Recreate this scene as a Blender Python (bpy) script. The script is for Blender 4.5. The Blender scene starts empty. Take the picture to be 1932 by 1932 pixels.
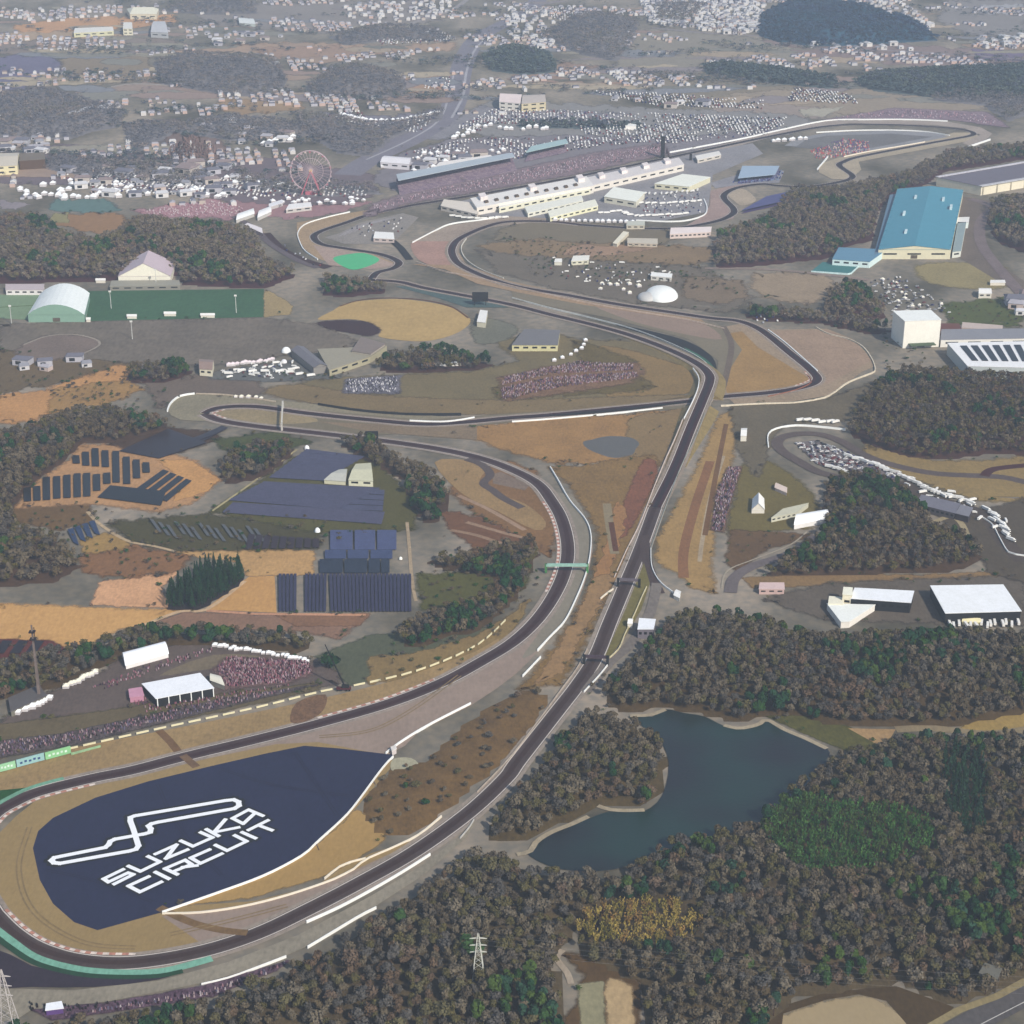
import bpy, math, random
import numpy as np
from mathutils import Vector, geometry
R = random.Random(7)
NR = np.random.RandomState(11)
sc = bpy.context.scene
COL = sc.collection

# ------------------------------------------------------------------ camera, sky, sun
F = 3500.0
TH = math.atan(1516.0 / F)
H = 0.493 * F * math.sin(TH)
cam = bpy.data.objects.new('camera', bpy.data.cameras.new('camera'))
COL.objects.link(cam); sc.camera = cam
cam.location = (0, 0, H); cam.rotation_euler = (math.pi / 2 - TH, 0, 0)
cam.data.sensor_width = 36; cam.data.lens = 36 * F / 1932
cam.data.clip_start = 5; cam.data.clip_end = 60000
EL, AZ = 38.0, 145.0
w = bpy.data.worlds.new('World'); sc.world = w; w.use_nodes = True
nt = w.node_tree
sky = nt.nodes.new('ShaderNodeTexSky'); sky.sky_type = 'NISHITA'; sky.sun_disc = False
sky.sun_elevation = math.radians(EL); sky.sun_rotation = math.radians(AZ)
bg = nt.nodes['Background']; bg.inputs[1].default_value = 0.12
nt.links.new(sky.outputs[0], bg.inputs[0])
ld = bpy.data.lights.new('sun', 'SUN'); ld.energy = 3.9; ld.angle = math.radians(1.5); ld.color = (1, .95, .87)
lo = bpy.data.objects.new('sun', ld); COL.objects.link(lo)
sd = Vector((math.sin(math.radians(AZ)) * math.cos(math.radians(EL)), math.cos(math.radians(AZ)) * math.cos(math.radians(EL)), math.sin(math.radians(EL))))
lo.rotation_euler = sd.to_track_quat('Z', 'Y').to_euler()
sc.view_settings.view_transform = 'Standard'; sc.view_settings.look = 'None'
sc.view_settings.exposure = 0.26; sc.view_settings.gamma = 1

# ------------------------------------------------------------------ helpers
CT, ST = math.cos(TH), math.sin(TH)
def G(x, y, z=0.0):
    """survey point (plan read off the photograph) -> metres on the level z"""
    v = Vector((x - 966, F * CT + (966 - y) * ST, -F * ST + (966 - y) * CT))
    return Vector((0, 0, H)) + v * ((z - H) / v.z)
def inv(p):
    d = p - Vector((0, 0, H))
    zc = d.y * CT - d.z * ST; yc = d.y * ST + d.z * CT
    return 966 + F * d.x / zc, 966 - F * yc / zc
def scale(y):
    return 748.0 / (y + 550)
def lin(v):
    v /= 255.0
    return v / 12.92 if v <= .04045 else ((v + .055) / 1.055) ** 2.4
AY = [60, 300, 600, 900, 1200, 1500, 1800]
AA = [(.0945, .1096, .1343), (.0743, .0881, .1048), (.0608, .071, .0837), (.0522, .0597, .0693), (.0464, .0536, .0603), (.0423, .0475, .0561), (.0387, .0435, .0498)]
def C(r, g, b, y=1000):
    """real base colour of a surface whose sunlit, hazed look is r,g,b at depth row y"""
    y = min(1800, max(60, y)); i = 0
    g0 = (r + g + b) / 3; r, g, b = (g0 + (v - g0) * .77 for v in (r, g, b))
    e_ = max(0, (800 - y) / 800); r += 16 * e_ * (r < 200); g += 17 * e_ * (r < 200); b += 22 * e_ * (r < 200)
    while i < 5 and y > AY[i + 1]: i += 1
    t = (y - AY[i]) / (AY[i + 1] - AY[i]); out = []
    for k, v in enumerate((r, g, b)):
        a = (AA[i][k] * (1 - t) + AA[i + 1][k] * t) * 1.74 - .008
        out.append(min(.82, max(.012, (lin(v) - a) / (1.0, 1.02, 1.07)[k])))
    mx_ = max(out)
    return tuple(max(v, .17 * mx_) for v in out)
MC = {}
def M(rgb, y=1000, var=.14, size=40.0, fine=4.0, rough=.9, metal=0.0, tint=None, spec=.2, soft=False):
    key = (rgb, int(y / 60), var, size, fine, rough, metal, tint, soft)
    if key in MC: return MC[key]
    c = C(*rgb, y)
    m = bpy.data.materials.new('surface'); m.use_nodes = True
    n = m.node_tree; b = n.nodes['Principled BSDF']
    b.inputs['Roughness'].default_value = rough; b.inputs['Metallic'].default_value = metal
    b.inputs['Specular IOR Level'].default_value = spec
    g = n.nodes.new('ShaderNodeNewGeometry')
    def noise(s, det):
        t = n.nodes.new('ShaderNodeTexNoise'); t.inputs['Scale'].default_value = 1.0 / s
        t.inputs['Detail'].default_value = det; t.inputs['Roughness'].default_value = .6
        n.links.new(g.outputs['Position'], t.inputs['Vector']); return t.outputs['Fac']
    a1, a2 = noise(size, 5), noise(fine, 3)
    ad = n.nodes.new('ShaderNodeMath'); ad.operation = 'ADD'; n.links.new(a1, ad.inputs[0]); n.links.new(a2, ad.inputs[1])
    mp = n.nodes.new('ShaderNodeMapping'); mp.inputs['Rotation'].default_value = (0, 0, (rgb[0] * 7 + rgb[2]) % 3.1); mp.inputs['Scale'].default_value = (1, .3, 1)
    n.links.new(g.outputs['Position'], mp.inputs[0])
    t3 = n.nodes.new('ShaderNodeTexNoise'); t3.inputs['Scale'].default_value = 2.2 / fine; t3.inputs['Detail'].default_value = 4; n.links.new(mp.outputs[0], t3.inputs['Vector'])
    a3 = n.nodes.new('ShaderNodeMath'); a3.operation = 'ADD'; n.links.new(ad.outputs[0], a3.inputs[0]); n.links.new(t3.outputs['Fac'], a3.inputs[1])
    cr = n.nodes.new('ShaderNodeValToRGB'); cr.color_ramp.elements[0].position = .39; cr.color_ramp.elements[1].position = .61
    hf = n.nodes.new('ShaderNodeMath'); hf.operation = 'MULTIPLY'; hf.inputs[1].default_value = .3333
    n.links.new(a3.outputs[0], hf.inputs[0]); n.links.new(hf.outputs[0], cr.inputs[0])
    var *= 1.35 if var > .06 else 1
    d = tint if tint else tuple(v * (1 - 1.15 * var) for v in c)
    if tint: d = C(*tint, y)
    cr.color_ramp.elements[0].color = (*d, 1)
    cr.color_ramp.elements[1].color = (*[min(.85, v * (1 + var)) for v in c], 1)
    n.links.new(cr.outputs[0], b.inputs['Base Color'])
    if soft:
        at = n.nodes.new('ShaderNodeAttribute'); at.attribute_name = 'edge'
        nz = n.nodes.new('ShaderNodeTexNoise'); nz.inputs['Scale'].default_value = .11; nz.inputs['Detail'].default_value = 6; nz.inputs['Roughness'].default_value = .65; n.links.new(g.outputs['Position'], nz.inputs['Vector'])
        m1 = n.nodes.new('ShaderNodeMath'); m1.operation = 'ADD'; n.links.new(at.outputs['Fac'], m1.inputs[0]); n.links.new(nz.outputs['Fac'], m1.inputs[1])
        mr = n.nodes.new('ShaderNodeMapRange'); mr.inputs['From Min'].default_value = .72; mr.inputs['From Max'].default_value = 1.08; n.links.new(m1.outputs[0], mr.inputs['Value'])
        n.links.new(mr.outputs[0], b.inputs['Alpha'])
    MARGS[m.name] = key; MC[key] = m
    return m
MARGS = {}
WHITE = M((246, 246, 246), 1000, .03, 15, 2, .6)
def tag(o, label=None, cat=None, group=None, kind=None):
    if label: o['label'] = label
    if cat: o['category'] = cat
    if group: o['group'] = group
    if kind: o['kind'] = kind
    return o
def obj(name, vs, fs, mats, parent=None, mi=None, loc=None, smooth=False):
    me = bpy.data.meshes.new(name)
    me.from_pydata([tuple(v) for v in vs], [], fs)
    for m in (mats if isinstance(mats, (list, tuple)) else [mats]): me.materials.append(m)
    if mi is not None: me.polygons.foreach_set('material_index', mi)
    if smooth: me.polygons.foreach_set('use_smooth', [True] * len(me.polygons))
    me.update()
    o = bpy.data.objects.new(name, me); COL.objects.link(o)
    if parent: o.parent = parent
    if loc is not None: o.location = loc
    return o
def empty(name, loc, rz=0):
    e = bpy.data.objects.new(name, None); COL.objects.link(e); e.location = loc; e.rotation_euler.z = rz
    e.empty_display_size = 1; return e
def catmull(p, n=6, closed=False):
    if len(p) < 3: return list(p)
    out = []; m = len(p)
    rng = range(m) if closed else range(m - 1)
    for i in rng:
        if closed: a, b, c, d = p[i - 1], p[i], p[(i + 1) % m], p[(i + 2) % m]
        else: a, b, c, d = p[max(0, i - 1)], p[i], p[i + 1], p[min(m - 1, i + 2)]
        for k in range(n):
            t = k / n
            out.append(tuple(.5 * (2 * b[j] + (c[j] - a[j]) * t + (2 * a[j] - 5 * b[j] + 4 * c[j] - d[j]) * t * t + (3 * b[j] - a[j] - 3 * c[j] + d[j]) * t ** 3) for j in (0, 1)))
    if not closed: out.append(tuple(p[-1]))
    return out
ZL = [0.04]
EDGE = []
def nextz():
    ZL[0] += .0015; return ZL[0]
def wob(p, amt):
    """roughen the edge of a natural patch"""
    out = []
    for i in range(len(p)):
        a, b = p[i], p[(i + 1) % len(p)]
        L = math.hypot(b[0] - a[0], b[1] - a[1]); n = max(1, int(L / 5))
        for k in range(n):
            t = k / n; x = a[0] + (b[0] - a[0]) * t; y = a[1] + (b[1] - a[1]) * t
            q = fbm(x * 1.7 + 40, y * 3.1, 17) * amt * 1.6
            out.append((x + q + R.uniform(-.35, .35) * amt, y + fbm(y * 2.3, x * 1.3, 13) * amt * .8 + R.uniform(-.2, .2) * amt))
    return out
def softpatch(name, mat, vs, z, d):
    n = len(vs); area = sum(vs[i].x * vs[(i + 1) % n].y - vs[(i + 1) % n].x * vs[i].y for i in range(n)) / 2
    sgn = 1 if area > 0 else -1
    per = sum((vs[i] - vs[i - 1]).length for i in range(n)); d = min(d, abs(area) / per * .55)
    out = []; inn = []
    for i in range(n):
        t = vs[(i + 2) % n] - vs[i - 2]
        if t.length < 1e-6: t = Vector((1, 0, 0))
        t.normalize(); nn = Vector((-t.y, t.x, 0)) * sgn
        out.append(vs[i] - nn * d * .8); inn.append(vs[i] + nn * d)
    def tess(poly):
        t_ = geometry.tessellate_polygon([poly]); ar = sum(abs(((poly[t[1]] - poly[t[0]]).cross(poly[t[2]] - poly[t[0]])).z) / 2 for t in t_)
        pa = abs(sum(poly[i].x * poly[(i + 1) % n].y - poly[(i + 1) % n].x * poly[i].y for i in range(n)) / 2)
        return t_, abs(ar / max(pa, 1) - 1) < .06 and pa > abs(area) * .35
    tr, ok = tess(inn); fs = []
    for f_ in (.5, .25, 0):
        if ok: break
        inn = [v.lerp(i_, f_) for v, i_ in zip(vs, inn)]; tr, ok = tess(inn)
    for t in tr:
        a, b, c = (inn[i] for i in t)
        t = tuple(n + i for i in t)
        if ((b - a).cross(c - a)).z < 0: t = (t[0], t[2], t[1])
        fs.append(t)
    for i in range(n):
        j = (i + 1) % n; q = (i, j, n + j, n + i)
        fs.append(q if sgn > 0 else q[::-1])
    # ring a hair lower than the core
    vv = [v - Vector((0, 0, .0006)) for v in out] + inn
    o = obj(name, vv, fs, mat); at = o.data.attributes.new('edge', 'FLOAT', 'POINT')
    at.data.foreach_set('value', [0.0] * n + [1.0] * n)
    return tag(o, kind='structure')
def P(name, mat, pts, sm=0, w_=0, z=None):
    """flat patch of ground"""
    if sm: pts = catmull(pts, sm, True)
    if w_:
        pts = wob(pts, w_)
        for (x, y) in pts:
            if y < 395 or y > 1500: step_p = .10
            else: step_p = .22
            if fbm(x * 2.1, y * 4.3, 31) > .1 and R.random() < step_p: EDGE.append((x + R.uniform(-3, 3), y + R.uniform(-1.5, 1.5)))
    z = nextz() if z is None else z
    vs = [G(x, y, z) for x, y in pts]
    if (w_ or (sm and name == 'field')) and mat.name in MARGS:
        k = MARGS[mat.name]; yy = sum(p[1] for p in pts) / len(pts)
        return softpatch(name, M(k[0], k[1] * 60 + 1, k[2], k[3], k[4], k[5], k[6], k[7], .2, True), vs, z, 9 * scale(yy) / .45)
    tris = geometry.tessellate_polygon([vs])
    me_f = []
    for t in tris:
        a, b, c = (vs[i] for i in t)
        if ((b - a).cross(c - a)).z < 0: t = (t[0], t[2], t[1])
        me_f.append(tuple(t))
    return tag(obj(name, vs, me_f, mat), kind='structure')
def resample(vs, step):
    out = [vs[0]]; acc = 0
    for i in range(1, len(vs)):
        a, b = vs[i - 1], vs[i]; L = (b - a).length
        if L < 1e-6: continue
        d = step - acc
        while d <= L:
            out.append(a.lerp(b, d / L)); d += step
        acc = (L - (d - step)) 
    if (out[-1] - vs[-1]).length > step * .3: out.append(vs[-1])
    return out
def offs(vs, off):
    out = []
    for i, v in enumerate(vs):
        d = vs[min(i + 1, len(vs) - 1)] - vs[max(0, i - 1)]; d.z = 0; d.normalize()
        out.append(v + Vector((d.y, -d.x, 0)) * off)
    return out
def line(pts, z=0.0, sm=6, step=5.0, zf=None):
    pp = catmull(pts, sm) if sm and len(pts) > 2 else pts
    return resample([G(x, y, z + (zf(x, y) if zf else 0)) for x, y in pp], step)
def strip(name, L, Rr, mat, kind='structure', alt=None, per=1):
    n = len(L); vs = L + Rr
    fs = [(i, n + i, n + i + 1, i + 1) for i in range(n - 1)]
    # face up
    a, b, c = vs[fs[0][0]], vs[fs[0][1]], vs[fs[0][2]]
    if (b - a).cross(c - a).z < 0: fs = [f[::-1] for f in fs]
    mi = [(i // per) % 2 for i in range(n - 1)] if alt else None
    o = obj(name, vs, fs, [mat, alt] if alt else mat, mi=mi)
    return tag(o, kind=kind) if kind else o
def road(name, mat, pts, wd, sm=6, off=0, zf=None, step=5.0, alt=None, per=1, z=None):
    z = nextz() if z is None else z
    c = line(pts, z, sm, step, zf)
    return strip(name, offs(c, off - wd / 2), offs(c, off + wd / 2), mat, alt=alt, per=per)
def wall(label, pts, h=1.5, th=1.0, mat=None, sm=5, name='barrier_wall', cat='barrier', zf=None, group=None, step=8, off=0):
    c = line(pts, 0, sm, step, zf)
    if off: c = offs(c, off)
    th *= .55; h *= .75; L, Q = offs(c, -th / 2), offs(c, th / 2); n = len(c)
    up = Vector((0, 0, h)); dn = Vector((0, 0, -1.2))
    vs = [v + dn for v in L] + [v + up for v in L] + [v + up for v in Q] + [v + dn for v in Q]
    fs = []
    for i in range(n - 1):
        for k in range(3): fs.append((k * n + i, k * n + i + 1, (k + 1) * n + i + 1, (k + 1) * n + i))
    fs += [(0, n, 2 * n, 3 * n), (n - 1, 4 * n - 1, 3 * n - 1, 2 * n - 1)]
    o = obj(name, vs, fs, mat or WHITE)
    return tag(o, label, cat, group)
def inpoly(x, y, poly):
    x = np.asarray(x); y = np.asarray(y); r = np.zeros(x.shape, bool); n = len(poly)
    for i in range(n):
        x1, y1 = poly[i]; x2, y2 = poly[(i + 1) % n]
        c = ((y1 > y) != (y2 > y)) & (x < (x2 - x1) * (y - y1) / (y2 - y1 + 1e-12) + x1)
        r ^= c
    return r
def edged(x, y, poly):
    d = np.full(np.shape(x), 1e9); n = len(poly)
    for i in range(n):
        ax, ay = poly[i]; bx, by = poly[(i + 1) % n]; dx, dy = bx - ax, by - ay
        t = np.clip(((x - ax) * dx + (y - ay) * dy) / (dx * dx + dy * dy + 1e-9), 0, 1)
        d = np.minimum(d, np.hypot(x - ax - t * dx, y - ay - t * dy))
    return d
def wp(pts):
    return [(v.x, v.y) for v in (G(x, y) for x, y in pts)]
def fbm(x, y, s):
    return (np.sin(x / s + 1.3) * np.cos(y / s * 1.1 + .4) + .5 * np.sin(x / s * 2.3 + y / s * 1.7) + .3 * np.cos(x / s * 4.1 - y / s * 3.3)) / 1.8

# ------------------------------------------------------------------ ground
def ground():
    m = bpy.data.materials.new('countryside'); m.use_nodes = True
    n = m.node_tree; b = n.nodes['Principled BSDF']; b.inputs['Roughness'].default_value = .95; b.inputs['Specular IOR Level'].default_value = .1
    g = n.nodes.new('ShaderNodeNewGeometry')
    mp = n.nodes.new('ShaderNodeMapping'); mp.inputs['Scale'].default_value = (.6, .38, 1); mp.inputs['Rotation'].default_value = (0, 0, .15)
    n.links.new(g.outputs['Position'], mp.inputs[0])
    def noise(s, det, src):
        t = n.nodes.new('ShaderNodeTexNoise'); t.inputs['Scale'].default_value = 1 / s; t.inputs['Detail'].default_value = det
        n.links.new(src, t.inputs['Vector']); return t.outputs['Fac']
    r1 = n.nodes.new('ShaderNodeValToRGB'); e = r1.color_ramp.elements
    e[0].position = .34; e[0].color = (*C(116, 119, 117, 600), 1)
    e[1].position = .66; e[1].color = (*C(168, 160, 150, 600), 1)
    k = e.new(.5); k.color = (*C(144, 142, 136, 600), 1)
    n.links.new(noise(70, 8, mp.outputs[0]), r1.inputs[0])
    r2 = n.nodes.new('ShaderNodeValToRGB'); e = r2.color_ramp.elements
    e[0].position = .35; e[0].color = (.68, .72, .77, 1); e[1].position = .65; e[1].color = (1.1, 1.05, 1.0, 1)
    n.links.new(noise(9, 4, g.outputs['Position']), r2.inputs[0])
    mx = n.nodes.new('ShaderNodeMix'); mx.data_type = 'RGBA'; mx.blend_type = 'MULTIPLY'; mx.inputs[0].default_value = .8
    n.links.new(r1.outputs[0], mx.inputs[6]); n.links.new(r2.outputs[0], mx.inputs[7]); n.links.new(mx.outputs[2], b.inputs['Base Color'])
    q = 9000
    o = obj('ground', [(-q, -800, 0), (q, -800, 0), (q, 14000, 0), (-q, 14000, 0)], [(0, 1, 2, 3)], m)
    tag(o, kind='structure')
ground()

# colour shorthands
def tan(y, d=0): return M((163 + d, 143 + d, 120 + d), y, .10, 60, 6)
def rosy(y, d=0): return M((158 + d, 142 + d, 134 + d), y, .08, 50, 5)
def grey(y, d=0): return M((146 + d, 142 + d, 132 + d), y, .07, 50, 5)
def asph(y, d=0): return M((103 + d, 99 + d, 103 + d), y, .12, 30, 3, .75)
def grass(y, d=0): return M((116 + d, 116 + d, 92 + d), y, .16, 30, 5)
def brush(y, d=0): return M((112 + d, 98 + d, 78 + d), y, .22, 22, 4, tint=(84 + d, 78 + d, 68 + d))
def orange(y, d=0): return M((210 + d, 164 + d, 112 + d), y, .07, 60, 5, tint=(196 + d, 152 + d, 106 + d))
def hazyfield(r, g, b, y): return M((r, g, b), y, .10, 70, 10)

# --- far country: fields, bare hill sides, car parks
for c, y, pts in [
    ((150, 148, 148), 30, [(330, 10), (800, 0), (830, 40), (620, 62), (420, 50)]),
    ((196, 176, 152), 45, [(30, 48), (150, 34), (330, 28), (330, 42), (200, 56), (40, 62)]),
    ((178, 160, 142), 70, [(0, 62), (190, 58), (240, 64), (120, 76), (0, 76)]),
    ((148, 142, 140), 90, [(0, 78), (300, 74), (380, 92), (250, 108), (0, 100)]),
    ((176, 156, 142), 95, [(300, 100), (420, 86), (540, 80), (760, 86), (860, 78), (850, 96), (560, 104), (330, 112)]),
    ((168, 148, 138), 108, [(480, 92), (640, 86), (760, 98), (640, 112), (500, 108)]),
    ((128, 130, 152), 125, [(-20, 108), (100, 104), (120, 150), (60, 168), (-20, 170)]),
    ((150, 142, 132), 135, [(120, 112), (270, 104), (285, 150), (180, 158), (130, 150)]),
    ((160, 148, 142), 172, [(140, 176), (260, 156), (440, 162), (455, 174), (330, 178), (180, 186)]),
    ((176, 150, 134), 158, [(760, 145), (826, 138), (834, 172), (770, 176)]),
    ((168, 148, 128), 196, [(430, 186), (560, 180), (570, 206), (470, 216), (400, 205)]),
    ((152, 150, 144), 90, [(1165, 110), (1210, 52), (1330, 62), (1440, 72), (1560, 92), (1540, 118), (1330, 112), (1300, 150), (1150, 150)]),
    ((164, 146, 138), 140, [(1060, 118), (1190, 132), (1240, 150), (1120, 162), (960, 150), (980, 130)]),
    ((148, 144, 136), 150, [(1180, 138), (1350, 150), (1500, 160), (1500, 200), (1330, 196), (1180, 178)]),
    ((160, 152, 142), 176, [(1380, 178), (1600, 160), (1740, 170), (1932, 176), (1932, 200), (1700, 214), (1500, 212)]),
    ((150, 140, 142), 92, [(1440, 76), (1560, 88), (1700, 86), (1932, 100), (1932, 116), (1740, 124), (1560, 112)]),
    ((148, 148, 150), 60, [(1790, 0), (1932, 0), (1932, 70), (1830, 66), (1770, 40)]),
    ((168, 170, 174), 22, [(1850, 10), (1932, 8), (1932, 26), (1860, 26)]),
    ((158, 150, 146), 205, [(1340, 196), (1480, 196), (1560, 206), (1545, 222), (1360, 218)]),
    ((172, 170, 158), 208, [(1506, 206), (1590, 202), (1560, 218), (1520, 220)]),
    ((166, 150, 132), 152, [(1825, 138), (1878, 136), (1870, 164), (1815, 166)]),
    ((132, 128, 150), 108, [(1840, 92), (1932, 96), (1932, 116), (1840, 112)]),
    ((148, 150, 152), 224, [(860, 236), (930, 190), (1240, 206), (1490, 216), (1540, 232), (1440, 262), (1250, 282), (1080, 254), (930, 258)]),
    ((140, 140, 148), 270, [(860, 262), (1080, 256), (1270, 262), (1480, 244), (1540, 236), (1260, 292), (1000, 322), (760, 360), (700, 340), (760, 290)]),
    ((136, 138, 150), 232, [(600, 212), (740, 222), (840, 205), (860, 232), (760, 282), (690, 276), (600, 250)]),
    ((126, 126, 130), 240, [(235, 230), (330, 224), (340, 268), (250, 272)]),
    ((130, 126, 134), 330, [(0, 290), (130, 272), (330, 300), (520, 300), (700, 330), (700, 372), (560, 398), (330, 362), (180, 348), (0, 345)]),
    ((138, 128, 128), 290, [(320, 250), (400, 240), (430, 290), (380, 310), (300, 285)]),
    ((176, 142, 150), 392, [(250, 398), (400, 376), (466, 392), (440, 412), (300, 410)]),
    ((164, 136, 142), 388, [(440, 380), (560, 392), (700, 380), (640, 400), (560, 412), (470, 404)]),
    ((112, 140, 140), 390, [(100, 376), (200, 374), (232, 396), (180, 402), (100, 398)]),
    ((158, 132, 112), 425, [(110, 405), (215, 402), (240, 418), (205, 442), (150, 434), (100, 420)]),
    ((150, 148, 120), 412, [(95, 404), (135, 402), (125, 420), (95, 418)]),
    ((150, 146, 152), 388, [(0, 378), (60, 384), (30, 396), (0, 392)]),
]:
    P('field', M(c, y, .09, 90, 12), pts, w_=5)
P('car_park_ground', M((146, 148, 156), 230, .14, 40, 5), [(905, 200), (985, 206), (1180, 214), (1160, 228), (980, 226), (880, 238), (840, 262), (800, 262)], w_=3)
# highway curving up to the town
road('road', M((138, 140, 152), 160, .1, 40, 5), [(655, 330), (700, 300), (780, 262), (840, 222), (862, 180), (868, 140), (882, 100), (905, 70), (960, 40), (1000, 20), (1020, -10)], 46, step=20)
road('road', M((170, 172, 180), 160, .1, 40, 5), [(700, 302), (782, 264), (836, 228), (856, 180), (864, 140)], 4, off=-9, step=20)
road('road', M((170, 172, 180), 160, .1, 40, 5), [(840, 222), (862, 180), (868, 140), (882, 100), (905, 72)], 5, off=12, step=20)
road('road', M((168, 166, 164), 130), [(910, 118), (960, 130), (1050, 142), (1180, 150)], 12, step=20)
road('road', M((160, 158, 160), 60), [(700, 66), (760, 50), (800, 36), (850, 20), (880, 0)], 14, step=20)
road('road', M((150, 148, 154), 75), [(1230, 52), (1330, 62), (1450, 70), (1530, 90), (1700, 96), (1932, 112)], 12, step=20)
road('road', M((168, 164, 160), 170), [(140, 180), (200, 166), (270, 158), (450, 172)], 9, step=20)

# narrow strips of farmland across the far country
PAL = [(172, 160, 146), (158, 156, 146), (146, 148, 144), (166, 150, 140), (150, 146, 150), (178, 168, 150), (136, 140, 138), (160, 146, 142), (142, 148, 156)]
for i in range(150):
    u, v = R.uniform(-20, 1950), R.uniform(4, 205) if R.random() < .85 else R.uniform(205, 330)
    if v > 190 and u > 560: continue
    a, b = R.uniform(25, 120) * (.5 + v / 200), R.uniform(1.6, 5.5) * (.4 + v / 150); sl = R.uniform(-.04, .04)
    pts = [(u + a * math.cos(t * .7) + R.uniform(-6, 6), v + b * math.sin(t * .7) + sl * a * math.cos(t * .7)) for t in range(9)]
    P('field', M(R.choice(PAL), 60 + int(v / 120) * 120, .09, 90, 12), pts, w_=2)
# --- mid field ground patches
P('field', grey(430, -10), [(950, 432), (1000, 415), (1180, 425), (1290, 440), (1250, 460), (1000, 470), (930, 450)], w_=3)
P('field', M((148, 134, 118), 470), [(905, 462), (1010, 450), (1090, 458), (1200, 460), (1330, 466), (1400, 480), (1300, 500), (1100, 500), (960, 490)], w_=4)
P('field', M((168, 144, 128), 475), [(1080, 462), (1180, 464), (1230, 470), (1130, 484), (1060, 480)], w_=4)
P('field', M((128, 126, 122), 520), [(900, 470), (960, 480), (1180, 495), (1330, 505), (1420, 560), (1370, 590), (1200, 572), (1050, 545), (940, 515)], w_=3)
P('field', M((140, 130, 120), 545), [(1290, 520), (1400, 530), (1410, 560), (1350, 575), (1290, 560)], w_=4)
P('field', M((162, 148, 132), 545), [(1430, 515), (1560, 515), (1575, 545), (1520, 575), (1440, 560), (1415, 535)], w_=5)
P('field', M((156, 148, 120), 505), [(1735, 500), (1870, 497), (1905, 520), (1880, 545), (1760, 535)], sm=4)
P('field', M((128, 124, 122), 470), [(1810, 370), (1880, 380), (1850, 430), (1860, 480), (1932, 530), (1932, 560), (1800, 480), (1795, 420)])
P('field', M((110, 122, 98), 580), [(1770, 575), (1900, 560), (1932, 590), (1920, 615), (1800, 612)], w_=4)
P('field', M((130, 127, 124), 660, .18, 60, 9), [(0, 612), (170, 606), (500, 600), (600, 612), (690, 650), (560, 668), (400, 690), (300, 685), (180, 690), (0, 660)], w_=2)
P('field', M((126, 118, 108), 700), [(0, 660), (180, 680), (260, 690), (120, 720), (0, 740)], w_=4)
P('field', M((134, 128, 112), 650), [(930, 640), (1050, 630), (1090, 640), (1220, 645), (1300, 670), (1320, 690), (1300, 720), (1200, 745), (1000, 765), (700, 765), (500, 740), (600, 715), (900, 700), (980, 680)], w_=2)
P('field', M((150, 132, 108), 700), [(1130, 655), (1190, 662), (1240, 678), (1300, 695), (1310, 715), (1290, 742), (1150, 748), (1180, 720), (1210, 690)], sm=3)
P('field', M((142, 130, 112), 735), [(560, 725), (700, 745), (950, 755), (1280, 745), (1290, 756), (1100, 776), (830, 782), (640, 768), (500, 742)], sm=3)
P('field', M((124, 118, 96), 700, .2, 25), [(1080, 640), (1130, 655), (1200, 680), (1205, 710), (1240, 730), (1180, 740), (940, 752), (930, 730), (1100, 690)], w_=3)
P('gravel_trap', M((176, 146, 138), 462), [(775, 460), (800, 452), (848, 455), (852, 488), (868, 506), (838, 508), (790, 490)], sm=3)
P('field', M((198, 152, 100), 720), [(-10, 745), (80, 738), (210, 692), (262, 690), (268, 705), (215, 730), (120, 770), (60, 795), (-10, 800)], w_=3)
P('field', M((170, 140, 108), 740), [(100, 735), (240, 715), (270, 735), (200, 762), (90, 780)], w_=4)
P('field', M((128, 122, 120), 745), [(270, 715), (460, 705), (500, 735), (460, 755), (350, 745), (300, 770)], w_=4)
P('sports_field', M((94, 126, 112), 570, .12, 60, 8), [(163, 549), (498, 545), (498, 598), (165, 606)])
P('sports_field', M((134, 160, 136), 570, .08, 60, 8), [(-5, 556), (75, 556), (58, 604), (-5, 600)])
road('path', M((106, 128, 104), 576), [(-5, 580), (65, 576)], 3, sm=0)
P('field', M((168, 152, 122), 580), [(500, 547), (525, 560), (552, 578), (545, 592), (500, 598)], w_=2)
P('dirt_oval', M((190, 163, 120), 605, .09, 50, 8), [(600, 603), (628, 586), (658, 571), (733, 564), (795, 568), (845, 578), (878, 593), (887, 609), (858, 630), (808, 643), (758, 642), (716, 635), (718, 623), (695, 608), (658, 602)], sm=5)
P('field', M((98, 92, 100), 615), [(600, 608), (658, 604), (697, 609), (716, 623), (700, 634), (660, 628), (620, 620)], sm=4)
road('path', M((120, 104, 96), 570), [(640, 578), (680, 566), (733, 562), (800, 566), (850, 578), (884, 600)], 3)
P('field', M((136, 128, 126), 650), [(35, 658), (80, 635), (135, 632), (180, 640), (185, 652), (150, 668), (90, 680), (40, 680)], sm=4)
road('path', M((160, 154, 146), 640), [(45, 650), (90, 634), (140, 631), (180, 640), (186, 652), (150, 670)], 3)
P('field', M((128, 132, 126), 630), [(895, 600), (960, 610), (975, 622), (955, 640), (900, 648)], sm=3)
P('car_park_ground', M((120, 126, 130), 690), [(380, 705), (550, 680), (640, 700), (640, 712), (520, 720), (400, 715)], w_=2)
P('field', M((170, 138, 108), 810, .16, 40), [(840, 812), (930, 800), (1060, 785), (1180, 783), (1260, 775), (1250, 800), (1210, 830), (1190, 870), (1050, 875), (960, 850)], w_=4)
P('field', M((150, 132, 110), 850), [(1190, 790), (1290, 770), (1260, 850), (1225, 900), (1180, 880)], w_=4)
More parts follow.
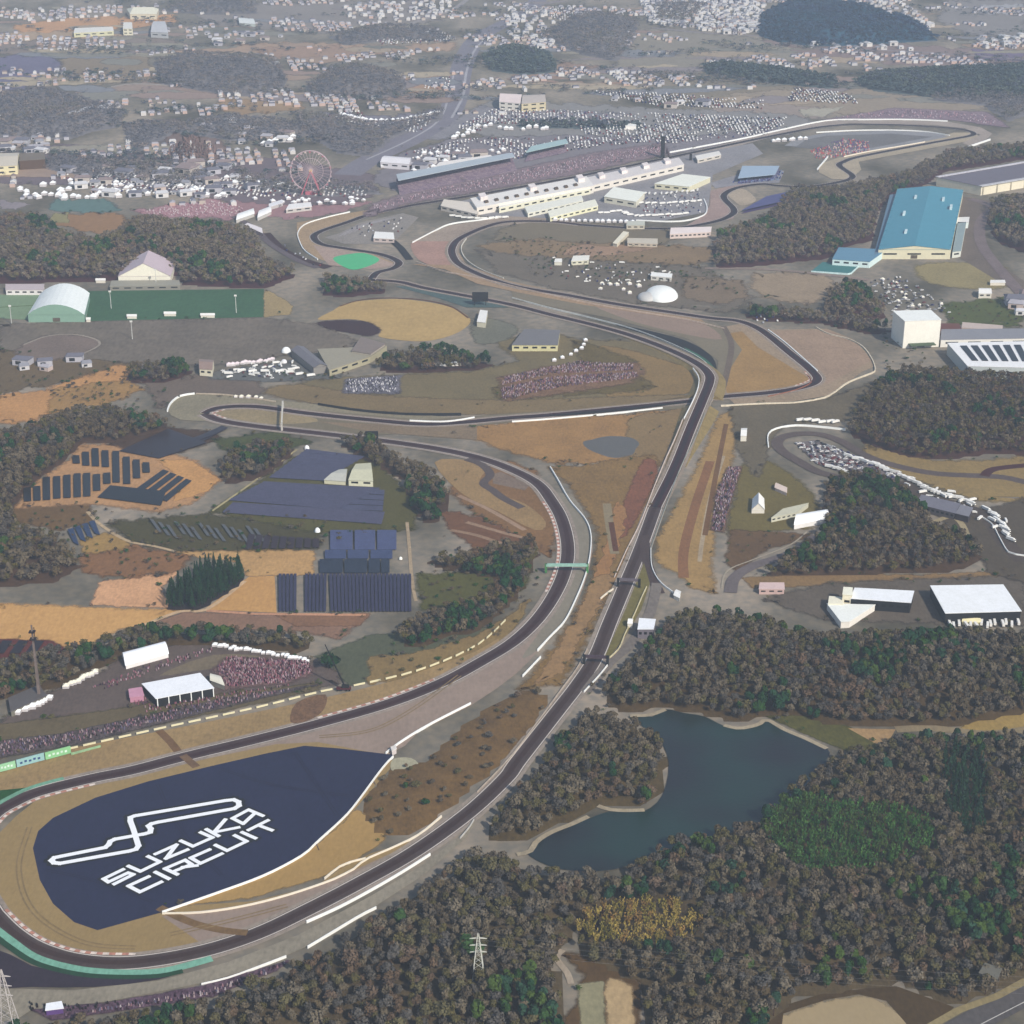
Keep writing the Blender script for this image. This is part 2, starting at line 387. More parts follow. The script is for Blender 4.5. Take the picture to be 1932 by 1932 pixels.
P('water', M((118, 120, 122), 842, .06, 40, 8, .4), [(1100, 834), (1118, 829), (1146, 823), (1188, 825), (1206, 836), (1200, 846), (1192, 858), (1160, 864), (1132, 857), (1108, 846)], sm=4)
P('field', M((146, 120, 96), 960), [(860, 900), (960, 870), (1010, 890), (1040, 960), (1050, 1000), (1035, 1050), (990, 1020), (900, 970), (850, 930)], w_=3)
P('field', M((132, 108, 96), 990), [(830, 960), (900, 975), (1000, 1020), (1010, 1050), (940, 1060), (850, 1000)], w_=5)
for d, pts in ((12, [(880, 985), (950, 1005), (990, 1015)]), (18, [(865, 935), (920, 960), (990, 1000)]), (10, [(850, 1000), (900, 1010), (960, 1030)])):
    road('path', M((150 + d, 126 + d, 110 + d), 990), pts, 5)
P('field', M((146, 124, 98), 1080, .18, 30), [(1035, 880), (1090, 880), (1200, 860), (1240, 860), (1230, 950), (1180, 1060), (1110, 1200), (1060, 1290), (980, 1300), (1060, 1200), (1120, 1100), (1130, 1000), (1080, 920)], w_=3)
P('field', M((146, 112, 74), 950, .2, 20), [(1215, 868), (1240, 880), (1225, 930), (1180, 1010), (1160, 1000), (1185, 930)], sm=3)
P('field', M((166, 130, 98), 1100, .16), [(1165, 945), (1180, 960), (1175, 1000), (1160, 1050), (1135, 1110), (1120, 1090), (1140, 1040), (1150, 990)], w_=4)
P('field', M((162, 134, 106), 1180, .16, 25), [(1120, 1090), (1165, 1080), (1150, 1110), (1110, 1180), (1060, 1270), (1010, 1290), (1040, 1240), (1090, 1160)], w_=4)
road('path', M((150, 140, 122), 990, .1, 20), [(1145, 950), (1150, 990), (1160, 1045)], 8)
road('path', M((118, 100, 84), 990), [(1153, 985), (1162, 1040)], 5, sm=0)
P('field', M((172, 144, 108), 980), [(1330, 850), (1360, 780), (1390, 775), (1385, 850), (1350, 980), (1340, 1070), (1350, 1120), (1310, 1110), (1275, 1080), (1240, 1060), (1240, 1020), (1290, 930)], w_=2)
for c, pts, wd in (((150, 118, 92), [(1340, 870), (1310, 960), (1290, 1040), (1290, 1090)], 9), ((176, 160, 140), [(1365, 860), (1340, 940), (1325, 1020), (1320, 1060)], 4), ((134, 112, 90), [(1370, 800), (1350, 900), (1330, 1010)], 5)):
    road('path', M(c, 980), pts, wd)
P('field', M((128, 122, 96), 930), [(1400, 880), (1450, 870), (1530, 930), (1540, 990), (1470, 1000), (1380, 1010), (1385, 940)], sm=3)
P('field', M((122, 108, 98), 1030), [(1380, 1000), (1500, 1005), (1530, 1010), (1440, 1040), (1390, 1080), (1370, 1060)], w_=3)
P('field', M((150, 128, 104), 1090), [(1400, 1090), (1560, 1082), (1740, 1085), (1932, 1075), (1932, 1090), (1760, 1100), (1560, 1105), (1420, 1108)], w_=2)
P('field', M((124, 121, 114), 770, .16, 40), [(1380, 765), (1560, 755), (1650, 720), (1620, 790), (1480, 800), (1450, 830), (1430, 900), (1395, 850)], w_=3)
P('field', M((118, 115, 112), 1120, .15, 30), [(1560, 1100), (1932, 1085), (1932, 1180), (1560, 1170), (1440, 1130)], w_=3)
P('field', M((108, 110, 80), 1385, .2, 20), [(1450, 1352), (1510, 1350), (1600, 1372), (1670, 1412), (1620, 1424), (1560, 1400)], w_=1)
P('field', M((176, 146, 112), 1390), [(1600, 1374), (1690, 1376), (1668, 1412)])
P('field', M((170, 146, 100), 1360), [(1800, 1378), (1890, 1345), (1945, 1338), (1945, 1372), (1850, 1384)], sm=2)
road('road', M((148, 136, 116), 1375), [(1690, 1376), (1760, 1374), (1860, 1384), (1940, 1376)], 9)
P('field', M((90, 84, 72), 1600, .25, 20, 4), [(1440, 1640), (1750, 1560), (1932, 1520), (1932, 1580), (1750, 1620), (1560, 1680)], w_=3)
# bottom right fields and road
P('field', M((170, 152, 122), 1910, .05, 60), [(1480, 1945), (1484, 1914), (1560, 1890), (1620, 1880), (1670, 1892), (1715, 1945)], sm=2)
P('field', M((100, 92, 74), 1880), [(1440, 1940), (1470, 1900), (1560, 1872), (1690, 1860), (1800, 1900), (1760, 1945), (1722, 1945), (1672, 1888), (1620, 1876), (1560, 1886), (1478, 1912), (1474, 1945)])
road('road', M((104, 104, 108), 1900), [(1780, 1960), (1860, 1915), (1945, 1870)], 17, sm=0)
road('road_marking', M((190, 188, 184), 1900), [(1795, 1962), (1865, 1925), (1945, 1884)], .6, sm=0)
road('path', M((150, 138, 108), 1900), [(1740, 1945), (1810, 1905), (1880, 1880), (1945, 1845)], 5, sm=0)
P('field', M((110, 96, 80), 1880), [(1055, 1945), (1095, 1880), (1100, 1840), (1065, 1800), (1130, 1800), (1200, 1830), (1210, 1880), (1205, 1945)], w_=3)
P('field', M((150, 146, 120), 1900, .12, 12), [(1098, 1945), (1090, 1858), (1138, 1852), (1142, 1945)], w_=.8)
P('field', M((184, 158, 122), 1900, .12, 12), [(1148, 1945), (1142, 1860), (1150, 1846), (1170, 1850), (1192, 1862), (1196, 1945)], w_=.8)
road('path', M((170, 156, 140), 1850), [(1062, 1792), (1050, 1808), (1070, 1835), (1078, 1858)], 4)
# orange fields left
P('field', orange(1150), [(-10, 1138), (60, 1142), (340, 1152), (270, 1180), (220, 1188), (170, 1215), (100, 1222), (-10, 1222)], sm=0, w_=1)
P('field', orange(1110, -3), [(385, 1150), (470, 1088), (518, 1086), (522, 1156)])
P('field', M((214, 164, 128), 1110), [(175, 1140), (190, 1100), (250, 1090), (330, 1080), (300, 1115), (320, 1145)], w_=3)
P('field', M((150, 124, 112), 1170), [(290, 1175), (345, 1155), (520, 1160), (690, 1160), (680, 1172), (640, 1205), (560, 1190), (400, 1185), (310, 1190)], w_=1)
P('field', M((146, 118, 104), 1140), [(520, 1160), (700, 1158), (680, 1180), (560, 1182)], w_=2)
road('path', M((206, 176, 144), 1150), [(270, 1180), (340, 1153), (390, 1150), (462, 1096)], 4, sm=3)
road('path', M((200, 150, 124), 1158), [(390, 1152), (480, 1158), (690, 1160)], 4, sm=0)
P('field', M((194, 156, 114), 1050), [(330, 1040), (480, 1035), (590, 1040), (585, 1085), (470, 1085), (455, 1060), (380, 1050)], w_=3)
P('field', M((120, 92, 84), 1170), [(-10, 1205), (100, 1210), (130, 1230), (60, 1245), (-10, 1240)], w_=2)
P('field', M((170, 142, 98), 1020), [(150, 1020), (200, 1005), (240, 1020), (250, 1040), (200, 1055), (160, 1045)], w_=3)
P('field', M((148, 118, 100), 1060), [(150, 1050), (260, 1030), (360, 1050), (330, 1080), (240, 1090), (160, 1080)], w_=4)
P('field', M((128, 112, 98), 960), [(20, 950), (170, 950), (175, 985), (110, 1000), (30, 985)], w_=4)
P('field', M((188, 148, 116), 900), [(30, 958), (70, 910), (130, 870), (150, 840), (210, 838), (300, 850), (370, 870), (415, 905), (360, 950), (300, 965), (170, 950)], w_=2)
P('field', M((206, 158, 98), 890), [(300, 868), (360, 870), (412, 905), (390, 925), (330, 945), (345, 905)], w_=2)
P('field', M((104, 106, 92), 990), [(200, 985), (390, 970), (600, 1000), (600, 1035), (330, 1040), (250, 1020)], w_=3)
P('field', M((110, 112, 96), 960), [(395, 965), (500, 900), (560, 860), (700, 860), (790, 950), (780, 1000), (600, 1005)], w_=3)
P('field', M((106, 100, 98), 840), [(205, 838), (300, 805), (400, 815), (420, 830), (300, 862)], w_=2)
P('field', M((104, 114, 98), 835, .2, 20), [(400, 830), (520, 815), (590, 835), (500, 860), (420, 850)], w_=3)
road('path', M((190, 168, 140), 1000), [(165, 965), (190, 990), (240, 1020), (290, 1030), (330, 1040)], 3.5)
road('path', M((176, 158, 136), 1050), [(768, 985), (772, 1030), (778, 1100), (785, 1135)], 3)
road('path', M((178, 168, 134), 930), [(400, 964), (470, 915), (560, 848)], 2.5, sm=0)
P('field', M((110, 114, 92), 1120), [(785, 1085), (850, 1080), (1000, 1075), (990, 1110), (900, 1140), (800, 1150)], w_=3)
P('field', M((106, 114, 104), 1220), [(600, 1240), (700, 1200), (900, 1190), (960, 1180), (900, 1225), (750, 1270), (660, 1290)], w_=3)
P('field', M((146, 128, 100), 1260), [(700, 1240), (780, 1235), (900, 1200), (980, 1150), (1000, 1130), (960, 1200), (850, 1260), (700, 1290)], w_=4)
# fairground terrace left of the track
P('terrace', M((116, 110, 110), 1290), [(-10, 1370), (60, 1320), (190, 1270), (240, 1230), (400, 1210), (590, 1245), (640, 1270), (640, 1290), (420, 1325), (180, 1372), (-10, 1402)], w_=1)
P('terrace', M((132, 124, 112), 1262), [(300, 1275), (400, 1236), (500, 1240), (500, 1262), (420, 1275), (400, 1262)], sm=3)
P('field', M((118, 112, 100), 1340), [(-10, 1370), (180, 1345), (420, 1310), (600, 1290), (600, 1300), (420, 1340), (180, 1390), (-10, 1430)], w_=1)

# ------------------------------------------------------------------ circuit: run-off areas
P('field', M((164, 140, 108), 1400), [(-10, 1452), (130, 1412), (300, 1380), (500, 1340), (640, 1310), (760, 1280), (900, 1228), (940, 1205), (950, 1225), (850, 1285), (700, 1338), (480, 1395), (250, 1452), (60, 1495), (-10, 1505)])
P('runoff', rosy(1400), [(480, 1402), (640, 1365), (760, 1330), (870, 1285), (950, 1235), (1000, 1190), (1040, 1140), (1065, 1060), (1060, 985), (1030, 935), (1075, 940), (1110, 990), (1118, 1040), (1100, 1110), (1070, 1170), (1015, 1228), (975, 1270), (890, 1330), (790, 1380), (730, 1425), (560, 1405), (400, 1440), (330, 1450)], sm=2)
P('runoff', grey(1150), [(966, 905), (1030, 925), (1085, 940), (1112, 1000), (1116, 1040), (1098, 1110), (1070, 1170), (1015, 1226), (985, 1240), (1020, 1190), (1062, 1120), (1080, 1060), (1078, 1010), (1050, 950), (1010, 905)], sm=3)
P('gravel_trap', M((160, 138, 104), 1640, .07, 50), [(30, 1540), (80, 1500), (180, 1472), (350, 1440), (520, 1404), (600, 1400), (730, 1425), (745, 1440), (640, 1560), (560, 1610), (420, 1660), (305, 1712), (480, 1700), (600, 1670), (640, 1640), (700, 1610), (780, 1585), (820, 1560), (835, 1550), (760, 1612), (640, 1680), (480, 1752), (330, 1795), (180, 1800), (60, 1775), (0, 1720), (-20, 1640), (-10, 1580)])
P('runoff', rosy(1690, -4), [(305, 1728), (480, 1705), (620, 1664), (690, 1632), (760, 1600), (830, 1558), (848, 1550), (770, 1615), (640, 1680), (480, 1750), (380, 1780)])
P('field', M((176, 144, 100), 1620, .08, 50), [(310, 1712), (480, 1662), (580, 1610), (640, 1562), (672, 1530), (700, 1545), (725, 1580), (700, 1602), (620, 1648), (480, 1690)], w_=1)
NAVY = [(62, 1600), (72, 1568), (100, 1543), (180, 1505), (280, 1474), (400, 1445), (500, 1422), (574, 1407), (640, 1412), (742, 1424), (720, 1452), (668, 1520), (640, 1550), (600, 1590), (570, 1615), (500, 1652), (420, 1682), (310, 1720), (184, 1755), (140, 1740), (100, 1705), (75, 1660)]
P('painted_infield', M((76, 83, 106), 1600, .09, 30, 5), NAVY)
P('runoff', M((148, 142, 130), 1870), [(-10, 1950), (-10, 1865), (140, 1868), (300, 1850), (430, 1815), (560, 1765), (700, 1690), (800, 1630), (870, 1575), (905, 1540), (880, 1580), (800, 1650), (700, 1715), (580, 1785), (500, 1820), (380, 1855), (200, 1890), (60, 1905)])
P('runoff', M((82, 82, 94), 1830), [(-10, 1790), (60, 1822), (150, 1838), (250, 1842), (340, 1832), (300, 1848), (180, 1862), (60, 1862), (-10, 1858)], sm=2)
P('runoff', M((150, 146, 132), 740), [(316, 772), (330, 750), (370, 742), (500, 752), (640, 768), (790, 782), (850, 790), (700, 806), (560, 806), (420, 795), (340, 792)], sm=2)
P('runoff', grey(790, -10), [(390, 790), (480, 765), (640, 778), (800, 792), (960, 780), (1180, 768), (1290, 756), (1290, 770), (1100, 785), (930, 800), (840, 812), (720, 820), (560, 812), (430, 800)], sm=0)
P('gravel_trap', M((160, 148, 126), 785), [(405, 782), (415, 772), (460, 768), (560, 780), (600, 795), (520, 800), (430, 795)], sm=3)
P('runoff', M((146, 134, 122), 800), [(600, 795), (700, 800), (900, 800), (900, 830), (700, 815)], sm=0)
P('runoff', M((164, 140, 112), 905), [(820, 872), (880, 868), (920, 882), (905, 905), (930, 930), (990, 950), (1030, 985), (1010, 1000), (940, 965), (870, 930)], sm=3)
P('runoff', M((140, 128, 122), 905), [(930, 895), (945, 890), (1000, 915), (990, 925), (930, 912)])
# degner and 130R side
P('gravel_trap', M((166, 150, 134), 690), [(1358, 618), (1400, 610), (1450, 622), (1560, 620), (1610, 640), (1640, 670), (1652, 690), (1625, 702), (1570, 745), (1480, 760), (1390, 765), (1360, 740)], sm=0)
P('field', M((170, 142, 110), 690), [(1368, 630), (1400, 625), (1430, 655), (1530, 715), (1520, 730), (1440, 738), (1372, 742), (1362, 700)], sm=0)
P('gravel_trap', M((168, 148, 134), 665), [(1450, 625), (1560, 622), (1615, 645), (1645, 680), (1560, 725), (1540, 710)], sm=0)
P('runoff', grey(640, -6), [(966, 545), (1100, 562), (1300, 600), (1365, 615), (1400, 660), (1375, 700), (1362, 750), (1352, 720), (1355, 680), (1300, 640), (1150, 600), (966, 565)], sm=0)
P('gravel_trap', rosy(600), [(1120, 575), (1250, 595), (1330, 612), (1362, 640), (1300, 632), (1200, 608)], sm=3)
P('painted_runoff', M((72, 96, 106), 660), [(1160, 612), (1230, 625), (1300, 645), (1345, 675), (1352, 705), (1342, 690), (1310, 668), (1230, 635)], sm=4)
P('painted_runoff', M((92, 132, 122), 690), [(1290, 655), (1330, 676), (1350, 697), (1346, 702), (1325, 683)], sm=3)
P('runoff', M((170, 148, 128), 560), [(775, 498), (840, 508), (900, 535), (980, 552), (1100, 575), (1330, 608), (1320, 600), (1100, 560), (960, 530), (880, 500), (862, 470), (850, 500)], sm=0)
P('runoff', M((104, 124, 128), 548), [(745, 540), (800, 540), (860, 552), (920, 562), (960, 580), (880, 580), (820, 560)], sm=0)
# chicane area
P('gravel_trap', M((172, 152, 130), 450), [(560, 420), (640, 405), (720, 392), (773, 384), (730, 400), (650, 420), (606, 436), (592, 447), (608, 462), (700, 478), (745, 496), (700, 506), (640, 500), (600, 488), (575, 470), (560, 445)], sm=0)
P('runoff', M((174, 156, 148), 478), [(590, 462), (700, 480), (748, 500), (700, 508), (620, 500)], sm=0)
P('painted_runoff', M((62, 200, 150), 492, .06), [(628, 488), (660, 479), (690, 478), (716, 490), (690, 504), (660, 508)], sm=4)
P('runoff', M((150, 148, 146), 470), [(640, 440), (680, 420), (760, 402), (790, 410), (770, 430), (740, 460), (650, 460), (612, 448)], sm=0)
# east loop
P('gravel_trap', M((176, 166, 148), 330), [(1545, 310), (1580, 298), (1640, 285), (1760, 262), (1800, 250), (1840, 250), (1850, 262), (1700, 290), (1620, 305), (1625, 320), (1605, 338), (1570, 338), (1545, 325)], sm=0)
P('runoff', M((168, 160, 154), 235), [(1290, 290), (1449, 252), (1560, 228), (1690, 226), (1790, 230), (1850, 240), (1872, 252), (1862, 262), (1830, 275), (1815, 270), (1850, 254), (1820, 242), (1760, 236), (1600, 232), (1480, 252), (1300, 300)], sm=0)
P('runoff', M((150, 154, 160), 258), [(1560, 250), (1680, 246), (1760, 250), (1790, 258), (1700, 275), (1600, 290), (1550, 280), (1480, 275), (1500, 262)], sm=0)
P('field', M((130, 134, 138), 262), [(1560, 256), (1680, 252), (1760, 258), (1650, 278), (1590, 284), (1500, 278), (1520, 264)], sm=0)
P('gravel_trap', M((168, 150, 146), 385), [(1340, 360), (1372, 352), (1440, 342), (1368, 366), (1366, 378), (1386, 395), (1384, 412), (1345, 422), (1290, 428), (1330, 405), (1340, 385)], sm=0)
P('gravel_trap', M((178, 166, 150), 380), [(1372, 365), (1400, 356), (1420, 368), (1425, 380), (1400, 388), (1384, 378)], sm=3)
P('runoff', M((150, 152, 160), 352), [(1390, 330), (1440, 318), (1480, 322), (1470, 345), (1400, 348), (1350, 355), (1340, 345)], sm=0)
# paddock
P('paddock_ground', M((150, 152, 158), 360), [(830, 388), (1000, 350), (1260, 300), (1420, 270), (1440, 290), (1345, 330), (1335, 400), (1240, 418), (1020, 415), (880, 405)], sm=0)
P('runoff', M((166, 154, 144), 430), [(773, 455), (850, 425), (960, 408), (1100, 415), (1000, 420), (900, 432), (870, 450), (855, 455)], sm=0)

# ------------------------------------------------------------------ circuit: the track itself
def bump(x, y):
    t = abs(y - 752) / 150.0
    return 0 if t >= 1 or x < 1180 else 6.0 * (1 - t * t * (3 - 2 * t))
T_OVER = [(700, 528), (755, 532), (800, 543), (880, 558), (966, 575), (1041, 594), (1116, 612), (1191, 633), (1266, 661), (1316, 686), (1337, 705), (1338, 722), (1324, 758), (1303, 808), (1273, 883), (1236, 958), (1208, 1035), (1183, 1096), (1152, 1170), (1123, 1241), (1090, 1292), (1052, 1341), (976, 1438), (953, 1469), (883, 1534), (783, 1606), (683, 1663), (583, 1715), (483, 1762), (375, 1796), (250, 1816), (150, 1812), (75, 1791), (25, 1761), (-12, 1725), (-38, 1680), (-48, 1630), (-40, 1575), (-12, 1537), (25, 1514), (75, 1493), (175, 1468), (250, 1453), (350, 1427), (483, 1395), (608, 1363), (733, 1327), (833, 1288), (908, 1248), (968, 1211), (1014, 1168), (1048, 1118), (1067, 1071), (1071, 1028), (1060, 980), (1040, 944), (1014, 912), (966, 886), (908, 865), (833, 848), (733, 833), (608, 818), (483, 804), (415, 793), (386, 780), (415, 769), (483, 767), (583, 780), (708, 793), (800, 800), (880, 796), (966, 788), (1036, 783), (1160, 771), (1290, 758), (1356, 749), (1449, 741), (1511, 731), (1541, 718), (1532, 700), (1487, 663), (1457, 638), (1428, 618), (1391, 605), (1341, 600), (1266, 589), (1166, 574), (1066, 556), (973, 540), (913, 521), (869, 500), (854, 482), (854, 465), (869, 449), (913, 429), (960, 418), (1040, 418), (1095, 424), (1195, 430), (1275, 430), (1345, 419), (1379, 406), (1384, 394), (1366, 374), (1371, 363), (1395, 353), (1439, 347), (1467, 350), (1520, 352), (1580, 344), (1609, 333), (1584, 313), (1592, 305), (1624, 295), (1749, 271), (1799, 262), (1836, 254), (1824, 246), (1774, 240), (1674, 235), (1569, 237), (1449, 258), (1263, 297), (1079, 335), (913, 365), (829, 379), (773, 388), (700, 404), (656, 419), (606, 436), (592, 447), (608, 461), (660, 470), (720, 480), (752, 494), (742, 506), (712, 514), (700, 528)]
cut = T_OVER.index((1236, 958))
cut2 = T_OVER.index((-12, 1725)); cut3 = T_OVER.index((386, 780)); cut4 = T_OVER.index((1095, 424)); cut5 = T_OVER.index((1079, 335))
segs = [(T_OVER[:cut + 1], 640), (T_OVER[cut:cut2 + 1], 1400), (T_OVER[cut2:cut3 + 1], 1200), (T_OVER[cut3:cut4 + 1], 640), (T_OVER[cut4:cut5 + 1], 300), (T_OVER[cut5:], 420)]
LINE = M((206, 198, 192), 1000, .05)
for i, (sg, yy) in enumerate(segs):
    zf = bump if i == 0 else None
    wd = 14 if i in (1, 2) else 13
    ztop = (ZL[0] + .02)
    road('race_track', asph(yy, 0 if yy > 500 else -8), sg, wd, zf=zf, z=ztop)
    for s in (-1, 1):
        road('track_edge_line', LINE, sg, .8, off=s * (wd / 2 - .8), zf=zf, z=ztop + .03)
    if yy > 600:
        road('verge', M((158, 148, 140), yy), sg, 3, off=-(wd / 2 + 1.5), zf=zf, z=ztop + .01)
        road('verge', M((158, 148, 140), yy), sg, 3, off=(wd / 2 + 1.5), zf=zf, z=ztop + .01)
ZL[0] += .06
# wheel rubber line on the near track
for i, (sg, yy) in enumerate(segs):
    for o_, w2, dd in ((0, 8.5, 4), (.6, 4.2, 11)): road('rubber_line', M((104 - dd, 99 - dd, 104 - dd), yy, .12, 30, 3, .75), sg, w2, off=o_, zf=bump if i == 0 else None, z=ZL[0] - .035 + dd * .0006)
# red and white kerbs
RED = M((196, 140, 126), 1300); WKB = M((222, 206, 196), 1300)
for pts, s in (([(250, 1816), (150, 1812), (75, 1791), (25, 1761), (-12, 1725)], 1), ([(-40, 1575), (-12, 1537), (25, 1514), (75, 1493), (175, 1468)], 1), ([(1048, 1118), (1067, 1071), (1071, 1028), (1060, 980), (1040, 944)], -1),
               ([(1266, 661), (1316, 686), (1337, 705), (1338, 722), (1324, 758)], 1), ([(415, 793), (386, 780), (415, 769)], 1), ([(608, 1363), (733, 1327), (833, 1288)], -1), ([(1511, 731), (1541, 718), (1532, 700)], -1)):
    road('kerb', WKB, pts, 2.2, off=s * 8.2, alt=RED, per=1, step=4, z=ZL[0] + .03)
# painted arcs of green
road('painted_strip', M((120, 176, 156), 1800), [(-10, 1752), (20, 1775), (70, 1808), (150, 1829), (230, 1835), (300, 1833), (350, 1822), (400, 1808)], 6)
road('painted_strip', M((46, 100, 92), 1810), [(-10, 1765), (20, 1788), (70, 1818), (150, 1838), (230, 1843), (300, 1841), (345, 1832)], 4)
P('painted_strip', M((64, 110, 90), 1500), [(-10, 1492), (50, 1486), (70, 1484), (30, 1498), (-10, 1515)])
road('painted_strip', M((120, 172, 150), 1505), [(-10, 1520), (20, 1503), (60, 1485), (120, 1468)], 4)
# drift marks and access roads
road('access_road', M((134, 112, 92), 1740), [(300, 1712), (360, 1740), (420, 1755), (470, 1760)], 6)
road('access_road', M((130, 108, 94), 1400), [(300, 1378), (320, 1398), (336, 1418)], 6)
road('access_road', M((132, 112, 100), 1440), [(345, 1425), (372, 1448)], 6, sm=0)
P('stain', M((132, 110, 98), 1340, .25, 8, 2), [(560, 1325), (614, 1310), (610, 1340), (580, 1360), (548, 1362)], sm=3)
road('access_road', asph(900, 10), [(985, 958), (950, 940), (930, 925), (912, 912), (925, 895), (908, 876), (880, 866)], 9)
road('access_road', asph(1080, 0), [(1215, 1010), (1221, 1060), (1236, 1100), (1245, 1120)], 9)
road('access_road', M((134, 130, 128), 1150), [(1240, 1100), (1225, 1160), (1190, 1215), (1150, 1250), (1105, 1305)], 9)
P('field', M((130, 126, 96), 1160), [(1215, 1062), (1226, 1100), (1210, 1150), (1180, 1200), (1150, 1240), (1140, 1240), (1180, 1150)])
road('access_road', asph(1080, 20), [(1378, 1118), (1386, 1090), (1420, 1068), (1470, 1052), (1510, 1035), (1540, 1010)], 11)
road('path', M((172, 164, 150), 1050), [(1375, 1110), (1384, 1080), (1430, 1060), (1500, 1032), (1535, 1005)], 1.5, off=-6)
road('access_road', M((128, 122, 120), 700), [(1365, 615), (1380, 650), (1372, 700), (1360, 745)], 7)
road('access_road', M((100, 98, 104), 470), [(500, 440), (530, 470), (570, 490), (620, 505)], 16)
road('access_road', M((120, 118, 126), 470), [(440, 408), (480, 430), (510, 460), (560, 490), (600, 505)], 10)
road('access_road', M((88, 84, 92), 475), [(740, 454), (756, 468), (773, 490)], 11, sm=0)
for d in (0, 9, 18, 27): road('path', M((160, 158, 162), 440), [(640 + d, 446 - d * .3), (672 + d, 428 - d * .3), (720 + d, 418 - d * .3)], 3)
# minor roads right
road('road', M((134, 128, 132), 450), [(1830, 375), (1870, 390), (1850, 420), (1852, 460), (1880, 500), (1932, 560)], 16)
road('road', M((150, 140, 136), 505), [(1330, 506), (1450, 508), (1540, 516), (1640, 528)], 9)
road('road', M((150, 140, 130), 795), [(1810, 780), (1860, 782), (1932, 786)], 8, sm=0)
# kart circuit on the right
K1 = [(1945, 912), (1897, 901), (1857, 898), (1763, 893), (1684, 877), (1630, 858), (1590, 834), (1550, 820), (1510, 818), (1478, 824), (1466, 836), (1477, 852), (1510, 872), (1550, 892), (1620, 905), (1700, 908), (1740, 935), (1830, 960), (1870, 985), (1895, 1020), (1932, 1060)]
P('field', M((156, 138, 108), 900), [(1640, 840), (1760, 870), (1870, 868), (1945, 860), (1945, 950), (1860, 945), (1800, 930), (1700, 895), (1620, 870)], w_=2)
P('field', M((110, 108, 106), 1000), [(1740, 935), (1850, 965), (1945, 940), (1945, 1100), (1870, 1080), (1850, 1040), (1790, 990)], w_=2)
P('car_park_ground', M((132, 128, 134), 860), [(1500, 835), (1540, 830), (1620, 862), (1700, 890), (1690, 905), (1600, 895), (1540, 875)])
road('kart_track', M((116, 112, 116), 860), K1[:16], 12)
road('access_road', M((106, 104, 106), 1000), K1[15:], 17)
road('kart_track', M((104, 92, 92), 890), [(1857, 898), (1875, 885), (1945, 877)], 10)
road('path', M((168, 156, 130), 985), [(1752, 990), (1790, 975), (1812, 985), (1825, 1010)], 6)

# painted mark on the infield (outline first, white strokes on top)
def T6(x, y): return (x * .28334, 1384.6 + y * .28334)
MARKS = [[(400, 862), (360, 858), (342, 842), (362, 824), (420, 812), (700, 756), (722, 738), (735, 715), (765, 701), (870, 682), (960, 666), (1000, 655), (1004, 632), (988, 612), (1010, 598), (1050, 588), (1560, 497), (1592, 478), (1588, 452), (1555, 438), (1500, 444), (900, 545), (868, 556), (868, 580), (890, 640), (922, 745), (905, 768), (860, 780), (400, 862)],
    [(820, 902), (690, 965), (722, 986), (852, 925), (888, 936), (760, 1000)],
    [(855, 880), (935, 915), (1065, 852), (985, 815)],
    [(1035, 800), (1175, 738), (1105, 830), (1250, 770)],
    [(1205, 712), (1285, 748), (1415, 690), (1335, 655)],
    [(1375, 635), (1455, 680)], [(1500, 570), (1425, 655), (1590, 622)],
    [(1620, 598), (1548, 562), (1655, 505), (1750, 545), (1700, 525), (1620, 598)],
    [(990, 950), (855, 1012), (932, 1052), (1075, 985)], [(1035, 920), (1125, 965)],
    [(1180, 935), (1098, 897), (1232, 840), (1275, 868), (1150, 918)], [(1215, 888), (1312, 876)],
    [(1395, 770), (1270, 825), (1335, 862), (1478, 797)],
    [(1435, 740), (1512, 777), (1642, 715), (1562, 675)], [(1612, 655), (1702, 695)], [(1655, 640), (1785, 575)], [(1720, 608), (1812, 642)]]
def strokes(name, mat, half, lens):
    z = nextz(); vs = []; fs = []
    for k, pl in enumerate(MARKS):
        c = [G(*T6(*p), z) for p in pl]
        hw = (half if k else half * 1.25)
        for i in range(len(c) - 1):
            a, b = c[i], c[i + 1]; d = (b - a).normalized(); nn = Vector((-d.y, d.x, 0)) * hw
            e = d * (hw * .75 if lens else hw)
            zz = Vector((0, 0, .0006 * ((i + k * 7) % 13)))
            n0 = len(vs); vs += [a - e + nn + zz, a - e - nn + zz, b + e - nn + zz, b + e + nn + zz]; fs.append((n0, n0 + 1, n0 + 2, n0 + 3))
            n0 = len(vs); r = [a + Vector((math.cos(t * .785) * hw, math.sin(t * .785) * hw, .009 + .0003 * (i % 5))) for t in range(8)]
            vs += r; fs.append(tuple(range(n0, n0 + 8)))
    tag(obj(name, vs, fs, mat), kind='structure'); ZL[0] += .02
for k in range(9):
    u = 110 + k * 72; road('paint_seam', M((72, 80, 106), 1600, .07, 30, 5), [(u, 1545 - k * 14 + 8), (u + 60, 1700 - k * 16)] if k < 7 else [(u, 1440), (u + 22, 1520 - (k - 7) * 40)], .5, sm=0)
for pts in ([(90, 1640), (180, 1660), (290, 1700)], [(420, 1450), (520, 1480), (660, 1500)], [(300, 1480), (340, 1560), (420, 1650)], [(560, 1420), (600, 1480), (640, 1540)]):
    road('tyre_mark', M((70, 76, 102), 1600), pts, .7); road('tyre_mark', M((70, 76, 102), 1600), pts, .7, off=2)
for pts in ([(60, 1560), (40, 1640), (70, 1720), (160, 1775), (260, 1785)], [(320, 1760), (430, 1735), (540, 1706)], [(870, 1275), (780, 1340), (700, 1380), (600, 1392)]):
    road('tyre_mark', M((146, 128, 104), 1600), pts, 1.0); road('tyre_mark', M((146, 128, 104), 1600), pts, 1.0, off=3)
strokes('painted_outline', M((26, 28, 44), 1650, .03), 3.1, False)
